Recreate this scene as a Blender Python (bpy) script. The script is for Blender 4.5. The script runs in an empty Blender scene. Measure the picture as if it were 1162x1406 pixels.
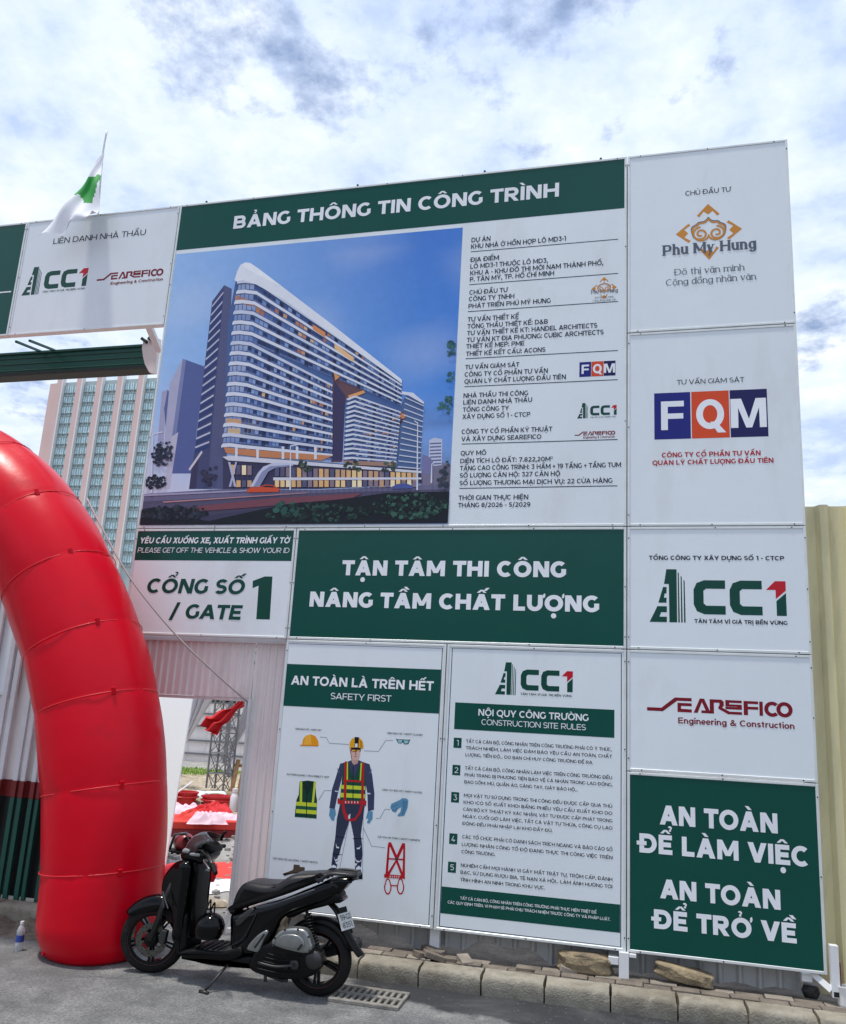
import bpy, bmesh, math, random, unicodedata
from mathutils import Vector, Matrix

C = bpy.context.scene
COL = C.collection
R = math.radians
random.seed(7)

# ------------------------------------------------------------------ camera
cam = bpy.data.cameras.new("camera")
cam_ob = bpy.data.objects.new("camera", cam)
COL.objects.link(cam_ob)
yaw, pitch, roll = R(-13.6618), R(12.1514), R(3.2313)
fw = Vector((math.sin(yaw) * math.cos(pitch), math.cos(yaw) * math.cos(pitch), math.sin(pitch)))
rt = Vector((math.cos(yaw), -math.sin(yaw), 0))
up = rt.cross(fw)
r2 = rt * math.cos(roll) + up * math.sin(roll)
u2 = -rt * math.sin(roll) + up * math.cos(roll)
cam_ob.matrix_world = Matrix(((r2.x, u2.x, -fw.x, 0.0), (r2.y, u2.y, -fw.y, -6.887), (r2.z, u2.z, -fw.z, 1.93), (0, 0, 0, 1)))
cam.sensor_width = 36
cam.sensor_fit = 'AUTO'
cam.lens = 1088.56 / 1406 * 36
cam.shift_y = 67 / 1406
cam.clip_start = 0.05
cam.clip_end = 2000
C.camera = cam_ob

# ------------------------------------------------------------------ sky, sun, exposure
SUN_EL, SUN_AZ = 77, 236          # azimuth: compass bearing the light comes from (0 = +y, 90 = +x)
W = bpy.data.worlds.new("World")
C.world = W
W.use_nodes = True
wt = W.node_tree
bg = wt.nodes['Background']
bg.inputs[1].default_value = 0.1


def nd(t, kind, **kw):
    n = t.nodes.new(kind)
    for k, v in kw.items():
        setattr(n, k, v)
    return n


def math_node(t, op, a, b=None):
    n = nd(t, 'ShaderNodeMath', operation=op)
    for i, v in enumerate((a, b)):
        if v is None:
            continue
        if isinstance(v, (int, float)):
            n.inputs[i].default_value = v
        else:
            t.links.new(v, n.inputs[i])
    return n.outputs[0]


def ramp(t, fac, stops):
    n = nd(t, 'ShaderNodeValToRGB')
    e = n.color_ramp.elements
    while len(e) < len(stops):
        e.new(0.5)
    for i, (p, c) in enumerate(stops):
        e[i].position = p
        e[i].color = (*c, 1) if len(c) == 3 else c
    t.links.new(fac, n.inputs[0])
    return n.outputs[0]


def noise(t, vec, scale, detail=4, rough=0.5, dist=0.0):
    n = nd(t, 'ShaderNodeTexNoise')
    n.inputs['Scale'].default_value = scale
    n.inputs['Detail'].default_value = detail
    n.inputs['Roughness'].default_value = rough
    n.inputs['Distortion'].default_value = dist
    if vec is not None:
        t.links.new(vec, n.inputs['Vector'])
    return n.outputs[0]


def mixc(t, fac, a, b, mode='MIX'):
    n = nd(t, 'ShaderNodeMix', data_type='RGBA', blend_type=mode)
    for sock, v in ((n.inputs[0], fac), (n.inputs[6], a), (n.inputs[7], b)):
        if isinstance(v, (int, float)):
            sock.default_value = v
        elif isinstance(v, tuple):
            sock.default_value = (*v, 1) if len(v) == 3 else v
        else:
            t.links.new(v, sock)
    return n.outputs[2]


sky = nd(wt, 'ShaderNodeTexSky', sky_type='NISHITA', sun_disc=False)
sky.sun_elevation = R(SUN_EL)
sky.sun_rotation = R(SUN_AZ)
tc = nd(wt, 'ShaderNodeTexCoord')
sx = nd(wt, 'ShaderNodeSeparateXYZ')
wt.links.new(tc.outputs['Generated'], sx.inputs[0])
zz = math_node(wt, 'ADD', math_node(wt, 'MAXIMUM', sx.outputs[2], 0.02), 0.14)
cv = nd(wt, 'ShaderNodeCombineXYZ')
wt.links.new(math_node(wt, 'DIVIDE', sx.outputs[0], zz), cv.inputs[0])
wt.links.new(math_node(wt, 'DIVIDE', sx.outputs[1], zz), cv.inputs[1])
mp = nd(wt, 'ShaderNodeMapping')
mp.inputs['Location'].default_value = (3.1, 1.7, 0.4)
wt.links.new(cv.outputs[0], mp.inputs[0])
n1 = noise(wt, mp.outputs[0], 1.7, 14, 0.62, 0.0)
n2 = noise(wt, mp.outputs[0], 3.1, 14, 0.60, 0.0)
n3 = noise(wt, mp.outputs[0], 7.5, 12, 0.62, 0.0)
cover = ramp(wt, math_node(wt, 'ADD', math_node(wt, 'MULTIPLY', n1, 0.75), math_node(wt, 'MULTIPLY', n3, 0.25)), [(0.375, (0, 0, 0)), (0.44, (1, 1, 1))])
shade = math_node(wt, 'ADD', math_node(wt, 'MULTIPLY', n2, 0.62), math_node(wt, 'MULTIPLY', n3, 0.38))
cloud = ramp(wt, shade, [(0.41, (5.4, 6.7, 9.5)), (0.485, (7.2, 8.4, 10.7)), (0.56, (8.5, 9.4, 10.9)), (0.67, (10.9, 11.2, 11.7))])
blue = mixc(wt, 0.55, sky.outputs[0], (4.2, 5.5, 8.4))
low_sky_dim = ramp(wt, sx.outputs[2], [(0.0, (0.34, 0.34, 0.34)), (0.15, (0.50, 0.50, 0.51)), (0.26, (1, 1, 1))])   # added dimming of the low sky, so lower boards reflect less light
wt.links.new(mixc(wt, 1.0, mixc(wt, cover, blue, cloud), low_sky_dim, 'MULTIPLY'), bg.inputs[0])

sun = bpy.data.lights.new("sun", 'SUN')
sun.energy = 3.0
sun.angle = R(4)
sun.color = (1.0, 0.95, 0.87)
sun_ob = bpy.data.objects.new("sun", sun)
COL.objects.link(sun_ob)
sd = Vector((math.sin(R(SUN_AZ)) * math.cos(R(SUN_EL)), math.cos(R(SUN_AZ)) * math.cos(R(SUN_EL)), math.sin(R(SUN_EL))))
sun_ob.rotation_euler = sd.to_track_quat('Z', 'Y').to_euler()
sun_ob.location = sd * 60

C.view_settings.view_transform = 'Standard'
C.view_settings.look = 'None'
C.view_settings.exposure = 0.10
C.view_settings.gamma = 1.0
C.cycles.max_bounces = 8

# ------------------------------------------------------------------ materials


def lin(h):
    h = h.lstrip('#')
    return tuple(((int(h[i:i + 2], 16) / 255 + 0.055) / 1.055) ** 2.4 if int(h[i:i + 2], 16) > 10 else int(h[i:i + 2], 16) / 255 / 12.92 for i in (0, 2, 4))


def mat(name, col, rough=0.5, metal=0.0, var=0.0, vscale=3.0, bump=0.0, bscale=40.0, spec=0.5, coat=0.0, alpha=1.0, dirt=None, dscale=1.5, dlo=0.55, dhi=0.75, stretch=None, trans=0.0, rvar=0.0):
    m = bpy.data.materials.new(name)
    m.use_nodes = True
    t = m.node_tree
    b = t.nodes['Principled BSDF']
    b.inputs['Roughness'].default_value = rough
    b.inputs['Metallic'].default_value = metal
    b.inputs['Specular IOR Level'].default_value = spec
    b.inputs['Coat Weight'].default_value = coat
    b.inputs['Alpha'].default_value = alpha
    b.inputs['Transmission Weight'].default_value = trans
    geo = nd(t, 'ShaderNodeNewGeometry')
    vec = geo.outputs['Position']
    if stretch:
        mpn = nd(t, 'ShaderNodeMapping')
        mpn.inputs['Scale'].default_value = stretch
        t.links.new(vec, mpn.inputs[0])
        vec = mpn.outputs[0]
    if col == 'attr':
        a = nd(t, 'ShaderNodeAttribute', attribute_name='Col')
        c = a.outputs['Color']
    else:
        c = (*col, 1)
    if var:
        nz = noise(t, vec, vscale, 6, 0.6)
        rr = ramp(t, nz, [(0.3, (1 - var,) * 3), (0.7, (1 + var,) * 3)])
        c = mixc(t, 1.0, c, rr, 'MULTIPLY')
    if dirt:
        nz = noise(t, vec, dscale, 8, 0.65, 0.3)
        rr = ramp(t, nz, [(dlo, (0, 0, 0)), (dhi, (1, 1, 1))])
        c = mixc(t, rr, c, dirt)
    if isinstance(c, tuple):
        b.inputs['Base Color'].default_value = c
    else:
        t.links.new(c, b.inputs['Base Color'])
    if rvar:
        nz = noise(t, vec, vscale * 1.7, 5, 0.6)
        t.links.new(math_node(t, 'ADD', math_node(t, 'MULTIPLY', nz, rvar), rough - rvar / 2), b.inputs['Roughness'])
    if bump:
        nz = noise(t, geo.outputs['Position'], bscale, 5, 0.6)
        bn = nd(t, 'ShaderNodeBump')
        bn.inputs['Strength'].default_value = bump
        bn.inputs['Distance'].default_value = 0.02
        t.links.new(nz, bn.inputs['Height'])
        t.links.new(bn.outputs[0], b.inputs['Normal'])
    return m


M = {}
M['vinyl'] = mat('white_vinyl', (0.775, 0.822, 0.850), 0.36, var=0.035, vscale=0.9, bump=0.16, bscale=1.6, dirt=(0.62, 0.61, 0.59), dscale=1.6, dlo=0.54, dhi=0.95, stretch=(1, 1, 0.35))
M['ink'] = mat('printed_ink', 'attr', 0.17, var=0.07, vscale=1.2, bump=0.16, bscale=1.6, spec=0.30, rvar=0.12)
M['picture'] = mat('printed_picture', 'attr', 0.30, var=0.04, vscale=9, bump=0.14, bscale=1.6, spec=0.3)
M['alu'] = mat('white_aluminium_trim', (0.72, 0.75, 0.74), 0.35, 0.15, var=0.08, vscale=5)
M['gap'] = mat('panel_shadow_gap', (0.25, 0.27, 0.27), 0.7)
M['steel_white'] = mat('white_painted_steel', (0.74, 0.75, 0.76), 0.4, var=0.07, vscale=6, dirt=(0.40, 0.36, 0.31), dscale=6, dlo=0.62, dhi=0.9)
M['screw'] = mat('dark_screw', (0.04, 0.04, 0.04), 0.5, 0.3)
M['asphalt'] = None
M['red_vinyl'] = mat('red_inflatable_vinyl', (0.66, 0.001, 0.014), 0.30, var=0.06, vscale=1.5, bump=0.10, bscale=7.0, spec=0.20, dirt=(0.42, 0.012, 0.020), dscale=2.2, dlo=0.58, dhi=0.85)
M['red_seam'] = mat('red_seam_tape', (0.66, 0.022, 0.032), 0.4)
M['black_gloss'] = mat('gloss_black_paint', (0.002, 0.002, 0.0025), 0.10, coat=0.03, spec=0.22, var=0.2, vscale=9, dirt=(0.022, 0.021, 0.02), dscale=7, dlo=0.60, dhi=1.0, rvar=0.08)
M['black_plastic'] = mat('matt_black_plastic', (0.004, 0.004, 0.004), 0.40, spec=0.18, bump=0.12, bscale=160, dirt=(0.024, 0.022, 0.019), dscale=9, dlo=0.58, dhi=0.95)
M['rubber'] = mat('tyre_rubber', (0.008, 0.008, 0.008), 0.7, spec=0.25, bump=0.25, bscale=90, dirt=(0.045, 0.041, 0.035), dscale=8, dlo=0.55, dhi=0.9)
M['seat'] = mat('seat_leather', (0.009, 0.009, 0.010), 0.36, spec=0.35, bump=0.10, bscale=220, rvar=0.1)
M['alloy'] = mat('cast_alloy', (0.27, 0.28, 0.275), 0.30, 0.75, var=0.12, vscale=18, dirt=(0.11, 0.10, 0.09), dscale=12, dlo=0.55, dhi=0.85)
M['dark_alloy'] = mat('dark_alloy', (0.05, 0.05, 0.05), 0.4, 0.6)
M['disc'] = mat('brake_disc_steel', (0.11, 0.105, 0.09), 0.45, 0.6, var=0.2, vscale=30)
M['silver'] = mat('grey_trim', (0.07, 0.075, 0.085), 0.42, 0.2)
M['smoke'] = mat('smoked_screen', (0.05, 0.05, 0.055), 0.08, alpha=0.62, coat=0.3)
M['lamp'] = mat('lamp_lens', (0.25, 0.25, 0.24), 0.06, coat=0.6)
M['tail'] = mat('tail_lens', (0.10, 0.006, 0.008), 0.12, coat=0.6)
M['rim_red'] = mat('rim_tape', (0.10, 0.016, 0.013), 0.4)
M['kerb'] = mat('kerb_concrete', (0.30, 0.275, 0.22), 0.88, var=0.2, vscale=9, bump=0.5, bscale=60, dirt=(0.17, 0.145, 0.105), dscale=3.2, dlo=0.48, dhi=0.72)
M['stone'] = mat('broken_concrete', (0.30, 0.235, 0.145), 0.92, var=0.3, vscale=6, bump=0.9, bscale=28, dirt=(0.09, 0.075, 0.055), dscale=5, dlo=0.45, dhi=0.7)
M['brickp'] = mat('paver_brick', (0.185, 0.155, 0.125), 0.9, var=0.3, vscale=8, bump=0.5, bscale=60, dirt=(0.10, 0.085, 0.07), dscale=5, dlo=0.5, dhi=0.75)
M['iron'] = mat('cast_iron_grate', (0.24, 0.225, 0.20), 0.85, 0.1, var=0.25, vscale=14, bump=0.4, bscale=70, dirt=(0.15, 0.13, 0.11), dscale=8, dlo=0.5, dhi=0.75)
M['hole'] = mat('drain_pit', (0.01, 0.01, 0.01), 0.9)
M['beige'] = mat('beige_sheet_metal', (0.72, 0.64, 0.36), 0.45, var=0.08, vscale=2, stretch=(1, 1, 0.25), dirt=(0.30, 0.27, 0.17), dscale=2.0, dlo=0.55, dhi=0.9)
M['grey_sheet'] = mat('white_grey_sheet_metal', (0.50, 0.50, 0.48), 0.5, var=0.08, vscale=2, dirt=(0.22, 0.20, 0.16), dscale=2.4, dlo=0.52, dhi=0.85, stretch=(1, 1, 0.4))
M['white_sheet'] = mat('white_sheet_metal', (0.84, 0.775, 0.75), 0.45, var=0.05, vscale=1.5, dirt=(0.52, 0.49, 0.44), dscale=2.2, dlo=0.58, dhi=0.9, stretch=(1, 1, 0.3))
M['gate_green'] = mat('green_gate_paint', (0.006, 0.085, 0.06), 0.38, var=0.1, vscale=6)
M['beam_green'] = mat('green_beam_sheet', (0.004, 0.085, 0.062), 0.36, var=0.1, vscale=2)
M['gate_red'] = mat('dark_red_band', (0.20, 0.015, 0.015), 0.45, var=0.1, vscale=5)
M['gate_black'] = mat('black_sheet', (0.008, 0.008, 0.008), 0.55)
M['white_cloth'] = mat('white_drape', (0.72, 0.71, 0.75), 0.8, var=0.05, vscale=2)
M['white_board'] = mat('white_blank_board', (0.85, 0.88, 0.88), 0.5)
M['flag_white'] = mat('flag_white_cloth', (0.80, 0.80, 0.84), 0.75)
M['flag_green'] = mat('flag_green_cloth', (0.01, 0.30, 0.035), 0.7)
M['red_cloth'] = mat('red_cloth', (0.60, 0.015, 0.02), 0.75, bump=0.3, bscale=12)
M['red_carpet'] = mat('red_carpet', (0.66, 0.05, 0.035), 0.85, bump=0.4, bscale=40)
M['red_plastic'] = mat('red_plastic', (0.55, 0.012, 0.016), 0.3)
M['dark_red'] = mat('dark_red_machine', (0.22, 0.012, 0.02), 0.35)
M['pink_cloth'] = mat('pink_cloth', (0.78, 0.55, 0.62), 0.8, var=0.1, vscale=8)
M['black_cloth'] = mat('black_bag', (0.015, 0.015, 0.016), 0.5)
M['steel'] = mat('galvanised_truss', (0.20, 0.20, 0.21), 0.45, 0.4)
M['wood'] = mat('brown_wood', (0.22, 0.12, 0.05), 0.75, var=0.3, vscale=9)
M['sack'] = mat('brown_sack', (0.36, 0.27, 0.17), 0.9, bump=0.4, bscale=30)
M['rope'] = mat('rope_fibre', (0.42, 0.36, 0.34), 0.8)
M['bottle'] = mat('clear_plastic_bottle', (0.75, 0.78, 0.80), 0.12, trans=0.6)
M['bottle_label'] = mat('blue_bottle_label', (0.03, 0.07, 0.32), 0.4)
M['foam'] = mat('white_foam_cup', (0.78, 0.77, 0.74), 0.6)
M['tower_pink'] = mat('pink_pilaster_render', (0.74, 0.53, 0.49), 0.8, var=0.06, vscale=0.1)
M['tower_edge'] = mat('white_pilaster_edge', (0.80, 0.78, 0.77), 0.7)
M['tower_wall'] = mat('tower_spandrel', (0.42, 0.52, 0.52), 0.5, var=0.1, vscale=0.2)
M['tower_frame'] = mat('tower_mullion', (0.34, 0.42, 0.43), 0.5)
M['tower_glass'] = mat('tower_pane', (0.62, 0.84, 0.88), 0.2, 0.0, var=0.30, vscale=0.9)
M['plate'] = mat('plate_white', (0.60, 0.61, 0.60), 0.4, dirt=(0.3, 0.29, 0.27), dscale=40, dlo=0.5, dhi=0.8)
M['bark'] = mat('tree_bark', (0.12, 0.09, 0.06), 0.9)
M['leaf'] = mat('tree_leaf', (0.07, 0.12, 0.03), 0.6, var=0.4, vscale=1.2)
M['grass'] = mat('grass_blades', (0.24, 0.36, 0.06), 0.7, var=0.3, vscale=1.0)
M['wood_card'] = mat('grey_cardboard', (0.26, 0.225, 0.185), 0.9, var=0.25, vscale=9, bump=0.3, bscale=40)


def ground_mat(name, cols, scale, bump, bscale, rough=0.9, patch=None, speck=None):
    m = bpy.data.materials.new(name)
    m.use_nodes = True
    t = m.node_tree
    b = t.nodes['Principled BSDF']
    b.inputs['Roughness'].default_value = rough
    g = nd(t, 'ShaderNodeNewGeometry')
    v = g.outputs['Position']
    c = ramp(t, noise(t, v, scale, 10, 0.65, 0.4), [(0.32, cols[0]), (0.5, cols[1]), (0.68, cols[2])])
    fine = ramp(t, noise(t, v, bscale, 3, 0.6), [(0.35, (0.78,) * 3), (0.65, (1.22,) * 3)])
    c = mixc(t, 1.0, c, fine, 'MULTIPLY')
    if patch:      # a band of fresher, darker asphalt along the kerb with a ragged edge
        s = nd(t, 'ShaderNodeSeparateXYZ')
        t.links.new(v, s.inputs[0])
        e = math_node(t, 'ADD', s.outputs[1], math_node(t, 'MULTIPLY', math_node(t, 'SUBTRACT', noise(t, v, 2.2, 6, 0.6), 0.5), 0.5))
        e = math_node(t, 'ADD', e, math_node(t, 'MULTIPLY', s.outputs[0], 0.14))
        k = ramp(t, math_node(t, 'ADD', math_node(t, 'MULTIPLY', e, 2.5), patch[0]), [(0.0, (0, 0, 0)), (0.16, (1, 1, 1))])
        k2 = ramp(t, s.outputs[0], [(0.0, (0, 0, 0)), (1.0, (1, 1, 1))])
        xg = ramp(t, math_node(t, 'ADD', math_node(t, 'MULTIPLY', math_node(t, 'ADD', s.outputs[0], math_node(t, 'MULTIPLY', noise(t, v, 3.0, 5), 0.5)), 2.0), 3.5), [(0.0, (0, 0, 0)), (0.3, (1, 1, 1))])
        c = mixc(t, mixc(t, 1.0, k, xg, 'MULTIPLY'), c, patch[1])
        c = mixc(t, 0.35, c, mixc(t, 1.0, c, fine, 'MULTIPLY'))
    if patch:      # stains, old repairs and hairline cracks
        st_ = ramp(t, noise(t, v, 0.55, 9, 0.7, 0.8), [(0.50, (0, 0, 0)), (0.62, (1, 1, 1))])
        c = mixc(t, mixc(t, 1.0, st_, (0.55, 0.55, 0.55), 'MULTIPLY'), c, (0.105, 0.105, 0.104))
        oil = ramp(t, noise(t, v, 2.9, 4, 0.5, 0.2), [(0.64, (0, 0, 0)), (0.72, (0.75, 0.75, 0.75))])
        c = mixc(t, oil, c, (0.07, 0.068, 0.066))
        vc = nd(t, 'ShaderNodeTexVoronoi', feature='DISTANCE_TO_EDGE')
        vc.inputs['Scale'].default_value = 0.8
        wv = nd(t, 'ShaderNodeVectorMath', operation='ADD')
        nz_ = nd(t, 'ShaderNodeTexNoise')
        nz_.inputs['Scale'].default_value = 3.5
        nz_.inputs['Detail'].default_value = 8
        t.links.new(v, nz_.inputs['Vector'])
        sc__ = nd(t, 'ShaderNodeVectorMath', operation='SCALE')
        sc__.inputs['Scale'].default_value = 0.45
        t.links.new(nz_.outputs['Color'], sc__.inputs[0])
        t.links.new(v, wv.inputs[0])
        t.links.new(sc__.outputs[0], wv.inputs[1])
        t.links.new(wv.outputs[0], vc.inputs['Vector'])
        cr_ = ramp(t, vc.outputs['Distance'], [(0.0, (1, 1, 1)), (0.012, (0, 0, 0))])
        cr_ = mixc(t, 1.0, cr_, ramp(t, noise(t, v, 1.1, 2), [(0.50, (0, 0, 0)), (0.56, (0.8, 0.8, 0.8))]), 'MULTIPLY')
        c = mixc(t, cr_, c, (0.05, 0.05, 0.05))
    if speck:
        vo = nd(t, 'ShaderNodeTexVoronoi')
        vo.inputs['Scale'].default_value = speck[0]
        t.links.new(v, vo.inputs['Vector'])
        k = ramp(t, vo.outputs['Distance'], [(speck[1], (1, 1, 1)), (speck[1] + 0.02, (0, 0, 0))])
        k = mixc(t, 1.0, k, ramp(t, noise(t, v, speck[0] * 0.31, 2), [(0.52, (0, 0, 0)), (0.56, (1, 1, 1))]), 'MULTIPLY')
        c = mixc(t, k, c, speck[2])
    t.links.new(c, b.inputs['Base Color'])
    bn = nd(t, 'ShaderNodeBump')
    bn.inputs['Strength'].default_value = bump
    bn.inputs['Distance'].default_value = 0.01
    t.links.new(noise(t, v, bscale, 4, 0.65), bn.inputs['Height'])
    t.links.new(bn.outputs[0], b.inputs['Normal'])
    return m


M['asphalt'] = ground_mat('asphalt', [(0.100, 0.102, 0.103), (0.155, 0.157, 0.156), (0.235, 0.233, 0.225)], 3.0, 0.8, 60, 0.85, patch=(2.45, (0.026, 0.028, 0.032)), speck=(26, 0.10, (0.30, 0.29, 0.27)))
M['gravel'] = ground_mat('gravel_ground', [(0.20, 0.185, 0.16), (0.30, 0.285, 0.26), (0.42, 0.41, 0.39)], 2.0, 1.2, 38)
M['dirt'] = ground_mat('rubble_dirt', [(0.20, 0.15, 0.10), (0.36, 0.29, 0.20), (0.52, 0.46, 0.36)], 3.0, 1.2, 14)
M['dirt_dark'] = ground_mat('brown_soil', [(0.09, 0.075, 0.055), (0.16, 0.135, 0.10), (0.25, 0.22, 0.17)], 5.0, 1.2, 40)
M['paver'] = ground_mat('pavement_soil', [(0.085, 0.068, 0.052), (0.13, 0.105, 0.082), (0.20, 0.165, 0.13)], 4.0, 1.2, 45)

# ------------------------------------------------------------------ mesh helpers


class MB:
    """Collects faces; build() links them as ONE mesh object."""

    def __init__(s):
        s.v, s.f, s.mi, s.cur = [], [], [], 0

    def add(s, verts, faces):
        k = len(s.v)
        s.v += [tuple(p) for p in verts]
        for f in faces:
            s.f.append([k + i for i in f])
            s.mi.append(s.cur)
        return s

    def box(s, x0, x1, y0, y1, z0, z1):
        return s.add([(x0, y0, z0), (x1, y0, z0), (x1, y1, z0), (x0, y1, z0), (x0, y0, z1), (x1, y0, z1), (x1, y1, z1), (x0, y1, z1)],
                     [(0, 3, 2, 1), (4, 5, 6, 7), (0, 1, 5, 4), (1, 2, 6, 5), (2, 3, 7, 6), (3, 0, 4, 7)])

    def bar(s, p, q, w, h=None, upv=(0, 0, 1)):
        """square bar from p to q, w across, h along upv"""
        p, q = Vector(p), Vector(q)
        d = (q - p).normalized()
        u = Vector(upv)
        a = d.cross(u)
        if a.length < 1e-4:
            a = d.cross(Vector((1, 0, 0)))
        a.normalize()
        b = a.cross(d)
        h = h or w
        c = [(-1, -1), (1, -1), (1, 1), (-1, 1)]
        vs = [p + a * (w / 2 * i) + b * (h / 2 * j) for i, j in c] + [q + a * (w / 2 * i) + b * (h / 2 * j) for i, j in c]
        return s.add(vs, [(3, 2, 1, 0), (4, 5, 6, 7), (0, 1, 5, 4), (1, 2, 6, 5), (2, 3, 7, 6), (3, 0, 4, 7)])

    def tube(s, pts, r, n=12, cap=True, closed=False):
        pts = [Vector(p) for p in pts]
        rs = r if isinstance(r, (list, tuple)) else [r] * len(pts)
        m = len(pts)
        t0 = (pts[1] - pts[0]).normalized()
        a = t0.cross(Vector((0, 0, 1)))
        if a.length < 1e-3:
            a = t0.cross(Vector((0, 1, 0)))
        a.normalize()
        vs = []
        for i, p in enumerate(pts):
            if closed:
                t = pts[(i + 1) % m] - pts[i - 1]
            else:
                t = pts[min(i + 1, m - 1)] - pts[max(i - 1, 0)]
            t.normalize()
            a = (a - t * a.dot(t)).normalized()
            b = t.cross(a)
            for k in range(n):
                g = 2 * math.pi * k / n
                vs.append(p + (a * math.cos(g) + b * math.sin(g)) * rs[i])
        fs = []
        for i in range(m if closed else m - 1):
            j = (i + 1) % m
            for k in range(n):
                l = (k + 1) % n
                fs.append((i * n + k, j * n + k, j * n + l, i * n + l))
        if cap and not closed:
            fs.append(tuple(range(n)))
            fs.append(tuple(range((m - 1) * n + n - 1, (m - 1) * n - 1, -1)))
        return s.add(vs, fs)

    def lathe(s, o, axis, prof, n=32, a0=0.0, a1=2 * math.pi, ref=None):
        """revolve (radius, height) pairs about axis through o"""
        o, ax = Vector(o), Vector(axis).normalized()
        a = Vector(ref) if ref else ax.cross(Vector((0, 0, 1)))
        if a.length < 1e-3:
            a = Vector((1, 0, 0))
        a = (a - ax * a.dot(ax)).normalized()
        b = ax.cross(a)
        full = abs(a1 - a0 - 2 * math.pi) < 1e-6
        m = n if full else n + 1
        vs = []
        for k in range(m):
            g = a0 + (a1 - a0) * k / n
            d = a * math.cos(g) + b * math.sin(g)
            for r, h in prof:
                vs.append(o + d * r + ax * h)
        L = len(prof)
        fs = []
        for k in range(n):
            l = (k + 1) % m
            for i in range(L - 1):
                fs.append((k * L + i, l * L + i, l * L + i + 1, k * L + i + 1))
        return s.add(vs, fs)

    def prism(s, poly, y0, y1):
        """polygon given in (x, z), extruded along y"""
        n = len(poly)
        vs = [(x, y0, z) for x, z in poly] + [(x, y1, z) for x, z in poly]
        return s.add(vs, [tuple(range(n)), tuple(range(2 * n - 1, n - 1, -1))] + [(i, (i + 1) % n, n + (i + 1) % n, n + i) for i in range(n)])

    def pillow(s, prof, yc, hw, r, smooth=3, steps=4, taper=None):
        """closed (x, z) outline given thickness 2*hw about yc with edges rounded to radius r"""
        P = catmull(prof, smooth) if smooth else [Vector(p) for p in prof]
        n = len(P)
        area = sum(P[i].x * P[(i + 1) % n].y - P[(i + 1) % n].x * P[i].y for i in range(n))
        sg = 1 if area > 0 else -1
        N = []
        for i in range(n):
            d = P[(i + 1) % n] - P[i - 1]
            N.append(Vector((-d.y, d.x)).normalized() * sg)
        rings = []
        for k in range(steps + 1):
            g = math.pi / 2 * k / steps
            rings.append((-hw + r * (1 - math.sin(g)), r * (1 - math.cos(math.pi / 2 - g)) if False else r * (1 - math.sin(math.pi / 2 - (math.pi / 2 - g)))))
        # (offset across, inset) from the outer face inwards
        rings = [(-hw + r * (1 - math.cos(math.pi / 2 * k / steps)), r * (1 - math.sin(math.pi / 2 * k / steps))) for k in range(steps + 1)]
        rings = rings + [(-y, i) for y, i in reversed(rings)]
        vs = []
        for y, ins in rings:
            for i in range(n):
                q = P[i] + N[i] * ins
                f = taper(P[i].x, P[i].y) if taper else 1.0
                vs.append((q.x, yc + y * f, q.y))
        fs = []
        for k in range(len(rings) - 1):
            for i in range(n):
                j = (i + 1) % n
                fs.append((k * n + i, k * n + j, (k + 1) * n + j, (k + 1) * n + i))
        fs.append(tuple(range(n - 1, -1, -1)))
        fs.append(tuple(range((len(rings) - 1) * n, len(rings) * n)))
        return s.add(vs, fs)

    def grid(s, fn, nu, nv):
        vs = [fn(i / nu, j / nv) for j in range(nv + 1) for i in range(nu + 1)]
        fs = [(j * (nu + 1) + i, j * (nu + 1) + i + 1, (j + 1) * (nu + 1) + i + 1, (j + 1) * (nu + 1) + i) for j in range(nv) for i in range(nu)]
        return s.add(vs, fs)

    def rock(s, c, rx, ry, rz, seed, n=2, rot=0.0, tilt=0.0):
        bm = bmesh.new()
        bmesh.ops.create_icosphere(bm, subdivisions=n, radius=1)
        rnd = random.Random(seed)
        ph = [rnd.uniform(0, 6.3) for _ in range(9)]
        vs = []
        for v in bm.verts:
            x, y, z = v.co
            x, y, z = (math.copysign(abs(q) ** (0.46 if n > 2 else 0.55), q) for q in (x, y, z))
            f = 1 + 0.09 * math.sin(3.1 * x + ph[0]) * math.sin(2.7 * y + ph[1]) + 0.07 * math.sin(5 * z + ph[2] + 3 * x) + rnd.uniform(-0.045, 0.045) * (1 if n < 3 else 0.8)
            X, Y, Z = x * rx * f, y * ry * f, z * rz * f
            X, Z = X * math.cos(tilt) + Z * math.sin(tilt), Z * math.cos(tilt) - X * math.sin(tilt)
            vs.append((c[0] + X * math.cos(rot) - Y * math.sin(rot), c[1] + X * math.sin(rot) + Y * math.cos(rot), c[2] + Z))
        fs = [[v.index for v in f.verts] for f in bm.faces]
        bm.free()
        return s.add(vs, fs)

    def build(s, name, m, parent=None, smooth=False, bevel=0.0, solid=0.0, recalc=True, bseg=2):
        off = Vector((0, 0, 0))
        p = parent
        while p is not None:
            off += p.location
            p = p.parent
        me = bpy.data.meshes.new(name)
        me.from_pydata([(x - off.x, y - off.y, z - off.z) for x, y, z in s.v], [], s.f)
        mats = m if isinstance(m, (list, tuple)) else [m]
        for q in mats:
            me.materials.append(M[q] if isinstance(q, str) else q)
        if len(mats) > 1:
            me.polygons.foreach_set('material_index', s.mi)
        if recalc:
            bm = bmesh.new()
            bm.from_mesh(me)
            bmesh.ops.recalc_face_normals(bm, faces=bm.faces)
            bm.to_mesh(me)
            bm.free()
        if smooth:
            me.polygons.foreach_set('use_smooth', [True] * len(me.polygons))
        o = bpy.data.objects.new(name, me)
        COL.objects.link(o)
        o.parent = parent
        if solid:
            md = o.modifiers.new('solid', 'SOLIDIFY')
            md.thickness = solid
            md.offset = 0
        if bevel:
            md = o.modifiers.new('bevel', 'BEVEL')
            md.width = bevel
            md.segments = bseg
            md.limit_method = 'ANGLE'
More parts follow.
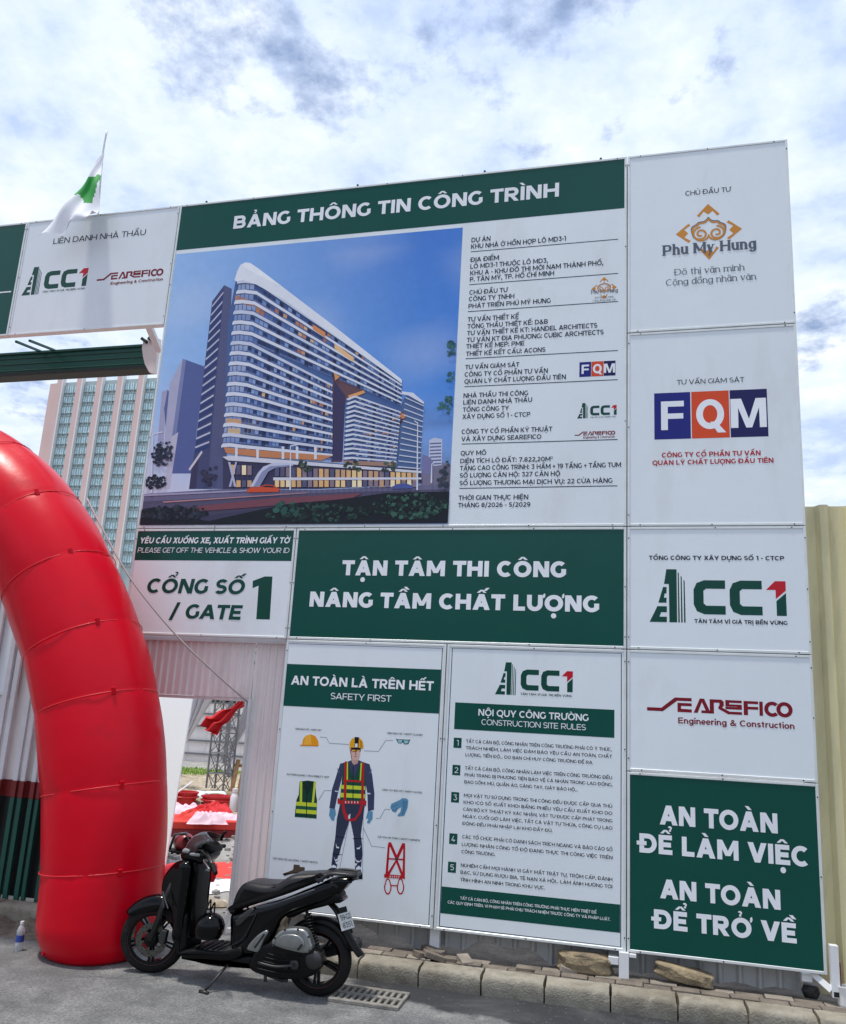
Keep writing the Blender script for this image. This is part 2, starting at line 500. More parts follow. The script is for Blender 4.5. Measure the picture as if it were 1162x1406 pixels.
        if smooth == 'auto':
            me.set_sharp_from_angle(angle=R(38))
        return o


def catmull(P, k):
    P = [Vector(p) for p in P]
    n = len(P)
    out = []
    for i in range(n):
        a, b, c, d = P[i - 1], P[i], P[(i + 1) % n], P[(i + 2) % n]
        for j in range(k):
            t = j / k
            out.append(0.5 * ((2 * b) + (c - a) * t + (2 * a - 5 * b + 4 * c - d) * t * t + (3 * b - a - 3 * c + d) * t ** 3))
    return out


def spline(P, k):
    P = [Vector(p) for p in P]
    Q = [P[0] * 2 - P[1]] + P + [P[-1] * 2 - P[-2]]
    out = []
    for i in range(1, len(Q) - 2):
        a, b, c, d = Q[i - 1], Q[i], Q[i + 1], Q[i + 2]
        for j in range(k):
            t = j / k
            out.append(0.5 * ((2 * b) + (c - a) * t + (2 * a - 5 * b + 4 * c - d) * t * t + (3 * b - a - 3 * c + d) * t ** 3))
    out.append(P[-1])
    return out


def tag(o, label, cat, group=None, kind=None):
    if label:
        o['label'] = label
    if cat:
        o['category'] = cat
    if group:
        o['group'] = group
    if kind:
        o['kind'] = kind
    return o


def thing(name, label, cat, loc=(0, 0, 0), group=None):
    o = bpy.data.objects.new(name, None)
    COL.objects.link(o)
    o.location = loc
    o.empty_display_size = 0.2
    return tag(o, label, cat, group)


def struct(o):
    o['kind'] = 'structure'
    return o


def copy_tree(o, parent=None):
    kids = list(o.children)
    c = o.copy()
    COL.objects.link(c)
    if parent is not None:
        c.parent = parent
    for k in kids:
        copy_tree(k, c)
    return c

# ------------------------------------------------------------------ lettering: a drawn stroke alphabet (cap height 1)


def ring(cx, cy, rx, ry, a0, a1, tx, ty, n=None):
    n = n or max(4, int(abs(a1 - a0) / 15))
    out = []
    for i in range(n):
        q = []
        for a in (a0 + (a1 - a0) * i / n, a0 + (a1 - a0) * (i + 1) / n):
            c, s = math.cos(R(a)), math.sin(R(a))
            q.append(((cx + rx * c, cy + ry * s), (cx + (rx - tx) * c, cy + (ry - ty) * s)))
        out.append([q[0][0], q[1][0], q[1][1], q[0][1]])
    return out


def bx(x0, y0, x1, y1):
    return [[(x0, y0), (x1, y0), (x1, y1), (x0, y1)]]


def dg(x0, y0, x1, y1, t):
    return [[(x0 - t / 2, y0), (x0 + t / 2, y0), (x1 + t / 2, y1), (x1 - t / 2, y1)]]


def bowl(x0, x1, y0, y1, w, h):
    ry = (y1 - y0) / 2
    rx = min(ry * 1.05, x1 - x0 - 0.02)
    o = [bx(x0, y1 - h, x1 - rx, y1), bx(x0, y0, x1 - rx, y0 + h)]
    return o + [ring(x1 - rx, (y0 + y1) / 2, rx, ry, -90, 90, w, h)]


def glyph(ch, w, sf):
    """-> width, list of strokes (each a list of polygons that do not overlap)"""
    h = w * (0.55 if sf else 0.88)
    ws = w * (0.5 if sf else 1.0)         # thin diagonals of the seriffed hand
    G = []

    def st(x, y0, y1, top=True, bot=True):
        G.append(bx(x, y0, x + w, y1))
        if sf:
            if bot:
                G.append(bx(x - 0.08, y0, x + w + 0.08, y0 + 0.05))
            if top:
                G.append(bx(x - 0.08, y1 - 0.05, x + w + (0.08 if y1 > .9 and y0 < .1 and top is True else 0), y1))
    o = ring
    if ch == 'A':
        W_ = 1.08
        t = w * 1.12
        G += [dg(t / 2, 0, W_ / 2, 1, ws * 1.12), dg(W_ - t / 2, 0, W_ / 2, 1, t), bx(.24 * W_, .2, .76 * W_, .2 + h)]
    elif ch == 'B':
        W_ = .92
        st(0, 0, 1)
        G += bowl(w * .5, W_ * .95, .5 - h / 2, 1, w, h) + bowl(w * .5, W_, 0, .5 + h / 2, w, h)
    elif ch == 'C':
        W_ = .98
        G += [o(.53, .5, .53, .515, 48, 312, w, h)]
    elif ch in 'DĐ':
        W_ = 1.02
        st(0, 0, 1)
        G += [bx(w * .5, 1 - h, .5, 1), bx(w * .5, 0, .5, h), o(.5, .5, W_ - .5, .5, -90, 90, w, h)]
        if ch == 'Đ':
            G += [bx(-.16, .5 - h * .42, .42, .5 + h * .42)]
    elif ch == 'E':
        W_ = .8
        st(0, 0, 1)
        G += [bx(w * .5, 1 - h, W_ - .02, 1), bx(w * .5, .5 - h / 2, W_ - .08, .5 + h / 2), bx(w * .5, 0, W_, h)]
    elif ch == 'F':
        W_ = .76
        st(0, 0, 1)
        G += [bx(w * .5, 1 - h, W_, 1), bx(w * .5, .46 - h / 2, W_ - .08, .46 + h / 2)]
    elif ch == 'G':
        W_ = .98
        G += [o(.53, .5, .53, .515, 48, 322, w, h), bx(.965 - w, .17, .965, .52)]
    elif ch == 'H':
        W_ = .98
        st(0, 0, 1)
        st(W_ - w, 0, 1)
        G += [bx(w * .5, .5 - h / 2, W_ - w * .5, .5 + h / 2)]
    elif ch == 'I':
        W_ = w
        st(0, 0, 1)
    elif ch == 'J':
        W_ = .62
        G += [bx(W_ - w, .3, W_, 1), o(.3, .3, .32, .315, 200, 360, w, h), bx(.12, 1 - h, W_ - w * .5, 1)]
    elif ch == 'K':
        W_ = .95
        st(0, 0, 1)
        G += [dg(w * .9, .36, W_ - w * .65, 1, w * 1.25), dg(W_ - w * .6, 0, w * 1.9, .56, w * 1.25)]
    elif ch == 'L':
        W_ = .72
        st(0, 0, 1)
        G += [bx(w * .5, 0, W_, h)]
    elif ch == 'M':
        W_ = 1.2
        st(0, 0, 1)
        st(W_ - w, 0, 1)
        G += [dg(W_ / 2, .2, w * .55, 1, w), dg(W_ / 2, .2, W_ - w * .55, 1, ws)]
    elif ch == 'N':
        W_ = .98
        st(0, 0, 1)
        st(W_ - w, 0, 1)
        G += [dg(W_ - w * .6, 0, w * .6, 1, w * 1.2)]
    elif ch == 'O':
        W_ = 1.12
        G += [o(.56, .5, .56, .515, 0, 360, w, h)]
    elif ch == 'P':
        W_ = .88
        st(0, 0, 1)
        G += bowl(w * .5, W_, .34, 1, w, h)
    elif ch == 'Q':
        W_ = 1.12
        G += [o(.56, .5, .56, .515, 0, 360, w, h), dg(.98, -.2, .66, .22, w * 1.1)]
    elif ch == 'R':
        W_ = .92
        st(0, 0, 1)
        G += bowl(w * .5, W_ - .03, .34, 1, w, h) + [dg(W_ - w * .55, 0, .46, .4, w * 1.15)]
    elif ch == 'S':
        W_ = .82
        r = (1.02 + h) / 4
        G += [o(W_ / 2, 1.01 - r, W_ / 2 - .015, r, 32, 270, w * .95, h), o(W_ / 2, r - .01, W_ / 2, r, 90, -148, w * .95, h)]
    elif ch == 'T':
        W_ = .86
        G += [bx(0, 1 - h, W_, 1)]
        st(W_ / 2 - w / 2, 0, 1, False)
    elif ch == 'U':
        W_ = .96
        G += [bx(0, .44, w, 1), bx(W_ - w, .44, W_, 1), o(W_ / 2, .44, W_ / 2, .455, 180, 360, w, h)]
    elif ch == 'V':
        W_ = 1.06
        t = w * 1.12
        G += [dg(W_ / 2, 0, t / 2, 1, t), dg(W_ / 2, 0, W_ - t / 2, 1, ws * 1.12)]
    elif ch == 'W':
        W_ = 1.55
        t = w * 1.08
        for a, b in ((.42, t / 2), (.42, W_ / 2), (W_ - .42, W_ / 2), (W_ - .42, W_ - t / 2)):
            G.append(dg(a, 0, b, 1, t))
    elif ch == 'X':
        W_ = .98
        t = w * 1.2
        G += [dg(t / 2, 0, W_ - t / 2 - .03, 1, t), dg(W_ - t / 2, 0, t / 2 + .03, 1, t)]
    elif ch == 'Y':
        W_ = 1.0
        t = w * 1.15
        G += [bx(W_ / 2 - w / 2, 0, W_ / 2 + w / 2, .42), dg(W_ / 2 - .0, .36, t / 2, 1, t), dg(W_ / 2, .36, W_ - t / 2, 1, t)]
    elif ch == 'Z':
        W_ = .86
        G += [bx(0, 1 - h, W_, 1), bx(0, 0, W_, h), dg(w * .7, h * .8, W_ - w * .7, 1 - h * .8, w * 1.3)]
    elif ch == '0':
        W_ = .9
        G += [o(.45, .5, .45, .51, 0, 360, w, h)]
    elif ch == '1':
        W_ = .42
        G += [bx(W_ - w, 0, W_, 1), bx(0, 1 - h, W_ - w * .5, 1)]
    elif ch == '2':
        W_ = .78
        G += [o(.39, .68, .36, .33, -20, 155, w, h), dg(.1 + w * .35, h * .7, .66, .6, w * 1.2), bx(0, 0, W_, h)]
    elif ch == '3':
        W_ = .78
        G += [bx(.04, 1 - h, .7, 1), dg(.36, .55, .62, 1 - h * .8, w * 1.1), o(.38, .32, .38, .33, 96, -150, w, h)]
    elif ch == '4':
        W_ = .9
        G += [bx(0, .2, W_, .2 + h), dg(w * .6, .22, .5, 1, w * 1.2), bx(.52, 0, .52 + w, .46)]
    elif ch == '5':
        W_ = .78
        G += [bx(.1, 1 - h, .7, 1), bx(.08, .5, .08 + w, 1 - h * .5), bx(.08 + w * .5, .64 - h, .4, .64), o(.4, .32, .38, .325, 90, -150, w, h)]
    elif ch == '6':
        W_ = .84
        G += [o(.42, .32, .42, .33, 0, 360, w, h), o(.5, .46, .5, .54, 70, 190, w, h)]
    elif ch == '7':
        W_ = .8
        G += [bx(0, 1 - h, W_, 1), dg(.26, 0, W_ - w * .6, 1 - h * .5, w * 1.1)]
    elif ch == '8':
        W_ = .82
        r = (1 + h) / 4
        G += [o(.41, 1 - r, .37, r, 0, 360, w, h), o(.41, r, .41, r, 0, 360, w, h)]
    elif ch == '9':
        W_ = .84
        G += [o(.42, .68, .42, .33, 0, 360, w, h), o(.34, .54, .5, .54, -110, 10, w, h)]
    elif ch == '²':
        W_ = .42
        G += [[[(x * .5, y * .5 + .52) for x, y in p] for p in s] for s in glyph('2', w, False)[1]]
    elif ch == '.':
        W_ = w * 1.1
        G += [bx(0, 0, w * 1.1, w * 1.1)]
    elif ch == ',':
        W_ = w * 1.1
        G += [[[(0, w * 1.1), (0, 0), (w * .25, -w * 1.1), (w * .8, -w * 1.1), (w * 1.1, 0), (w * 1.1, w * 1.1)]]]
    elif ch == ':':
        W_ = w * 1.1
        G += [bx(0, 0, w * 1.1, w * 1.1), bx(0, .55, w * 1.1, .55 + w * 1.1)]
    elif ch == '-':
        W_ = .36
        G += [bx(0, .33, .36, .33 + h)]
    elif ch == '+':
        W_ = .62
        G += [bx(0, .42, .62, .42 + h * .9), bx(.31 - w * .45, .15, .31 + w * .45, .78)]
    elif ch == '/':
        W_ = .55
        G += [dg(w * .45, -.14, .55 - w * .45, 1.12, w * .95)]
    elif ch in '()':
        W_ = .3
        G += [o(.55, .45, .55, .68, 140, 220, w, h)] if ch == '(' else [o(-.25, .45, .55, .68, -40, 40, w, h)]
    elif ch == '&':
        W_ = .98
        G += [o(.42, .76, .25, .25, 0, 360, w * .85, h * .9), o(.38, .28, .38, .29, 60, 330, w, h), dg(.9, 0, .3, .66, w * 1.15), dg(.62, .1, .9, .48, w * .95)]
    # lower case, x-height .74
    elif ch == 'a':
        W_ = .68
        G += [o(.32, .36, .32, .38, 0, 360, w, h)]
        st(W_ - w, 0, .74, False)
    elif ch == 'c':
        W_ = .62
        G += [o(.37, .36, .37, .38, 50, 310, w, h)]
    elif ch in 'dđ':
        W_ = .74
        G += [o(.36, .36, .36, .38, 0, 360, w, h)]
        st(W_ - w, 0, 1.05, False)
        if ch == 'đ':
            G += [bx(.36, .86, .92, .86 + h * .7)]
    elif ch == 'e':
        W_ = .72
        G += [o(.36, .36, .36, .38, 0, 320, w, h), bx(w * .5, .36 - h * .4, W_ - w * .3, .36 + h * .4)]
    elif ch == 'g':
        W_ = .74
        G += [o(.36, .36, .36, .38, 0, 360, w, h), bx(W_ - w, -.02, W_, .74), o(.37, -.02, .37, .28, 200, 360, w, h)]
    elif ch == 'h':
        W_ = .7
        st(0, 0, 1.05, 1)
        G += [o(W_ / 2, .39, W_ / 2, .36, 0, 180, w, h)]
        st(W_ - w, 0, .39, False)
    elif ch == 'i':
        W_ = w
        st(0, 0, .74, 1)
        G += [bx(-.01, .86, w + .01, .86 + w)]
    elif ch == 'm':
        W_ = 1.16
        st(0, 0, .74, 1)
        for a in (0, .58 - w / 2):
            G.append(o(a + .29 + w / 4, .41, .29 + w / 4, .33, 0, 180, w, h))
        st(.58 - w / 2, 0, .41, False)
        st(W_ - w, 0, .41, False)
    elif ch == 'n':
        W_ = .7
        st(0, 0, .74, 1)
        G += [o(W_ / 2, .4, W_ / 2, .34, 0, 180, w, h)]
        st(W_ - w, 0, .4, False)
    elif ch == 'o':
        W_ = .76
        G += [o(.38, .36, .38, .38, 0, 360, w, h)]
    elif ch == 'r':
        W_ = .46
        st(0, 0, .74, 1)
        G += [o(.4, .36, .4, .38, 75, 160, w, h)]
    elif ch == 's':
        W_ = .58
        r = (.76 + h) / 4
        G += [o(.29, .75 - r, .28, r, 30, 270, w, h), o(.29, r - .01, .29, r, 90, -150, w, h)]
    elif ch == 't':
        W_ = .46
        G += [bx(.12, .2, .12 + w, .95), bx(0, .74 - h, .42, .74), o(.12 + .2, .2, .2, .21, 180, 290, w, h)]
    elif ch == 'u':
        W_ = .7
        G += [bx(0, .34, w, .74), o(W_ / 2, .34, W_ / 2, .35, 180, 360, w, h)]
        st(W_ - w, 0, .74, 1 if sf else False)
    elif ch == 'v':
        W_ = .72
        G += [dg(.36, 0, w * .55, .74, w * 1.1), dg(.36, 0, W_ - w * .55, .74, ws * 1.1)]
        if sf:
            G += [bx(-.06, .70, .26, .74), bx(.5, .70, .78, .74)]
    elif ch == 'y':
        W_ = .74
        G += [dg(.37, .02, w * .55, .74, w * 1.1), dg(.17, -.34, W_ - w * .55, .74, ws * 1.1)]
        if sf:
            G += [bx(-.06, .70, .26, .74), bx(.5, .70, .8, .74)]
    else:
        W_ = .3
    return W_, G


MARK = {'\u0300': 'grave', '\u0301': 'acute', '\u0303': 'tilde', '\u0309': 'hook', '\u0323': 'dot', '\u0302': 'circ', '\u0306': 'breve', '\u031b': 'horn'}


def letter(ch, w, sf):
    d = unicodedata.normalize('NFD', ch)
    base = d[0]
    W_, G = glyph(base, w, sf)
    G = list(G)
    low = base.islower() and base not in 'hdtb'
    y = .84 if low else 1.08
    cx = W_ / 2
    ms = [MARK[c] for c in d[1:] if c in MARK]
    t = min(w * .62, .13)
    stacked = ('circ' in ms or 'breve' in ms)
    for k in ms:
        if k == 'dot':
            r = w * .56
            G.append([[(cx + r * math.cos(a * math.pi / 5), -.06 - w * .75 + r * math.sin(a * math.pi / 5)) for a in range(10)]])
        elif k == 'circ':
            G += [dg(cx - .22, y, cx, y + .19, t * 1.4), dg(cx + .22, y, cx, y + .19, t * 1.4)]
        elif k == 'breve':
            G.append(ring(cx, y + .17, .22, .16, 190, 350, t, t))
        elif k == 'horn':
            hx = W_ - (.1 if base in 'Oo' else .02)
            hy = .74 if low else 1.0
            G.append(ring(hx, hy - .02, .17, .2, -70, 40, t, t))
        else:
            ox, oy = (cx + .27, y + .13) if stacked else (cx, y)
            if 'horn' in ms and not stacked:
                ox = cx - .05
            if k == 'acute':
                G.append(dg(ox - .07, oy, ox + .12, oy + .19, t * 1.6))
            elif k == 'grave':
                if stacked:
                    ox = cx + .25
                G.append(dg(ox + .07, oy, ox - .12, oy + .19, t * 1.6))
            elif k == 'hook':
                G += [ring(ox - .01, oy + .17, .12, .1, -80, 165, t * .85, t * .85), bx(ox - t * .45, oy - .01, ox + t * .45, oy + .09)]
            elif k == 'tilde':
                G += [ring(ox - .11, oy + .06, .13, .11, 20, 165, t, t), ring(ox + .11, oy + .12, .13, .11, 200, 345, t, t)]
    return W_, G


def text_polys(s, x, z, width, cap, wt, it=0.0, sf=False):
    """polygons (layer, [(x, z)...]) of one line, fitted to the given width"""
    pen, items = 0.0, []
    for ch in s:
        if ch == ' ':
            pen += .44
            continue
        W_, G = letter(ch, wt, sf)
        sb = .020 if ch in 'OCGQAVTYXSoeca' else .056
        pen += sb
        items.append((pen, G))
        pen += W_ + sb
    first = items[0][0]
    total = pen - first - .07
    k = width / total
    out = []
    for px, G in items:
        for li, strokes in enumerate(G):
            for poly in strokes:
                out.append((li, [(x + (px - first + qx) * k + it * qy * cap, z + qy * cap) for qx, qy in poly]))
    return out


class Print:
    """Flat printed shapes on a vertical face: polygons with an ink colour, layers a fraction of a millimetre apart."""

    def __init__(s, y, step=0.0003, painter=False):
        s.y, s.step, s.p, s.painter = y, step, [], painter

    def poly(s, pts, col, lay=0):
        s.p.append((pts, lin(col) if isinstance(col, str) else col, lay))

    def rect(s, x0, x1, z0, z1, col, lay=0):
        s.poly([(x0, z0), (x1, z0), (x1, z1), (x0, z1)], col, lay)

    def line(s, pts, w, col, lay=0):
        P = [Vector(p) for p in pts]
        L, Rr = [], []
        for i, p in enumerate(P):
            d = (P[min(i + 1, len(P) - 1)] - P[max(i - 1, 0)]).normalized()
            nrm = Vector((-d.y, d.x)) * w / 2
            L.append(p + nrm)
            Rr.append(p - nrm)
        for i in range(len(P) - 1):
            s.poly([tuple(L[i]), tuple(L[i + 1]), tuple(Rr[i + 1]), tuple(Rr[i])], col, lay)

    def text(s, t, x, z, width, cap, wt, col, it=0.0, sf=False, lay=2):
        for li, poly in text_polys(t, x, z, width, cap, wt, it, sf):
            s.poly(poly, col, lay + li * 0.5)

    def build(s, name, parent, m='ink'):
        b = MB()
        cols = []
        if s.painter:
            s.p = [(q[0], q[1], i * .02) for i, q in enumerate(sorted(s.p, key=lambda q: q[2]))]
        for pts, c, lay in s.p:
            yy = s.y - 0.0008 - lay * s.step
            area = sum(pts[i][0] * pts[(i + 1) % len(pts)][1] - pts[(i + 1) % len(pts)][0] * pts[i][1] for i in range(len(pts)))
            if area < 0:
                pts = pts[::-1]
            b.add([(x, yy, z) for x, z in pts], [tuple(range(len(pts)))])
            cols.append((c, len(pts)))
        o = b.build(name, m, parent, recalc=False)
        a = o.data.color_attributes.new('Col', 'FLOAT_COLOR', 'CORNER')
        flat = []
        for c, n in cols:
            flat += [*c, 1.0] * n
        a.data.foreach_set('color', flat)
        return o


INK = {'ink': '#26323f', 'white': '#eef0f4', 'green': '#08463a', 'maroon': '#7d1424', 'redtext': '#b22a30', 'grey': '#59616f'}
GREEN = (0.0006, 0.070, 0.051)

TEXTS = {
 'info': [
  ('DỰ ÁN', -1.364, 6.691, 0.189, 0.051, 0.17, 'ink', 0),
  ('KHU NHÀ Ở HỖN HỢP LÔ MD3-1', -1.366, 6.619, 0.926, 0.051, 0.17, 'ink', 0),
  ('ĐỊA ĐIỂM', -1.363, 6.473, 0.28, 0.05, 0.17, 'ink', 0),
  ('LÔ MD3-1 THUỘC LÔ MD3,', -1.363, 6.399, 0.755, 0.05, 0.17, 'ink', 0),
  ('KHU A - KHU ĐÔ THỊ MỚI NAM THÀNH PHỐ,', -1.362, 6.327, 1.274, 0.05, 0.17, 'ink', 0),
  ('P. TÂN MỸ, TP. HỒ CHÍ MINH', -1.362, 6.258, 0.817, 0.05, 0.17, 'ink', 0),
  ('CHỦ ĐẦU TƯ', -1.361, 6.117, 0.373, 0.049, 0.17, 'ink', 0),
  ('CÔNG TY TNHH', -1.363, 6.046, 0.444, 0.049, 0.17, 'ink', 0),
  ('PHÁT TRIỂN PHÚ MỸ HƯNG', -1.363, 5.971, 0.79, 0.048, 0.17, 'ink', 0),
  ('TƯ VẤN THIẾT KẾ', -1.365, 5.828, 0.494, 0.049, 0.17, 'ink', 0),
  ('TỔNG THẦU THIẾT KẾ: D&B', -1.364, 5.755, 0.77, 0.048, 0.17, 'ink', 0),
  ('TƯ VẤN THIẾT KẾ KT: HANDEL ARCHITECTS', -1.364, 5.683, 1.226, 0.048, 0.17, 'ink', 0),
  ('TƯ VẤN KT ĐỊA PHƯƠNG: CUBIC ARCHITECTS', -1.363, 5.611, 1.283, 0.048, 0.17, 'ink', 0),
  ('THIẾT KẾ MEP: PME', -1.366, 5.545, 0.558, 0.048, 0.17, 'ink', 0),
  ('THIẾT KẾ KẾT CẤU: ACONS', -1.365, 5.468, 0.754, 0.047, 0.17, 'ink', 0),
  ('TƯ VẤN GIÁM SÁT', -1.367, 5.33, 0.516, 0.046, 0.17, 'ink', 0),
  ('CÔNG TY CỔ PHẦN TƯ VẤN', -1.369, 5.254, 0.786, 0.047, 0.17, 'ink', 0),
  ('QUẢN LÝ CHẤT LƯỢNG ĐẦU TIÊN', -1.368, 5.183, 0.952, 0.046, 0.17, 'ink', 0),
  ('NHÀ THẦU THI CÔNG', -1.37, 5.039, 0.61, 0.046, 0.17, 'ink', 0),
  ('LIÊN DANH NHÀ THẦU', -1.369, 4.97, 0.648, 0.046, 0.17, 'ink', 0),
  ('TỔNG CÔNG TY', -1.371, 4.897, 0.436, 0.045, 0.17, 'ink', 0),
  ('XÂY DỰNG SỐ 1 - CTCP', -1.371, 4.826, 0.637, 0.045, 0.17, 'ink', 0),
  ('CÔNG TY CỔ PHẦN KỸ THUẬT', -1.372, 4.675, 0.841, 0.045, 0.17, 'ink', 0),
  ('VÀ XÂY DỰNG SEAREFICO', -1.371, 4.604, 0.742, 0.045, 0.17, 'ink', 0),
  ('QUY MÔ', -1.372, 4.463, 0.242, 0.045, 0.17, 'ink', 0),
  ('DIỆN TÍCH LÔ ĐẤT: 7.822,20M²', -1.371, 4.387, 0.851, 0.044, 0.17, 'ink', 0),
  ('TẦNG CAO CÔNG TRÌNH: 3 HẦM + 19 TẦNG + TẦNG TUM', -1.371, 4.316, 1.452, 0.045, 0.17, 'ink', 0),
  ('SỐ LƯỢNG CĂN HỘ: 327 CĂN HỘ', -1.37, 4.246, 0.919, 0.044, 0.17, 'ink', 0),
  ('SỐ LƯỢNG THƯƠNG MẠI DỊCH VỤ: 22 CỬA HÀNG', -1.369, 4.172, 1.375, 0.044, 0.17, 'ink', 0),
  ('THỜI GIAN THỰC HIỆN', -1.371, 4.03, 0.64, 0.044, 0.17, 'ink', 0),
  ('THÁNG 8/2026 - 5/2029', -1.372, 3.96, 0.661, 0.043, 0.17, 'ink', 0),
 ],
 'head': [
  ('BẢNG THÔNG TIN CÔNG TRÌNH', -3.986, 7.111, 3.468, 0.155, 0.2, 'white', 0),
 ],
 'left': [
  ('LIÊN DANH NHÀ THẦU', -6.239, 7.148, 1.187, 0.071, 0.12, 'ink', 0),
  ('TÂN TÂM VÌ GIÁ TRỊ BỀN VỮNG', -6.27, 6.535, 0.552, 0.021, 0.16, 'green', 0),
  ('Engineering & Construction', -5.402, 6.562, 0.646, 0.034, 0.17, 'maroon', 0),
 ],
 'slogan': [
  ('TẬN TÂM THI CÔNG', -2.446, 3.314, 2.058, 0.143, 0.235, 'white', 0),
  ('NÂNG TẦM CHẤT LƯỢNG', -2.74, 3.013, 2.637, 0.142, 0.235, 'white', 0),
 ],
 'pmh': [
  ('CHỦ ĐẦU TƯ', 0.661, 6.983, 0.4, 0.05, 0.13, 'ink', 0),
 ],
 'pmhserif': [
  ('Phu My Hung', 0.453, 6.373, 0.811, 0.106, 0.2, 'grey', 0),
  ('Đô thị văn minh', 0.555, 6.162, 0.602, 0.062, 0.11, 'grey', 0),
  ('Cộng đồng nhân văn', 0.478, 6.062, 0.775, 0.062, 0.11, 'grey', 0),
 ],
 'fqm': [
  ('TƯ VẤN GIÁM SÁT', 0.563, 5.077, 0.562, 0.045, 0.12, 'ink', 0),
  ('CÔNG TY CỔ PHẦN TƯ VẤN', 0.428, 4.396, 0.81, 0.044, 0.19, 'redtext', 0),
  ('QUẢN LÝ CHẤT LƯỢNG ĐẦU TIÊN', 0.348, 4.327, 0.99, 0.043, 0.19, 'redtext', 0),
 ],
 'cc1': [
  ('TỔNG CÔNG TY XÂY DỰNG SỐ 1 - CTCP', 0.315, 3.475, 1.075, 0.037, 0.19, 'ink', 0),
  ('TÂN TÂM VÌ GIÁ TRỊ BỀN VỮNG', 0.677, 2.939, 0.717, 0.032, 0.19, 'ink', 0),
 ],
 'sea': [
  ('Engineering & Construction', 0.538, 2.112, 0.876, 0.048, 0.17, 'maroon', 0),
 ],
 'safe': [
  ('AN TOÀN', 0.388, 1.314, 0.873, 0.148, 0.225, 'white', 0),
  ('ĐỂ LÀM VIỆC', 0.231, 1.089, 1.243, 0.146, 0.225, 'white', 0),
  ('AN TOÀN', 0.387, 0.762, 0.874, 0.142, 0.225, 'white', 0),
  ('ĐỂ TRỞ VỀ', 0.339, 0.537, 1.026, 0.14, 0.225, 'white', 0),
 ],
 'first': [
  ('AN TOÀN LÀ TRÊN HẾT', -2.853, 2.287, 1.336, 0.082, 0.19, 'white', 0),
  ('SAFETY FIRST', -2.46, 2.173, 0.566, 0.056, 0.115, 'white', 0),
 ],
 'rules': [
  ('NỘI QUY CÔNG TRƯỜNG', -1.107, 2.093, 0.928, 0.056, 0.17, 'white', 0),
  ('CONSTRUCTION SITE RULES', -1.077, 2.017, 0.877, 0.047, 0.11, 'white', 0),
  ('TÂN TÂM VÌ GIÁ TRỊ BỀN VỮNG', -0.75, 2.285, 0.434, 0.018, 0.17, 'green', 0),
  ('TẤT CẢ CÁN BỘ, CÔNG NHÂN TRÊN CÔNG TRƯỜNG PHẢI CÓ Ý THỨC,', -1.204, 1.86, 1.217, 0.027, 0.15, 'ink', 0),
  ('TRÁCH NHIỆM, LÀM VIỆC ĐẢM BẢO YÊU CẦU AN TOÀN, CHẤT', -1.204, 1.805, 1.218, 0.026, 0.15, 'ink', 0),
  ('LƯỢNG, TIẾN ĐỘ... DO BAN CHỈ HUY CÔNG TRƯỜNG ĐỀ RA.', -1.204, 1.747, 1.068, 0.026, 0.15, 'ink', 0),
  ('TẤT CẢ CÁN BỘ, CÔNG NHÂN LÀM VIỆC TRÊN CÔNG TRƯỜNG ĐỀU', -1.204, 1.636, 1.22, 0.027, 0.15, 'ink', 0),
  ('PHẢI TRANG BỊ PHƯƠNG TIỆN BẢO VỆ CÁ NHÂN TRONG LAO ĐỘNG,', -1.204, 1.581, 1.223, 0.026, 0.15, 'ink', 0),
  ('BAO GỒM: MŨ, QUẦN ÁO, GĂNG TAY, GIÀY BẢO HỘ...', -1.204, 1.522, 0.946, 0.026, 0.15, 'ink', 0),
  ('MỌI VẬT TƯ SỬ DỤNG TRONG THI CÔNG ĐỀU ĐƯỢC CẤP QUA THỦ', -1.203, 1.413, 1.221, 0.026, 0.15, 'ink', 0),
  ('KHO (CÓ SỔ XUẤT KHO) BẰNG PHIẾU YÊU CẦU XUẤT KHO DO', -1.203, 1.357, 1.221, 0.026, 0.15, 'ink', 0),
  ('CÁN BỘ KỸ THUẬT KÝ XÁC NHẬN, VẬT TƯ ĐƯỢC CẤP PHÁT TRONG', -1.204, 1.3, 1.224, 0.025, 0.15, 'ink', 0),
  ('NGÀY. CUỐI GIỜ LÀM VIỆC, TẤT CẢ VẬT TƯ THỪA, CÔNG CỤ LAO', -1.204, 1.243, 1.224, 0.026, 0.15, 'ink', 0),
  ('ĐỘNG ĐỀU PHẢI NHẬP LẠI KHO ĐẦY ĐỦ.', -1.204, 1.186, 0.747, 0.025, 0.15, 'ink', 0),
  ('CÁC TỔ CHỨC PHẢI CÓ DANH SÁCH TRÍCH NGANG VÀ BÁO CÁO SỐ', -1.202, 1.078, 1.225, 0.027, 0.15, 'ink', 0),
  ('LƯỢNG NHÂN CÔNG TỔ ĐỘ ĐANG THỰC THI CÔNG VIỆC TRÊN', -1.203, 1.018, 1.226, 0.026, 0.15, 'ink', 0),
  ('CÔNG TRƯỜNG.', -1.203, 0.96, 0.284, 0.026, 0.15, 'ink', 0),
  ('NGHIÊM CẤM MỌI HÀNH VI GÂY MẤT TRẬT TỰ, TRỘM CẮP, ĐÁNH', -1.204, 0.853, 1.226, 0.026, 0.15, 'ink', 0),
  ('BẠC, SỬ DỤNG RƯỢU BIA, TỆ NẠN XÃ HỘI... LÀM ẢNH HƯỞNG TỚI', -1.204, 0.798, 1.226, 0.026, 0.15, 'ink', 0),
  ('TÌNH HÌNH AN NINH TRONG KHU VỰC.', -1.204, 0.74, 0.696, 0.026, 0.15, 'ink', 0),
  ('TẤT CẢ CÁN BỘ, CÔNG NHÂN TRÊN CÔNG TRƯỜNG PHẢI THỰC HIỆN TRIỆT ĐỂ', -1.197, 0.598, 1.098, 0.022, 0.14, 'white', 0),
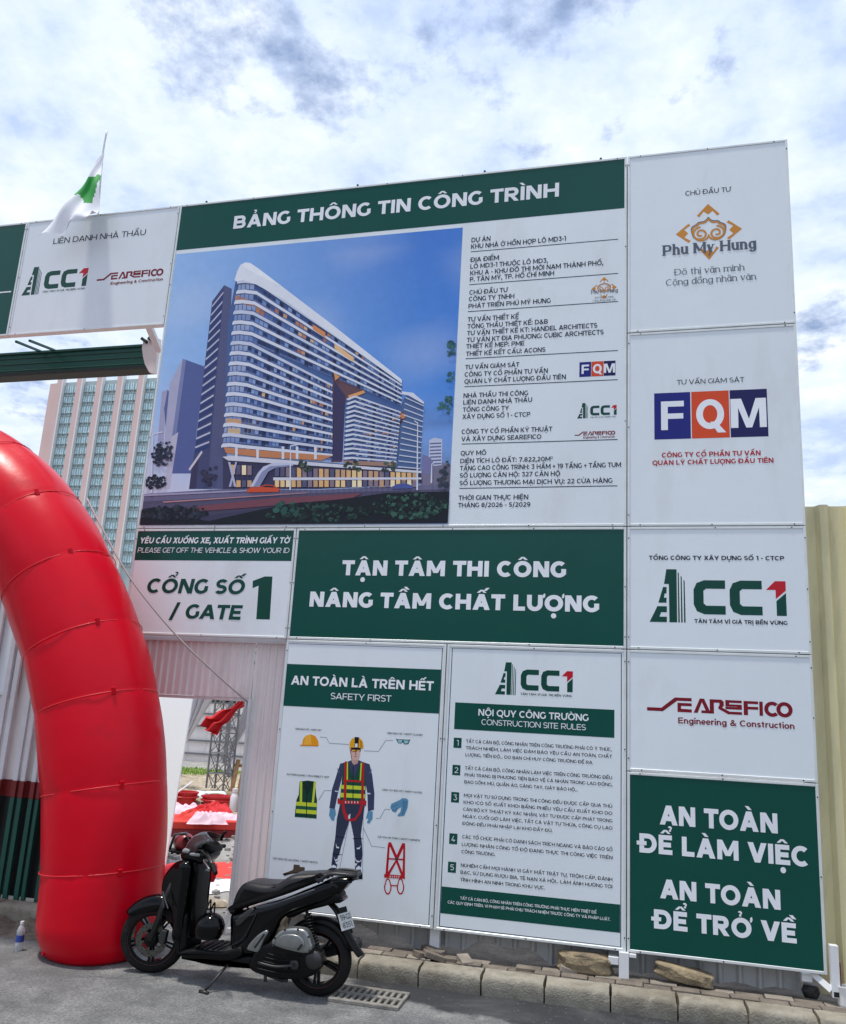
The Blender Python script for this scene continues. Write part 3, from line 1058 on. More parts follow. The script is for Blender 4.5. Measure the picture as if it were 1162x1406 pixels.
  ('CÁC QUY ĐỊNH TRÊN. VI PHẠM SẼ PHẢI CHỊU TRÁCH NHIỆM TRƯỚC CÔNG TY VÀ PHÁP LUẬT.', -1.3, 0.557, 1.308, 0.022, 0.14, 'white', 0),
 ],
 'gate': [
  ('YÊU CẦU XUỐNG XE, XUẤT TRÌNH GIẤY TỜ', -4.608, 3.62, 1.609, 0.06, 0.19, 'white', 0.18),
  ('PLEASE GET OFF THE VEHICLE & SHOW YOUR ID', -4.619, 3.525, 1.625, 0.051, 0.11, 'white', 0.18),
  ('CỔNG SỐ', -4.468, 3.118, 1.044, 0.145, 0.2, 'green', 0.1),
  ('/ GATE', -4.178, 2.872, 0.749, 0.141, 0.2, 'green', 0.1),
 ],
 'first_small': [
  ('NÓN BẢO HỘ / HARD HAT', -2.77, 1.885, 0.248, 0.016, 0.15, 'ink', 0),
  ('KÍNH BẢO HỘ / SAFETY GLASSES', -1.907, 1.894, 0.319, 0.016, 0.15, 'ink', 0),
  ('ÁO PHẢN QUANG / HIGH-VISIBILITY VEST', -2.815, 1.484, 0.401, 0.016, 0.15, 'ink', 0),
  ('GĂNG TAY BẢO HỘ / SAFETY GLOVES', -1.924, 1.413, 0.358, 0.015, 0.15, 'ink', 0),
  ('DÂY ĐAI AN TOÀN / SAFETY HARNESS', -1.934, 1.023, 0.371, 0.015, 0.15, 'ink', 0),
  ('GIÀY BẢO HỘ LAO ĐỘNG / SAFETY BOOTS', -2.876, 0.766, 0.416, 0.016, 0.15, 'ink', 0),
 ],
}
FLOOR_GLASS = [(-3.656, 6.417, 0.086, -1.984, 5.228, 0.026, 46),
    (-3.654, 6.298, 0.085, -1.981, 5.182, 0.026, 46),
    (-3.664, 6.181, 0.085, -1.979, 5.137, 0.027, 46),
    (-3.662, 6.063, 0.084, -1.976, 5.091, 0.026, 46),
    (-3.659, 5.947, 0.084, -1.973, 5.046, 0.026, 46),
    (-3.657, 5.831, 0.084, -1.97, 5.001, 0.027, 46),
    (-3.654, 5.715, 0.082, -2.692, 5.217, 0.052, 34),
    (-3.652, 5.601, 0.083, -2.686, 5.142, 0.051, 34),
    (-3.65, 5.487, 0.082, -2.679, 5.069, 0.051, 34),
    (-3.647, 5.373, 0.081, -2.673, 4.995, 0.051, 34),
    (-3.645, 5.261, 0.081, -2.667, 4.922, 0.051, 34),
    (-3.643, 5.149, 0.08, -2.661, 4.849, 0.05, 34),
    (-3.64, 5.038, 0.08, -2.655, 4.776, 0.05, 34),
    (-3.638, 4.927, 0.079, -2.649, 4.704, 0.05, 34),
    (-3.636, 4.817, 0.078, -2.643, 4.632, 0.049, 34),
    (-3.633, 4.708, 0.078, -2.637, 4.561, 0.05, 34),
    (-3.631, 4.599, 0.077, -2.631, 4.489, 0.049, 34),
    (-2.442, 5.088, 0.03, -1.973, 4.906, 0.023, 20),
    (-2.44, 5.038, 0.03, -1.974, 4.868, 0.023, 20),
    (-2.439, 4.989, 0.03, -1.975, 4.829, 0.023, 20),
    (-2.437, 4.94, 0.03, -1.976, 4.791, 0.023, 20),
    (-2.435, 4.891, 0.03, -1.977, 4.752, 0.023, 20),
    (-2.434, 4.842, 0.03, -1.978, 4.714, 0.023, 20),
    (-2.432, 4.793, 0.029, -1.979, 4.676, 0.023, 20),
    (-2.431, 4.744, 0.029, -1.98, 4.637, 0.022, 20),
    (-2.429, 4.696, 0.029, -1.981, 4.599, 0.023, 20),
    (-2.428, 4.647, 0.029, -1.982, 4.561, 0.023, 20),
    (-2.426, 4.599, 0.029, -1.983, 4.523, 0.022, 20),
    (-2.425, 4.551, 0.029, -1.984, 4.485, 0.022, 20),
    (-2.423, 4.503, 0.029, -1.985, 4.448, 0.023, 20),
    (-2.422, 4.455, 0.029, -1.986, 4.41, 0.023, 20)]
FOLIAGE = [
    (-4.477, 4.566, 0.123, 0.137, 110, '1d2338 232a42 2c3348 161a2c 39415c', 14, 0.0097, 0.0291),
    (-4.525, 4.264, 0.129, 0.075, 60, '171b2c 20263c', 14, 0.0129, 0.0323),
    (-3.917, 4.327, 0.087, 0.104, 18, '3a3550 2e2a45', 14, 0.0249, 0.0435),
    (-2.914, 4.392, 0.094, 0.058, 16, '3c4a3e 2f3b3a 566350', 14, 0.0176, 0.0353),
    (-2.407, 4.38, 0.09, 0.057, 16, '3c4a3e 2f3b3a 566350', 14, 0.0169, 0.0337),
    (-2.069, 4.372, 0.089, 0.056, 16, '3c4a3e 2f3b3a 566350', 14, 0.0167, 0.0334),
    (-1.516, 4.263, 0.059, 0.151, 26, '3a4550 2b3644 6d6570', 14, 0.0188, 0.0375),
    (-1.517, 5.548, 0.066, 0.089, 16, '2f5f63 3a7068 274c57', 14, 0.0165, 0.0357),
    (-1.492, 5.253, 0.05, 0.058, 9, '2f5f63 3a7068', 14, 0.0139, 0.0306),
    (-1.533, 4.966, 0.072, 0.098, 20, '2f5f63 3a7068 274c57', 14, 0.0166, 0.036),
    (-4.256, 3.927, 0.373, 0.076, 130, '161c26 1f2833 27323a 0f141d 2e3744', 16, 0.0124, 0.0404),
    (-2.726, 3.919, 0.536, 0.095, 190, '12201f 1b302b 25423a 0f1920 2f5146', 16, 0.0113, 0.0395),
    (-1.838, 3.98, 0.376, 0.126, 190, '12201f 1b302b 25423a 0f1920 386252', 16, 0.0107, 0.0376),
    (-3.079, 3.979, 0.116, 0.056, 10, '25524c 2f6258', 18, 0.0261, 0.0522),
]
BUILDING_PICTURE = """
a9a8c4,1,-4542,4431,-4585,5254,-4522,5274,-4494,4781,-4468,4429
5a6a9c,2,-4533,5063,-4522,5274,-4499,5250,-4463,4749
b3b2cc,2,-4468,4429,-4506,5346,-4391,5618,-4399,4747,-4387,4427
57639a,3,-4399,4747,-4391,5618,-4124,5513,-4126,4738,-4091,4345,-4370,4351
7d88b2,4,-4391,5618,-4350,5602,-4354,4777,-4399,4747
c2bfd2,5,-4418,4187,-4405,4748,-4334,4797,-4348,4186
7d7690,1,-1747,4281,-1730,4462,-1633,4432,-1460,4372,-1459,4138,-1739,4143
c9cbe0,2,-1674,4433,-1679,4624,-1631,4648,-1554,4631,-1546,4374,-1670,4363
5d6791,3,-1672,4596,-1563,4598,-1562,4584,-1671,4582
5d6791,3,-1670,4562,-1561,4564,-1561,4550,-1669,4548
5d6791,3,-1668,4528,-1560,4530,-1559,4516,-1667,4514
5d6791,3,-1666,4494,-1558,4497,-1557,4483,-1666,4480
5d6791,3,-1664,4461,-1556,4463,-1555,4449,-1664,4447
5d6791,3,-1663,4427,-1554,4430,-1554,4416,-1662,4413
5d6791,3,-1661,4394,-1553,4396,-1552,4383,-1660,4380
7b7aa6,3,-1742,4379,-1737,4485,-1675,4461,-1632,4418,-1626,4293,-1737,4295
454a72,3,-4131,6261,-4012,6443,-3918,6392,-3841,5344,-3723,4176,-4133,4182,-4122,4586
565a80,4,-4012,6443,-3918,6392,-3841,5344,-3723,4176,-3930,4179
c4c8dc,5,-4125,6211,-4013,6367,-4011,6347,-4123,6191
2e3d72,5,-4119,6184,-4010,6340,-4007,6287,-4119,6132
c4c8dc,5,-4125,6109,-4010,6258,-4008,6238,-4123,6089
2e3d72,5,-4118,6082,-4007,6231,-4004,6178,-4119,6030
c4c8dc,5,-4125,6007,-4008,6149,-4005,6129,-4122,5987
2e3d72,5,-4118,5980,-4004,6123,-4001,6070,-4118,5928
c4c8dc,5,-4124,5905,-4005,6041,-4003,6021,-4122,5885
2e3d72,5,-4118,5879,-4002,6015,-3999,5962,-4118,5827
c4c8dc,5,-4124,5804,-4002,5933,-4000,5914,-4122,5785
2e3d72,5,-4118,5778,-3999,5907,-3996,5855,-4118,5727
c4c8dc,5,-4124,5704,-3999,5826,-3997,5807,-4122,5684
2e3d72,5,-4118,5678,-3996,5800,-3993,5749,-4118,5627
c4c8dc,5,-4124,5604,-3997,5720,-3995,5701,-4121,5584
2e3d72,5,-4117,5578,-3994,5694,-3991,5643,-4118,5527
c4c8dc,5,-4124,5504,-3994,5614,-3992,5595,-4121,5485
2e3d72,5,-4117,5479,-3991,5588,-3988,5538,-4117,5428
c4c8dc,5,-4123,5405,-3992,5509,-3989,5490,-4121,5386
2e3d72,5,-4117,5380,-3988,5483,-3986,5433,-4117,5329
c4c8dc,5,-4123,5307,-3989,5404,-3987,5385,-4121,5288
2e3d72,5,-4117,5282,-3986,5379,-3983,5329,-4117,5231
c4c8dc,5,-4123,5209,-3986,5300,-3984,5281,-4121,5190
2e3d72,5,-4117,5184,-3983,5275,-3980,5225,-4117,5134
c4c8dc,5,-4123,5112,-3984,5197,-3981,5178,-4120,5093
2e3d72,5,-4116,5087,-3981,5172,-3978,5122,-4116,5037
c4c8dc,5,-4122,5015,-3981,5094,-3979,5075,-4120,4996
2e3d72,5,-4116,4990,-3978,5069,-3975,5019,-4116,4940
c4c8dc,5,-4122,4918,-3979,4992,-3976,4973,-4120,4900
2e3d72,5,-4116,4893,-3976,4967,-3973,4918,-4116,4844
c4c8dc,5,-4122,4822,-3976,4890,-3974,4871,-4120,4804
2e3d72,5,-4116,4798,-3973,4865,-3970,4816,-4116,4749
c4c8dc,5,-4122,4727,-3973,4789,-3971,4770,-4119,4708
2e3d72,5,-4115,4702,-3970,4764,-3968,4715,-4116,4654
c4c8dc,5,-4122,4632,-3971,4688,-3969,4670,-4119,4614
2e3d72,5,-4115,4607,-3968,4664,-3965,4615,-4115,4559
3b3558,6,-4133,4182,-4132,4466,-4063,4494,-4055,4181
d6d0d8,6,-4166,4392,-4044,4590,-4031,4566,-4146,4376
48649a,5,-3885,6472,-3789,6630,-1982,5190,-1978,4985,-1981,4418,-2518,4440,-2552,5128,-2365,5149,-2692,5361,-2646,4492,-3807,4622,-3916,5984
506a98,5,-2003,4942,-1934,5100,-1755,5004,-1750,4337,-1978,4370
6a4a52,6,-2705,5370,-2352,5172,-2363,5120,-2529,5092,-2561,4980,-2534,4426,-2643,4429
3d355c,7,-2686,5285,-2551,5113,-2529,4441,-2639,4443
e39a5c,8,-2692,5364,-2623,5318,-2667,5278
e8a468,8,-2522,5112,-2366,5161,-2347,5134,-2504,5073
4d3a55,6,-1995,4942,-1921,4896,-1932,4833,-1982,4783,-1978,4370,-1985,4668
d78a58,7,-1985,4921,-1921,4890,-1936,4853,-1975,4854
cfd4e6,8,-3861,6464,-3848,6486,-3767,6485,-3628,6454,-1986,5249,-1985,5231,-3624,6414,-3762,6442,-3839,6442,-3858,6437
a9b8da,6,-3845,6436,-3755,6438,-3663,6421,-3663,6362,-3754,6376,-3845,6376
5d6ea6,7,-3820,6440,-3810,6439,-3806,6377,-3816,6377
5d6ea6,7,-3771,6436,-3761,6435,-3757,6373,-3767,6373
5d6ea6,7,-3722,6432,-3712,6431,-3709,6369,-3718,6369
dfe2ee,8,-3858,6344,-3845,6366,-3764,6366,-3626,6335,-1983,5203,-1982,5185,-3621,6295,-3759,6323,-3836,6322,-3855,6317
8fa3cf,6,-3842,6316,-3752,6319,-3660,6302,-3660,6243,-3752,6257,-3842,6257
5d6ea6,7,-3817,6321,-3807,6320,-3803,6257,-3813,6258
5d6ea6,7,-3768,6317,-3758,6316,-3755,6254,-3764,6254
5d6ea6,7,-3719,6313,-3710,6312,-3706,6250,-3716,6251
dfe2ee,8,-3868,6226,-3855,6248,-3774,6248,-3636,6218,-1980,5157,-1979,5140,-3632,6178,-3769,6205,-3846,6204,-3865,6199
a9b8da,6,-3852,6198,-3762,6201,-3671,6185,-3671,6126,-3762,6139,-3852,6140
5d6ea6,7,-3827,6203,-3817,6202,-3813,6140,-3823,6141
5d6ea6,7,-3778,6199,-3769,6199,-3765,6136,-3774,6137
5d6ea6,7,-3730,6196,-3720,6195,-3716,6133,-3726,6134
cfd4e6,8,-3865,6107,-3852,6129,-3771,6130,-3634,6100,-1977,5112,-1976,5094,-3630,6061,-3766,6087,-3843,6086,-3862,6081
8fa3cf,6,-3849,6080,-3760,6083,-3668,6067,-3668,6009,-3759,6022,-3849,6022
5d6ea6,7,-3824,6085,-3814,6084,-3810,6022,-3820,6023
5d6ea6,7,-3775,6081,-3766,6081,-3762,6019,-3772,6020
5d6ea6,7,-3727,6078,-3717,6077,-3714,6016,-3723,6016
dfe2ee,8,-3862,5990,-3849,6011,-3768,6012,-3631,5983,-1974,5066,-1973,5049,-3627,5944,-3764,5970,-3840,5969,-3859,5964
a9b8da,6,-3846,5963,-3757,5966,-3666,5950,-3666,5893,-3756,5905,-3846,5905
5d6ea6,7,-3821,5967,-3811,5967,-3808,5905,-3817,5906
5d6ea6,7,-3773,5964,-3763,5963,-3759,5902,-3769,5903
5d6ea6,7,-3724,5961,-3715,5960,-3711,5899,-3721,5900
dfe2ee,8,-3859,5873,-3846,5894,-3766,5895,-3629,5867,-1971,5021,-1970,5004,-3625,5828,-3761,5853,-3837,5852,-3856,5847
8fa3cf,6,-3843,5846,-3754,5850,-3664,5834,-3664,5777,-3754,5789,-3843,5788
5d6ea6,7,-3818,5851,-3808,5850,-3805,5789,-3814,5790
5d6ea6,7,-3770,5848,-3760,5847,-3757,5786,-3766,5787
5d6ea6,7,-3722,5844,-3712,5844,-3709,5783,-3718,5784
cfd4e6,8,-3856,5757,-3843,5778,-3763,5779,-3627,5752,-2694,5238,-2692,5214,-3623,5713,-3758,5738,-3834,5736,-3853,5731
a9b8da,6,-3840,5730,-3751,5734,-3661,5719,-3661,5662,-3751,5674,-3840,5673
5d6ea6,7,-3815,5735,-3806,5734,-3802,5674,-3811,5674
5d6ea6,7,-3767,5732,-3758,5731,-3754,5671,-3763,5671
5d6ea6,7,-3719,5729,-3710,5728,-3706,5668,-3716,5668
dfe2ee,8,-3853,5641,-3840,5662,-3760,5664,-3625,5637,-2687,5163,-2685,5139,-3620,5599,-3756,5623,-3832,5621,-3850,5615
8fa3cf,6,-3837,5615,-3749,5619,-3659,5604,-3659,5548,-3748,5559,-3837,5558
5d6ea6,7,-3812,5620,-3803,5619,-3799,5559,-3809,5559
5d6ea6,7,-3764,5617,-3755,5616,-3751,5556,-3761,5557
5d6ea6,7,-3717,5614,-3707,5613,-3703,5553,-3713,5554
dfe2ee,8,-3850,5526,-3837,5548,-3758,5549,-3622,5523,-2681,5090,-2679,5066,-3618,5485,-3753,5508,-3829,5506,-3847,5501
a9b8da,6,-3834,5500,-3746,5505,-3656,5490,-3656,5434,-3746,5445,-3834,5444
5d6ea6,7,-3809,5505,-3800,5504,-3796,5445,-3806,5445
5d6ea6,7,-3762,5502,-3752,5502,-3749,5442,-3758,5443
5d6ea6,7,-3714,5500,-3705,5499,-3701,5439,-3710,5440
cfd4e6,8,-3847,5412,-3834,5433,-3755,5435,-3620,5409,-2675,5016,-2673,4992,-3616,5372,-3750,5394,-3826,5392,-3844,5387
8fa3cf,6,-3831,5386,-3743,5391,-3654,5377,-3654,5321,-3743,5332,-3831,5330
5d6ea6,7,-3807,5391,-3797,5391,-3793,5331,-3803,5332
5d6ea6,7,-3759,5389,-3749,5388,-3746,5329,-3755,5329
5d6ea6,7,-3711,5386,-3702,5386,-3698,5326,-3708,5327
dfe2ee,8,-3844,5299,-3831,5320,-3752,5322,-3618,5297,-2669,4943,-2667,4919,-3614,5259,-3748,5281,-3823,5279,-3841,5274
a9b8da,6,-3828,5273,-3741,5278,-3652,5264,-3652,5209,-3740,5219,-3828,5217
5d6ea6,7,-3804,5278,-3794,5278,-3791,5218,-3800,5219
5d6ea6,7,-3756,5276,-3747,5275,-3743,5216,-3753,5217
5d6ea6,7,-3709,5273,-3699,5273,-3696,5214,-3705,5214
dfe2ee,8,-3841,5186,-3828,5207,-3750,5209,-3615,5185,-2663,4870,-2661,4846,-3611,5148,-3745,5169,-3820,5166,-3838,5161
8fa3cf,6,-3826,5160,-3738,5166,-3649,5152,-3649,5097,-3738,5107,-3825,5105
5d6ea6,7,-3801,5165,-3791,5165,-3788,5106,-3797,5107
5d6ea6,7,-3754,5163,-3744,5163,-3741,5104,-3750,5105
5d6ea6,7,-3706,5161,-3697,5161,-3693,5102,-3703,5103
cfd4e6,8,-3838,5074,-3825,5095,-3747,5098,-3613,5073,-2657,4797,-2655,4773,-3609,5036,-3742,5057,-3817,5054,-3835,5049
a9b8da,6,-3823,5049,-3736,5054,-3647,5041,-3647,4986,-3735,4996,-3822,4993
5d6ea6,7,-3798,5054,-3789,5053,-3785,4995,-3795,4995
5d6ea6,7,-3751,5052,-3742,5051,-3738,4993,-3747,4993
5d6ea6,7,-3704,5050,-3695,5049,-3691,4991,-3700,4991
dfe2ee,8,-3835,4962,-3822,4983,-3744,4986,-3611,4963,-2651,4725,-2649,4701,-3607,4926,-3740,4946,-3814,4943,-3832,4938
8fa3cf,6,-3820,4937,-3733,4943,-3645,4930,-3645,4876,-3733,4885,-3820,4882
5d6ea6,7,-3795,4942,-3786,4942,-3782,4884,-3792,4884
5d6ea6,7,-3748,4941,-3739,4940,-3735,4882,-3745,4883
5d6ea6,7,-3701,4939,-3692,4938,-3689,4880,-3698,4881
dfe2ee,8,-3832,4852,-3819,4872,-3742,4876,-3609,4853,-2645,4653,-2643,4629,-3605,4816,-3737,4836,-3811,4833,-3830,4827
a9b8da,6,-3817,4827,-3730,4833,-3642,4820,-3642,4766,-3730,4775,-3817,4772
5d6ea6,7,-3793,4832,-3783,4832,-3780,4774,-3789,4774
5d6ea6,7,-3746,4830,-3736,4830,-3733,4772,-3742,4773
5d6ea6,7,-3699,4829,-3690,4828,-3686,4771,-3695,4771
cfd4e6,8,-3830,4742,-3816,4762,-3739,4766,-3607,4743,-2639,4581,-2637,4558,-3603,4707,-3734,4726,-3809,4723,-3827,4717
8fa3cf,6,-3814,4717,-3728,4723,-3640,4711,-3640,4657,-3727,4666,-3814,4663
5d6ea6,7,-3790,4722,-3781,4722,-3777,4664,-3786,4665
5d6ea6,7,-3743,4721,-3734,4720,-3730,4663,-3740,4663
5d6ea6,7,-3696,4719,-3687,4719,-3684,4662,-3693,4662
dfe2ee,8,-3827,4632,-3814,4653,-3736,4656,-3604,4634,-2633,4509,-2631,4486,-3600,4598,-3732,4617,-3806,4613,-3824,4608
e7b284,7,-3811,4926,-3442,4890,-3435,4818,-3809,4855
eac79a,7,-3780,4818,-3447,4791,-3441,4737,-3779,4757
d7dbe9,8,-2539,5074,-2517,5088,-2449,5109,-1973,4921,-1973,4906,-2447,5088,-2515,5061
d7dbe9,8,-2538,5026,-2516,5040,-2447,5059,-1975,4882,-1974,4868,-2446,5038,-2514,5013
d7dbe9,8,-2537,4978,-2515,4992,-2446,5010,-1976,4844,-1975,4829,-2444,4989,-2513,4966
d7dbe9,8,-2536,4931,-2514,4945,-2444,4960,-1977,4805,-1976,4791,-2443,4940,-2512,4918
d7dbe9,8,-2535,4883,-2513,4897,-2443,4911,-1978,4767,-1977,4752,-2441,4891,-2511,4870
d7dbe9,8,-2534,4836,-2512,4850,-2441,4862,-1979,4728,-1978,4714,-2440,4842,-2510,4823
d7dbe9,8,-2533,4788,-2511,4802,-2440,4814,-1980,4690,-1979,4676,-2438,4793,-2509,4776
d7dbe9,8,-2532,4741,-2510,4755,-2438,4765,-1981,4652,-1980,4637,-2437,4744,-2508,4729
d7dbe9,8,-2531,4694,-2509,4708,-2437,4716,-1982,4614,-1981,4599,-2435,4696,-2506,4682
d7dbe9,8,-2529,4647,-2508,4661,-2435,4668,-1983,4575,-1982,4561,-2434,4647,-2505,4635
d7dbe9,8,-2528,4600,-2506,4614,-2434,4619,-1984,4538,-1983,4523,-2432,4599,-2504,4588
d7dbe9,8,-2527,4554,-2505,4567,-2432,4571,-1985,4500,-1984,4485,-2430,4551,-2503,4541
d7dbe9,8,-2526,4507,-2504,4521,-2431,4523,-1986,4462,-1985,4448,-2429,4503,-2502,4495
d7dbe9,8,-2525,4461,-2503,4474,-2429,4475,-1986,4424,-1986,4410,-2427,4455,-2501,4448
cdd2e4,8,-1938,5071,-1748,4975,-1747,4964,-1937,5059
cdd2e4,8,-1940,5011,-1748,4922,-1748,4910,-1940,5000
cdd2e4,8,-1943,4952,-1748,4869,-1748,4857,-1942,4940
cdd2e4,8,-1945,4893,-1749,4816,-1748,4804,-1944,4881
cdd2e4,8,-1948,4834,-1749,4763,-1748,4751,-1947,4823
cdd2e4,8,-1950,4776,-1749,4710,-1748,4699,-1949,4764
cdd2e4,8,-1952,4717,-1749,4658,-1749,4646,-1952,4706
cdd2e4,8,-1955,4659,-1750,4605,-1749,4594,-1954,4647
cdd2e4,8,-1957,4601,-1750,4553,-1749,4542,-1956,4589
cdd2e4,8,-1959,4543,-1750,4501,-1749,4490,-1959,4531
cdd2e4,8,-1962,4485,-1750,4449,-1750,4438,-1961,4474
cdd2e4,8,-1964,4427,-1750,4397,-1750,4386,-1963,4416
cdd2e4,8,-1966,4370,-1751,4345,-1750,4334,-1966,4359
e9ebf3,9,-3894,6490,-3875,6588,-3845,6662,-3789,6687,-3729,6671,-3641,6607,-2780,5914,-1986,5255,-1981,5213,-3299,6209,-3636,6412,-3798,6478,-3868,6464
f4f5fa,10,-3845,6662,-3789,6687,-3729,6671,-3641,6607,-3312,6343,-3650,6535,-3771,6612
e0e2ee,9,-1978,5131,-1865,5111,-1750,5010,-1749,4987,-1905,5084,-1974,5101
dd8d58,9,-2962,5911,-2816,5807,-2812,5751,-2957,5854
f0c08c,9,-2710,5682,-2495,5516,-2491,5462,-2705,5627
b9867c,7,-3868,6319,-3448,6127,-3442,6072,-3866,6247
c9845a,9,-3796,4613,-3671,4597,-2631,4492,-2743,4446,-3431,4502,-3768,4552
a98270,9,-2529,4441,-1985,4407,-2027,4371,-2480,4396
3d3a5c,4,-3801,4517,-3431,4496,-1750,4337,-1720,4198,-2747,4160,-3760,4176
d9d8e4,10,-3800,4511,-3708,4521,-1735,4317,-1734,4295,-2767,4389,-3733,4471
d9d8e4,10,-3228,4283,-1732,4253,-1731,4234,-3225,4254
e5b57a,9,-3697,4426,-3651,4423,-3640,4324,-3686,4325
5a5878,9,-3679,4263,-3633,4260,-3625,4192,-3670,4192
5a5878,9,-3637,4421,-3591,4419,-3580,4320,-3626,4321
e5b57a,9,-3619,4262,-3573,4259,-3565,4191,-3611,4191
fbe6bd,9,-3577,4417,-3531,4415,-3520,4316,-3566,4317
5a5878,9,-3559,4261,-3514,4258,-3506,4190,-3552,4190
8c7a86,9,-3517,4413,-3471,4411,-3461,4312,-3506,4313
caa27c,9,-3500,4259,-3455,4257,-3447,4189,-3493,4189
5a5878,9,-3221,4394,-3176,4391,-3167,4294,-3211,4294
f2cf96,9,-3207,4254,-3162,4252,-3156,4184,-3200,4184
5a5878,9,-3163,4390,-3118,4387,-3109,4290,-3153,4291
f2cf96,9,-3149,4253,-3105,4250,-3098,4183,-3142,4183
8c7a86,9,-3105,4386,-3060,4383,-3051,4286,-3095,4287
fbe6bd,9,-3091,4252,-3047,4249,-3040,4182,-3085,4182
5a5878,9,-3047,4382,-3002,4379,-2993,4282,-3037,4283
e5b57a,9,-3034,4251,-2990,4248,-2983,4181,-3027,4181
e5b57a,9,-2989,4378,-2944,4376,-2935,4279,-2979,4280
caa27c,9,-2977,4249,-2932,4247,-2926,4180,-2970,4180
8c7a86,9,-2931,4374,-2887,4372,-2878,4275,-2922,4276
5a5878,9,-2919,4248,-2875,4246,-2869,4179,-2913,4179
5a5878,9,-2874,4370,-2830,4368,-2821,4271,-2865,4272
8c7a86,9,-2862,4247,-2819,4245,-2812,4178,-2856,4178
8c7a86,9,-2816,4366,-2772,4364,-2764,4268,-2808,4269
caa27c,9,-2806,4246,-2762,4244,-2756,4177,-2799,4178
e5b57a,9,-2759,4363,-2716,4360,-2707,4264,-2751,4265
e5b57a,9,-2749,4245,-2705,4243,-2700,4176,-2743,4177
caa27c,9,-2702,4359,-2659,4356,-2651,4261,-2694,4261
e5b57a,9,-2693,4244,-2649,4242,-2644,4175,-2687,4176
5a5878,9,-2646,4355,-2602,4353,-2594,4257,-2638,4258
8c7a86,9,-2636,4243,-2593,4241,-2588,4174,-2631,4175
caa27c,9,-2589,4351,-2546,4349,-2538,4253,-2581,4254
f2cf96,9,-2580,4242,-2537,4240,-2532,4173,-2575,4174
caa27c,9,-2533,4348,-2490,4345,-2483,4250,-2525,4251
f2cf96,9,-2525,4241,-2482,4239,-2476,4172,-2519,4173
e5b57a,9,-2477,4344,-2434,4341,-2427,4246,-2470,4247
5a5878,9,-2469,4240,-2426,4237,-2421,4171,-2464,4172
f2cf96,9,-2421,4340,-2379,4338,-2371,4243,-2414,4243
fbe6bd,9,-2413,4239,-2371,4236,-2366,4170,-2408,4171
f2cf96,9,-2366,4336,-2323,4334,-2316,4239,-2358,4240
fbe6bd,9,-2358,4238,-2316,4235,-2311,4169,-2353,4170
8c7a86,9,-2310,4333,-2268,4330,-2261,4236,-2303,4236
5a5878,9,-2303,4237,-2261,4234,-2256,4168,-2298,4169
caa27c,9,-2255,4329,-2213,4327,-2206,4232,-2248,4233
8c7a86,9,-2248,4236,-2206,4233,-2201,4167,-2243,4168
caa27c,9,-2200,4325,-2158,4323,-2151,4229,-2193,4229
8c7a86,9,-2194,4234,-2152,4232,-2147,4166,-2189,4167
8c7a86,9,-2145,4322,-2103,4319,-2097,4225,-2139,4226
caa27c,9,-2139,4233,-2097,4231,-2093,4166,-2135,4166
5a5878,9,-2091,4318,-2049,4316,-2043,4222,-2084,4222
8c7a86,9,-2085,4232,-2043,4230,-2039,4165,-2080,4165
e5b57a,9,-2036,4314,-1994,4312,-1988,4218,-2030,4219
fbe6bd,9,-2031,4231,-1989,4229,-1985,4164,-2026,4164
f2cf96,9,-1982,4311,-1940,4308,-1934,4215,-1976,4215
f2cf96,9,-1977,4230,-1935,4228,-1931,4163,-1972,4163
e5b57a,9,-1928,4307,-1886,4305,-1881,4211,-1922,4212
8c7a86,9,-1923,4229,-1882,4227,-1878,4162,-1919,4163
e5b57a,9,-1874,4303,-1833,4301,-1827,4208,-1868,4209
fbe6bd,9,-1869,4228,-1828,4226,-1824,4161,-1865,4162
caa27c,9,-1820,4300,-1779,4297,-1774,4204,-1815,4205
8c7a86,9,-1816,4227,-1775,4225,-1771,4160,-1812,4161
c7cbe0,11,-3464,4192,-3398,4330,-3345,4397,-3244,4435,-3050,4430,-3026,4395,-3209,4385,-3288,4343,-3362,4190
8f94b6,12,-3428,4191,-3354,4344,-3270,4401,-3048,4410,-3026,4395,-3209,4385,-3288,4343,-3362,4190
dfe0ea,10,-3673,4618,-3645,4615,-3630,4483,-3658,4484
dfe0ea,10,-3443,4612,-3415,4608,-3401,4477,-3429,4478
dfe0ea,10,-3171,4604,-3143,4600,-3131,4470,-3158,4471
dfe0ea,10,-3021,4599,-2994,4595,-2982,4467,-3009,4467
dfe0ea,10,-2829,4593,-2803,4590,-2791,4462,-2818,4462
b9bdd4,11,-3732,4456,-3707,4455,-3610,4194,-3634,4195
b9bdd4,11,-3652,4454,-3633,4454,-3671,4195,-3692,4196
6f6a8a,6,-4630,4138,-3760,4176,-2746,4151,-1462,4185,-1461,4070,-2562,4002,-4516,3810,-4630,3810
55506c,7,-4630,4057,-2859,4119,-1462,4138,-1459,4016,-1459,3935,-3533,3810,-4630,3810
7a4653,8,-4108,3991,-3207,4072,-2288,4110,-2397,4061,-3376,3983,-4040,3943
a7a3bf,8,-4630,4132,-3157,4166,-3156,4155,-4630,4111
b7868c,9,-4400,4053,-2860,4124,-2859,4116,-4397,4038
3f3c58,8,-4033,3888,-3197,3981,-3219,3910,-3839,3814
d2502f,12,-3500,4157,-3457,4186,-3368,4190,-3304,4212,-3220,4205,-3151,4166,-3154,4135,-3482,4134
2b2030,13,-3349,4187,-3294,4203,-3225,4196,-3194,4178
4a5a9c,12,-2014,4167,-1961,4194,-1879,4198,-1809,4172,-1807,4147,-2007,4145
d8dbe8,13,-3046,4150,-3029,4150,-3073,4609,-3082,4610
d8dbe8,13,-3082,4610,-2965,4630,-2964,4618,-3081,4598
d8dbe8,13,-1774,4130,-1757,4129,-1796,4805,-1805,4805
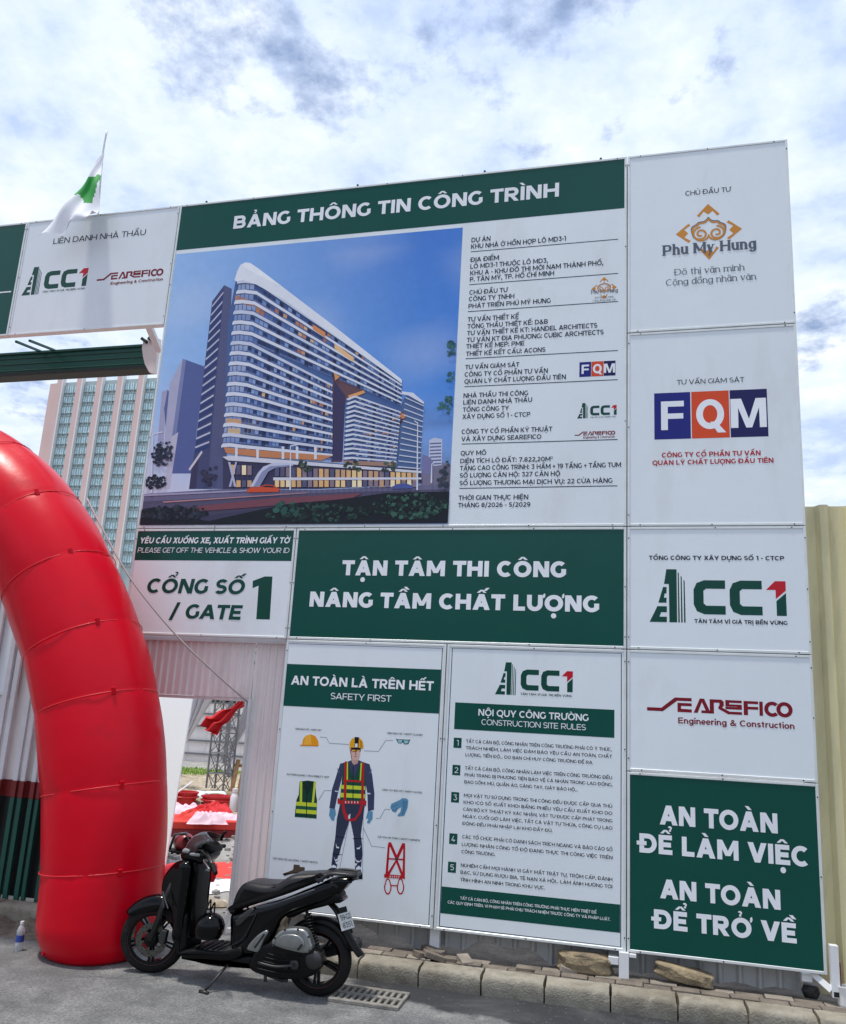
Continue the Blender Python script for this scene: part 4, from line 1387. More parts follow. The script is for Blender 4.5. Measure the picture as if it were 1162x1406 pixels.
d8dbe8,13,-1805,4805,-1834,4829,-1833,4817,-1804,4793
d8dbe8,13,-1642,4196,-1626,4196,-1636,4382,-1644,4382
d8dbe8,13,-1644,4382,-1618,4404,-1617,4392,-1643,4371
d8dbe8,13,-4556,4144,-4537,4144,-4615,4785,-4628,4786
d8dbe8,13,-4630,4787,-4510,4807,-4508,4794,-4630,4775
10151f,15,-4630,3970,-4487,3995,-4190,3903,-3873,3843,-3343,3954,-2967,4021,-2565,4044,-2065,4107,-1461,4111,-1459,4032,-1459,3810,-4630,3810
"""
SAFETY_FIGURES = """
3a4160,1,-2229,1644,-2322,1615,-2342,1543,-2380,1393,-2392,1231,-2341,1228,-2321,1369,-2299,1481,-2292,1612
3a4160,1,-2144,1649,-2052,1627,-2021,1537,-1990,1383,-1985,1248,-2038,1230,-2054,1379,-2087,1495,-2117,1623
3a4160,2,-2229,1648,-2144,1654,-2092,1624,-2068,1296,-2295,1279,-2297,1612
5a6485,3,-2348,1580,-2318,1536,-2326,1533,-2342,1557
5a6485,3,-2054,1548,-2031,1587,-2028,1575,-2046,1544
cfd8e6,3,-2354,1383,-2308,1381,-2308,1372,-2349,1374
cfd8e6,3,-2059,1386,-2025,1384,-2026,1374,-2058,1373
0e4a38,4,-2288,1626,-2242,1615,-2190,1489,-2152,1621,-2103,1638,-2075,1469,-2069,1314,-2302,1302,-2294,1454
3a4160,5,-2234,1615,-2219,1644,-2154,1648,-2142,1621,-2190,1493
14161c,6,-2204,1599,-2198,1599,-2176,1315,-2184,1315
c9d83a,5,-2303,1435,-2080,1438,-2078,1406,-2305,1402
c9d83a,5,-2297,1368,-2075,1372,-2073,1336,-2299,1331
c9d83a,5,-2265,1630,-2251,1631,-2239,1476,-2251,1475
c9d83a,5,-2134,1633,-2122,1634,-2121,1475,-2132,1474
b81f28,7,-2282,1636,-2261,1637,-2240,1283,-2265,1281
b81f28,7,-2120,1634,-2101,1635,-2082,1286,-2106,1284
b81f28,8,-2281,1481,-2101,1485,-2100,1469,-2280,1464
b81f28,8,-2302,1304,-2069,1312,-2069,1287,-2300,1277
d9c9c9,9,-2252,1301,-2242,1301,-2240,1283,-2251,1284
d9c9c9,9,-2224,1303,-2214,1303,-2213,1285,-2223,1286
d9c9c9,9,-2196,1305,-2186,1305,-2185,1287,-2195,1288
d9c9c9,9,-2169,1307,-2159,1307,-2157,1289,-2167,1290
d9c9c9,9,-2141,1309,-2131,1309,-2130,1291,-2140,1292
b81f28,7,-2283,1280,-2260,1282,-2240,1211,-2191,1155,-2189,1137,-2235,1147,-2267,1208
b81f28,7,-2106,1284,-2082,1286,-2101,1212,-2145,1145,-2189,1137,-2191,1155,-2152,1167,-2121,1219
b81f28,5,-2321,1323,-2298,1316,-2299,1270,-2320,1277
b81f28,5,-2078,1331,-2057,1315,-2058,1269,-2077,1286
31384f,3,-2295,1279,-2069,1287,-2077,1178,-2087,1033,-2072,963,-2061,875,-2067,760,-2064,726,-2118,729,-2129,870,-2150,1010,-2190,1142,-2199,1141,-2226,1040,-2255,930,-2276,821,-2287,714,-2334,728,-2330,852,-2317,997,-2315,1150
e2e6ee,8,-2212,1185,-2194,1200,-2195,1155,-2211,1158
dfe3ec,5,-2308,948,-2294,918,-2276,919,-2277,906,-2300,908
dfe3ec,5,-2081,949,-2089,917,-2113,914,-2116,924,-2094,928
dfe3ec,5,-2319,840,-2301,810,-2280,825,-2278,852,-2269,835,-2281,808,-2300,797
dfe3ec,5,-2128,852,-2111,823,-2081,819,-2065,835,-2071,817,-2100,806,-2120,822
dfe3ec,5,-2332,759,-2313,769,-2290,760,-2286,745,-2333,744
dfe3ec,5,-2111,761,-2088,783,-2063,765,-2066,752,-2110,748
dfe3ec,5,-2300,788,-2272,808,-2273,768
dfe3ec,5,-2124,799,-2101,797,-2118,769
10131c,6,-2318,1006,-2228,1001,-2228,997,-2317,999
10131c,6,-2159,1001,-2064,1006,-2064,1001,-2158,995
10131c,6,-2325,857,-2241,860,-2241,856,-2325,851
8a8f9c,2,-2083,1268,-2079,1268,-2047,727,-2051,727
8a8f9c,2,-2204,1132,-2200,1132,-2259,717,-2263,716
1b1d26,6,-2339,727,-2285,728,-2259,708,-2262,694,-2336,688
1b1d26,6,-2119,738,-2066,743,-2048,718,-2046,676,-2099,672,-2121,707
5f93b4,4,-2386,1227,-2336,1229,-2326,1186,-2336,1162,-2338,1130,-2363,1133,-2389,1172
5f93b4,4,-2038,1235,-1994,1233,-1992,1175,-2016,1133,-2041,1135,-2029,1172,-2052,1170
d6b0a4,6,-2237,1746,-2141,1747,-2145,1695,-2156,1656,-2162,1625,-2196,1613,-2215,1635,-2222,1691
c39a90,7,-2216,1654,-2156,1656,-2162,1625,-2193,1613
8a4b42,8,-2199,1685,-2171,1685,-2173,1680,-2196,1680
a97c70,8,-2191,1716,-2183,1717,-2177,1695,-2191,1695
1c1210,7,-2234,1754,-2142,1755,-2142,1728,-2180,1729,-2183,1719,-2228,1726
e2a54a,8,-2225,1741,-2189,1741,-2190,1726,-2222,1728
e2a54a,8,-2179,1742,-2147,1742,-2150,1729,-2176,1729
e8a81c,7,-2247,1746,-2248,1802,-2229,1836,-2194,1850,-2158,1845,-2128,1818,-2118,1776,-2121,1753,-2182,1759
14161c,8,-2206,1851,-2166,1852,-2164,1760,-2200,1759
14161c,9,-2233,1759,-2142,1761,-2141,1752,-2232,1750
e8ecf0,9,-2197,1795,-2175,1797,-2172,1764,-2197,1763
c77f14,8,-2158,1835,-2136,1813,-2127,1762,-2146,1763
7a2020,6,-2248,1764,-2242,1765,-2214,1654,-2220,1654
e8981c,2,-2715,1755,-2693,1759,-2691,1803,-2669,1837,-2620,1853,-2574,1838,-2546,1800,-2536,1760,-2548,1751,-2711,1746
f3b23c,3,-2669,1837,-2620,1853,-2605,1762,-2680,1760
d28512,4,-2715,1755,-2540,1761,-2539,1751,-2711,1745
0e3f30,2,-2688,1437,-2615,1451,-2540,1447,-2524,1335,-2511,1292,-2502,1135,-2592,1135,-2707,1134,-2704,1278,-2687,1324
0a2c24,3,-2664,1443,-2554,1446,-2604,1307
c9d83a,3,-2685,1435,-2663,1438,-2649,1259,-2671,1258
c9d83a,3,-2554,1446,-2533,1445,-2538,1262,-2558,1264
c9d83a,4,-2703,1264,-2511,1265,-2509,1232,-2706,1231
c9d83a,4,-2697,1202,-2506,1203,-2504,1170,-2700,1168
1c5a44,5,-2700,1228,-2508,1229,-2507,1203,-2703,1202
14161c,6,-2614,1307,-2606,1307,-2593,1134,-2600,1134
222a30,2,-1829,1860,-1814,1854,-1704,1856,-1696,1861,-1713,1818,-1748,1813,-1762,1832,-1778,1818,-1805,1821
8fc3cf,3,-1811,1850,-1763,1848,-1779,1822,-1803,1826
8fc3cf,3,-1759,1848,-1709,1849,-1719,1824,-1745,1820
5f93b4,2,-1840,1274,-1834,1308,-1800,1326,-1760,1346,-1738,1364,-1697,1363,-1684,1346,-1687,1286,-1712,1219,-1763,1209,-1773,1220,-1748,1249,-1743,1287,-1768,1274,-1789,1240,-1813,1244
4c7f9f,3,-1737,1347,-1690,1340,-1698,1285,-1723,1224,-1741,1219,-1727,1272
4c7f9f,4,-1827,1286,-1770,1312,-1767,1307,-1822,1279
4c7f9f,4,-1825,1254,-1768,1280,-1765,1275,-1820,1247
b81f28,2,-1839,993,-1814,995,-1742,867,-1760,851,-1818,953,-1837,952
b81f28,2,-1716,997,-1691,997,-1688,953,-1704,957,-1750,852,-1771,864
b81f28,3,-1842,975,-1824,976,-1825,727,-1847,725
b81f28,3,-1705,980,-1689,982,-1676,723,-1699,721
b81f28,4,-1837,867,-1688,872,-1687,860,-1837,855
b81f28,4,-1763,859,-1748,855,-1813,731,-1835,737
b81f28,4,-1767,853,-1751,864,-1683,734,-1704,726
4a4444,6,-1772,876,-1746,876,-1745,855,-1770,853
b81f28,5,-1858,735,-1677,740,-1673,714,-1856,707
d8b0b0,6,-1809,727,-1799,727,-1798,712,-1808,712
d8b0b0,6,-1790,729,-1780,728,-1779,714,-1789,714
d8b0b0,6,-1771,730,-1761,730,-1760,715,-1770,716
d8b0b0,6,-1752,732,-1742,732,-1741,717,-1751,717
d8b0b0,6,-1734,734,-1724,734,-1723,719,-1733,719
b81f28,3,-1786,644,-1787,619,-1797,622,-1797,643
b81f28,3,-1787,619,-1793,597,-1801,604,-1797,622
b81f28,3,-1793,597,-1803,581,-1808,592,-1801,604
b81f28,3,-1803,581,-1815,575,-1816,587,-1808,592
b81f28,3,-1815,575,-1829,579,-1825,590,-1816,587
b81f28,3,-1829,579,-1840,592,-1833,601,-1825,590
b81f28,3,-1840,592,-1849,613,-1840,618,-1833,601
b81f28,3,-1849,613,-1854,638,-1843,639,-1840,618
b81f28,3,-1854,638,-1846,664,-1838,660,-1843,639
b81f28,3,-1846,664,-1842,686,-1835,678,-1838,660
b81f28,3,-1842,686,-1834,701,-1830,690,-1835,678
b81f28,3,-1834,701,-1824,707,-1823,695,-1830,690
b81f28,3,-1824,707,-1813,703,-1816,692,-1823,695
b81f28,3,-1813,703,-1804,690,-1809,681,-1816,692
b81f28,3,-1804,690,-1796,669,-1804,663,-1809,681
b81f28,3,-1796,669,-1786,644,-1797,643,-1804,663
b81f28,3,-1676,655,-1677,629,-1687,633,-1687,654
b81f28,3,-1677,629,-1683,607,-1691,615,-1687,633
b81f28,3,-1683,607,-1693,592,-1698,602,-1691,615
b81f28,3,-1693,592,-1705,586,-1706,598,-1698,602
b81f28,3,-1705,586,-1719,589,-1715,601,-1706,598
b81f28,3,-1719,589,-1730,603,-1723,612,-1715,601
b81f28,3,-1730,603,-1739,623,-1729,629,-1723,612
b81f28,3,-1739,623,-1743,648,-1732,649,-1729,629
b81f28,3,-1743,648,-1736,674,-1728,670,-1732,649
b81f28,3,-1736,674,-1732,696,-1725,688,-1728,670
b81f28,3,-1732,696,-1724,711,-1720,701,-1725,688
b81f28,3,-1724,711,-1714,717,-1713,705,-1720,701
b81f28,3,-1714,717,-1703,713,-1706,702,-1713,705
b81f28,3,-1703,713,-1693,700,-1699,691,-1706,702
b81f28,3,-1693,700,-1686,679,-1694,674,-1699,691
b81f28,3,-1686,679,-1676,655,-1687,654,-1694,674
b81f28,4,-1792,655,-1735,658,-1734,649,-1791,646
55483a,3,-2774,655,-2725,674,-2680,696,-2677,740,-2621,740,-2620,725,-2574,726,-2572,688,-2612,684,-2696,659,-2755,638
3a3026,4,-2774,655,-2755,638,-2696,659,-2571,682,-2572,693,-2697,669
"""
LEADERS = [[(-2.53, 1.833), (-2.471, 1.833), (-2.439, 1.785), (-2.253, 1.784)], [(-2.112, 1.738), (-1.979, 1.74), (-1.917, 1.839), (-1.854, 1.842)], [(-2.386, 1.381), (-2.45, 1.376), (-2.495, 1.293)], [(-1.961, 1.18), (-1.926, 1.181), (-1.887, 1.26), (-1.84, 1.261)], [(-2.073, 1.098), (-1.984, 0.949), (-1.868, 0.947)], [(-2.467, 0.697), (-2.448, 0.713), (-2.37, 0.72)]]


# ------------------------------------------------------------------ setting: ground, road, pavement
KF, KT = -0.375, 0.15        # kerb face and pavement height
g = MB().box(-400, 400, 0.30, 700, -0.4, 0.0)
struct(g.build('ground', 'gravel'))
g = MB().add([(-400, -300, 0.004), (400, -300, 0.004), (400, 0.30, 0.004), (-400, 0.30, 0.004)], [(0, 1, 2, 3)])
struct(g.build('road', 'asphalt'))
g = MB().box(-2.93, 40, KF + 0.19, 0.95, 0.006, KT - 0.02)
struct(g.build('pavement', 'paver'))
g = MB().box(-40, -5.02, 0.12, 0.60, 0.006, 0.11)
struct(g.build('pavement_apron', 'kerb', bevel=0.02))


def dirt_patch():
    rnd = random.Random(4)
    b = MB()
    b.grid(lambda u, v: (-24 + 24 * u, 8.6 + 11.4 * v, 0.03 + (0 if u in (0, 1) or v in (0, 1) else max(0.0, 0.10 * math.sin(u * 23 + v * 9) + 0.09 * math.sin(v * 31 - u * 13) + rnd.uniform(-.03, .11)))), 90, 60)
    return b


struct(dirt_patch().build('rubble_ground', 'dirt'))
# grass: clumps of blades, one mass
rnd = random.Random(8)
gb = MB()
for i in range(6500):
    x, y = rnd.uniform(-20, -8), rnd.uniform(18.6, 22.4)
    h, a, w = rnd.uniform(0.05, 0.15), rnd.uniform(0, 6.3), rnd.uniform(0.02, 0.05)
    dx, dy = math.cos(a) * w, math.sin(a) * w
    lx, ly = rnd.uniform(-.1, .1), rnd.uniform(-.1, .1)
    gb.add([(x - dx, y - dy, 0), (x + dx, y + dy, 0), (x + lx, y + ly, h)], [(0, 1, 2)])
tag(gb.build('grass', 'grass', recalc=False), 'strip of short green grass across the site yard', 'grass', kind='stuff')
rnd = random.Random(14)
struct(MB().grid(lambda u, v: (-6.4 + 1.75 * u, -.50 + .46 * v, .005 + (0 if u in (0, 1) or v == 0 else .05 * v * (.5 + .5 * math.sin(u * 31 + v * 5)) + rnd.uniform(0, .016) * min(1, v * 4))), 70, 16).build('soil', 'dirt_dark'))
# loose grit along the road edge
rnd = random.Random(5)
gb = MB()
for i in range(240):
    x = rnd.uniform(-5.4, 2.6)
    y = -0.42 - abs(rnd.gauss(0, 0.35))
    r = rnd.uniform(0.002, 0.005)
    gb.rock((x, y, 0.004 + r * .5), r * 1.3, r, r * .8, i, 1)
tag(gb.build('grit', 'brickp'), 'small loose grit scattered on the asphalt along the kerb', 'grit', kind='stuff')
gb = MB()
for i in range(900):
    x = rnd.uniform(-6.2, -3.0)
    y = rnd.uniform(0.35, 7.5)
    r = rnd.uniform(0.012, 0.045)
    gb.rock((x, y, r * .4), r * 1.3, r, r * .9, i, 1, rnd.uniform(0, 3))
tag(gb.build('gravel', 'gravel'), 'loose grey gravel inside the gate opening', 'gravel', kind='stuff')

# ------------------------------------------------------------------ kerb stones
JX = [-3.40, -2.91, -2.41, -1.925, -1.433, -0.946, -0.469, 0.012, 0.483, 0.957, 1.418, 1.90, 2.38, 2.86]
KL = ['pale worn kerb stone hidden behind the scooter wheels', 'kerb stone behind the rear wheel of the scooter', 'kerb stone beside the left half of the drain grate',
      'kerb stone touching the right end of the drain grate', 'kerb stone right of the drain grate with dark chips on top', 'kerb stone under the middle of the site rules board',
      'kerb stone left of the white post between the boards', 'kerb stone just right of the white post foot', 'kerb stone in front of the slanted concrete chunk',
      'kerb stone under the words of the green right board', 'kerb stone in front of the foam cup', 'kerb stone right of the foam cup', 'kerb stone at the right end of the row']


def kerb_stone(x0, x1, label, yf=KF, j=0.0):
    b = MB()
    rn = random.Random(int((x0 + 9) * 1000))
    prof = [(yf + .010, 0.0), (yf + .002, .06), (yf + .001, .110), (yf + .006, .132), (yf + .020, .146), (yf + .050, .151), (yf + .125, .153), (yf + .190, .150), (yf + .190, 0.0)]
    n, m = len(prof), 22
    c1, c2 = rn.randint(2, m - 2), rn.randint(2, m - 2)
    vs = []
    for i in range(m + 1):
        x = x0 + .006 + (x1 - x0 - .012) * i / m
        e = min(i, m - i)
        for k, (y, z) in enumerate(prof):
            q = rn.uniform(-.0012, .0012)
            chip = 0
            if 2 < k < 7:
                chip = (.010 if e == 0 else .004 if e == 1 else 0) + (.014 * rn.random() if abs(i - c1) < 2 and k < 5 and rn.random() < .6 else 0)
            vs.append((x + (chip * .5 if i == 0 else -chip * .5 if i == m else 0), y + j + q + chip * .7, max(0.0, z + (q - chip if z > 0 else 0))))
    fs = [(i * n + k, i * n + (k + 1) % n, (i + 1) * n + (k + 1) % n, (i + 1) * n + k) for i in range(m) for k in range(n)]
    b.add(vs, fs + [tuple(range(n)), tuple(range((m + 1) * n - 1, m * n - 1, -1))])
    return tag(b.build('kerb_stone', 'kerb', smooth='auto'), label, 'kerb stone', 'kerb stones along the road edge')


rnd = random.Random(2)
for i in range(len(JX) - 1):
    if i == 0:
        continue
    kerb_stone(JX[i], JX[i + 1], KL[i], j=rnd.uniform(-.008, .008))
for i, (x0, x1) in enumerate(((-6.2, -5.6), (-5.6, -5.03))):
    kerb_stone(x0, x1, ['pale kerb stone at the left edge beyond the water bottle', 'pale kerb stone between the folding gate and the red arch foot'][i], yf=-0.06)

# paver bricks on the narrow pavement, some tipped and broken
rnd = random.Random(11)
spots = []
x = -1.95
k = 0
while x < 2.6:
    for row in range(2):
        y = KF + 0.195 + 0.105 * row + 0.055
        if -1.45 < x < -.2 and rnd.random() < .30:
            continue
        spots.append((x + .1 * (row % 2) * .5 + .05, y, rnd.uniform(-.006, .006), rnd.uniform(-.06, .06), 0.0))
    x += 0.205
for _ in range(7):
    spots.append((rnd.uniform(-1.75, -.25), rnd.uniform(-.14, .10), .035, rnd.uniform(-1, 1), rnd.uniform(-.35, .35)))
for i, (x, y, dz, rz, ry) in enumerate(spots):
    b = MB()
    l = .098 if ry == 0 else rnd.uniform(.05, .1)
    vs = [(sx_ * l, sy_ * .05, sz_ * .022) for sz_ in (-1, 1) for sy_ in (-1, 1) for sx_ in (-1, 1)]
    mtx = Matrix.Rotation(rz, 3, 'Z') @ Matrix.Rotation(ry, 3, 'Y')
    vs = [mtx @ Vector(v) + Vector((x, y, KT - .016 + dz)) for v in vs]
    b.add(vs, [(0, 1, 3, 2), (4, 6, 7, 5), (0, 4, 5, 1), (1, 5, 7, 3), (3, 7, 6, 2), (2, 6, 4, 0)])
    o = b.build('paver_brick', 'brickp' if i % 4 else 'wood_card', bevel=.004, bseg=1)
    tag(o, 'loose tipped piece of brown paver lying under the poster boards' if ry else 'flat brown paver brick in the pavement strip behind the kerb', 'paver', 'loose tipped pavers' if ry else 'pavers laid behind the kerb')

# concrete chunks
b = MB().rock((-.18, .02, .225), .205, .085, .075, 3, 3, .10, .04)
tag(b.build('concrete_chunk', 'stone'), 'brown broken concrete chunk left of the white post, in shade', 'concrete chunk', 'concrete chunks under the boards')
b = MB().rock((.56, .03, .225), .215, .075, .055, 9, 3, -.08, .16)
tag(b.build('concrete_chunk', 'stone'), 'slanted yellowish concrete chunk right of the white post', 'concrete chunk', 'concrete chunks under the boards')

# drain grate
gr = thing('drain_grate', 'cast iron drain grate with two rows of slots beside the kerb', 'drain grate', (-1.70, -.77, .004))
DX0, DX1, DY0, DY1 = -1.965, -1.44, -.955, -.595
b = MB().box(DX0 + .015, DX1 - .015, DY0 + .015, DY1 - .015, .0045, .008)
b.build('pit', 'hole', gr)
b = MB()
N = 10
bw = (DX1 - DX0) / (2 * N + 1)
ym = (DY0 + DY1) / 2
for y0, y1 in ((DY0, DY0 + .04), (ym - .02, ym + .02), (DY1 - .04, DY1)):
    b.box(DX0, DX1, y0, y1, .004, .030)
for r0, r1 in ((DY0 + .04, ym - .02), (ym + .02, DY1 - .04)):
    for i in range(N + 1):
        x0 = DX0 + i * 2 * bw
        b.box(x0, x0 + bw, r0, r1, .004, .0285)
b.build('grate', 'iron', gr, bevel=.004, bseg=1)

# water bottle
bt = thing('water_bottle', 'small clear water bottle with blue label standing by the red arch', 'bottle', (-4.70, -.78, .004))
b = MB().lathe((-4.70, -.78, .004), (0, 0, 1), [(0, 0), (.028, .001), (.031, .008), (.031, .06), (.0295, .065), (.0295, .12), (.031, .125), (.031, .15), (.022, .18), (.0125, .195), (.0125, .205), (0, .205)], 20)
b.build('bottle_body', 'bottle', bt, smooth='auto')
b = MB().lathe((-4.70, -.78, .004), (0, 0, 1), [(.0300, .066), (.0318, .067), (.0318, .118), (.0300, .119)], 20)
b.build('bottle_label', 'bottle_label', bt, smooth='auto')
b = MB().lathe((-4.70, -.78, .004), (0, 0, 1), [(0, .222), (.0145, .222), (.0145, .200), (.0126, .200)], 16)
b.build('cap', 'vinyl', bt, smooth='auto')

# foam cup beside the right post
cp = thing('foam_cup', 'white foam cup standing behind the right support post', 'cup', (1.665, -.02, KT))
b = MB().lathe((1.665, -.02, KT), (0, 0, 1), [(0, 0), (.034, 0), (.050, .13), (.054, .132), (.054, .140), (.046, .140), (.040, .01), (0, .01)], 24)
b.build('cup_wall', 'foam', cp, smooth='auto')

# ------------------------------------------------------------------ corrugated sheet walls


def corrugated(b, x0, x1, z0, z1, y, pitch=.19, depth=.03, flat=.55):
    """trapezoid-ribbed sheet from x0 to x1 (ribs towards -y); zb may be a function"""
    pts = []
    x = x0
    while x < x1 - 1e-6:
        w = pitch
        for dx, dy in ((0, 0), (flat * w, 0), (flat * w + .13 * w, -depth), (w - .13 * w, -depth)):
            if x + dx < x1:
                pts.append((x + dx, y + dy))
        x += w
    pts.append((x1, pts[-1][1]))
    zb = z0 if callable(z0) else (lambda q: z0)
    n = len(pts)
    b.add([(px, py, zb(px)) for px, py in pts] + [(px, py, z1) for px, py in pts], [(i, i + 1, n + i + 1, n + i) for i in range(n - 1)])
    return b


rf = thing('sheet_fence', 'tall beige ribbed sheet metal fence at the right edge', 'fence', (2.6, .16, KT))
corrugated(MB(), 1.56, 5.4, .17, 3.985, .17, .235, .055, .50).build('ribbed_sheet', 'beige', rf, solid=.002)
b = MB()
for z in (.9, 1.75, 2.6, 3.9):
    for x in (1.73, 2.14, 2.45, 2.9, 3.4):
        b.lathe((x + .03 * math.sin(z * 9), .157, z + .02 * math.sin(x * 7)), (0, -1, 0), [(0, .012), (.009, .012), (.012, .0), (0, 0)], 8)
b.build('screws', 'screw', rf)

wf = thing('sheet_fence', 'dirty grey ribbed sheet wall showing under the boards', 'fence', (-.7, .21, KT))
rnd = random.Random(6)
zs = {}


def ragged(x):
    if x < -.30:
        return .20 + .05 * math.sin(x * 5.3) + .03 * math.sin(x * 17)
    return .16 + .012 * math.sin(x * 21)


corrugated(MB(), -2.90, 1.42, ragged, 1.2, .21, .145, .028, .62).build('ribbed_sheet', 'grey_sheet', wf, solid=.002)

# ribbed sheet around the gate opening
gw = thing('gate_surround', 'whitish ribbed sheet wall framing the gate opening', 'wall', (-3.6, .16, 0))
corrugated(MB(), -4.66, -3.312, 2.150, 2.72, .17, .075, .014, .5).build('header_sheet', 'white_sheet', gw, solid=.002)
corrugated(MB(), -3.310, -2.88, .14, 2.72, .172, .075, .012, .5).build('side_sheet', 'white_sheet', gw, solid=.002)
b = MB().box(-3.322, -3.300, .135, .20, .08, 2.146)
b.build('jamb_trim', 'alu', gw)
b = MB().box(-4.66, -3.30, .178, .23, 2.120, 2.148)
b.build('header_trim', 'alu', gw)
b = MB().box(-3.30, -2.90, .10, .20, .10, .136)
b.build('foot_rail', 'steel_white', gw)

# ------------------------------------------------------------------ sign panels
XL, X1, XM, X2, X3, XP = -4.667, -2.935, -1.411, .132, 1.571, -6.63
ZT, ZA, ZB, ZC, ZD, ZE, ZF = 7.478, 5.606, 3.771, 2.702, 1.709, .340, 6.026


def panel(name, label, x0, x1, z0, z1, y=0.0, face='vinyl', fr=.022, gap=.004, depth=.06):
    """framed board: a face sheet and a square aluminium edge frame, on the wall plane"""
    p = thing(name, label, 'sign', ((x0 + x1) / 2, y, z0))
    x0, x1, z0, z1 = x0 + gap, x1 - gap, z0 + gap, z1 - gap
    b = MB().box(x0 + fr, x1 - fr, y, y + .02, z0 + fr, z1 - fr)
    b.build('face_sheet', face, p)
    b = MB()
    f = y - .006
    b.box(x0, x0 + fr, f, y + depth, z0, z1)
    b.box(x1 - fr, x1, f, y + depth, z0, z1)
    b.box(x0 + fr, x1 - fr, f, y + depth, z0, z0 + fr)
    b.box(x0 + fr, x1 - fr, f, y + depth, z1 - fr, z1)
    b.build('edge_frame', 'alu', p, bevel=.003, bseg=1)
    b = MB()
    rn = random.Random(int((x0 + z0 + 30) * 100))
    nx, nz = max(2, int((x1 - x0) / .75)), max(2, int((z1 - z0) / .75))
    ps = [(x0 + fr / 2, z0 + .1 + (z1 - z0 - .2) * i / nz) for i in range(nz + 1)] + [(x1 - fr / 2, z0 + .1 + (z1 - z0 - .2) * i / nz) for i in range(nz + 1)]
    ps += [(x0 + .1 + (x1 - x0 - .2) * i / nx, z) for i in range(nx + 1) for z in (z0 + fr / 2, z1 - fr / 2)]
    for x, z in ps:
        if rn.random() < .75:
            b.lathe((x + rn.uniform(-.02, .02) * (0 if x in (x0 + fr / 2, x1 - fr / 2) else 1), f, z), (0, -1, 0), [(.006, 0), (.005, .003), (0, .0035)], 8)
    b.build('frame_screws', 'screw', p)
    return p


def band(p, name, x0, x1, z0, z1, col=GREEN, y=0.0):
    q = Print(y)
    q.rect(x0, x1, z0, z1, col)
    return q.build(name, p)


def letters(p, keys, y=0.0, name='text_line', sf=False, it=0.0):
    for s, x, z, w, cap, wt, col, _ in TEXTS[keys]:
        q = Print(y - .0006)
        q.text(s, x, z, w, cap, wt * (1.24 if wt > .18 else 1.2), INK[col], it, sf)
        q.build(name, p)


def cc1_logo(p, ox, oz, s, y=0.0):
    """stepped tower mark with CC1; s scales the mark measured on the large board"""
    g_, r_ = INK['green'], '#c3182a'
    q = Print(y)

    def P(*pts):
        return [(ox + a * s, oz + b_ * s) for a, b_ in pts]
    q.poly(P((.139, .454), (.222, .454), (.222, 0), (.160, 0), (.158, .326), (.119, .326)), g_)
    q.poly(P((.111, .300), (.140, .300), (.139, .245), (.124, .245), (.118, .208), (.139, .208), (.138, .165), (.072, .165)), g_)
    q.poly(P((.064, .135), (.141, .135), (.140, .084), (.094, .084), (.080, .046), (.140, .046), (.139, 0), (0, 0)), g_)
    for x, zt in ((.231, .432), (.254, .400), (.277, .365)):
        q.poly(P((x, 0), (x + .012, 0), (x + .009, zt - .012), (x, zt)), g_)
    for cx in (.356, .641):
        q.poly(P((cx + .251, .362), (cx + .251, .290), (cx + .10, .290), (cx + .079, .272), (cx + .079, .165), (cx + .10, .146), (cx + .251, .146),
                 (cx + .251, .073), (cx + .085, .073), (cx + .025, .098), (cx, .155), (cx, .280), (cx + .025, .338), (cx + .085, .362)), g_)
    q.poly(P((.923, .286), (.994, .360), (1.075, .360), (1.075, .282), (.996, .210), (.997, .286)), r_)
    q.poly(P((1.0, .193), (1.075, .262), (1.075, .072), (1.0, .072)), g_)
    return q.build('tower_logo', p)


def sea_logo(p, ox, oz, s, y=0.0):
    c = INK['maroon']
    q = Print(y)

    def P(*pts):
        return [(ox + a * s, oz + b_ * s) for a, b_ in pts]
    q.poly(P((0, .028), (.113, .028), (.220, .116), (.351, .116), (.351, .090), (.238, .090), (.125, 0), (0, 0)), c)
    q.poly(P((.240, .074), (.351, .074), (.351, .050), (.268, .050), (.268, .027), (.351, .025), (.351, 0), (.240, 0)), c)
    q.poly(P((.365, 0), (.414, .116), (.448, .116), (.498, 0), (.425, 0), (.425, .022), (.458, .022), (.430, .088), (.396, 0)), c)
    q.poly(P((.490, 0), (.490, .114), (.580, .114), (.598, .098), (.598, .066), (.584, .052), (.640, .022), (.735, .022), (.735, 0), (.630, 0), (.556, .040), (.556, .058), (.564, .066), (.564, .088), (.522, .088), (.522, 0)), c)
    q.poly(P((.610, .113), (.735, .113), (.735, .092), (.640, .092), (.640, .080), (.735, .080), (.735, .040), (.610, .040), (.610, .060), (.700, .060), (.700, .062), (.610, .062)), c)
    q.poly(P((.748, 0), (.748, .112), (.858, .112), (.858, .090), (.780, .090), (.780, .068), (.858, .068), (.858, .046), (.780, .046), (.780, 0)), c)
    q.poly(P((.866, 0), (.866, .112), (.892, .112), (.892, 0)), c)
    for i, (cx, a0, a1) in enumerate(((.962, 45, 315), (1.052, 0, 360))):
        for poly in ring(cx, .056, .060, .060, a0, a1, .030, .028):
            q.poly(P(*poly), c, 0.5 + i)
    return q.build('script_logo', p)


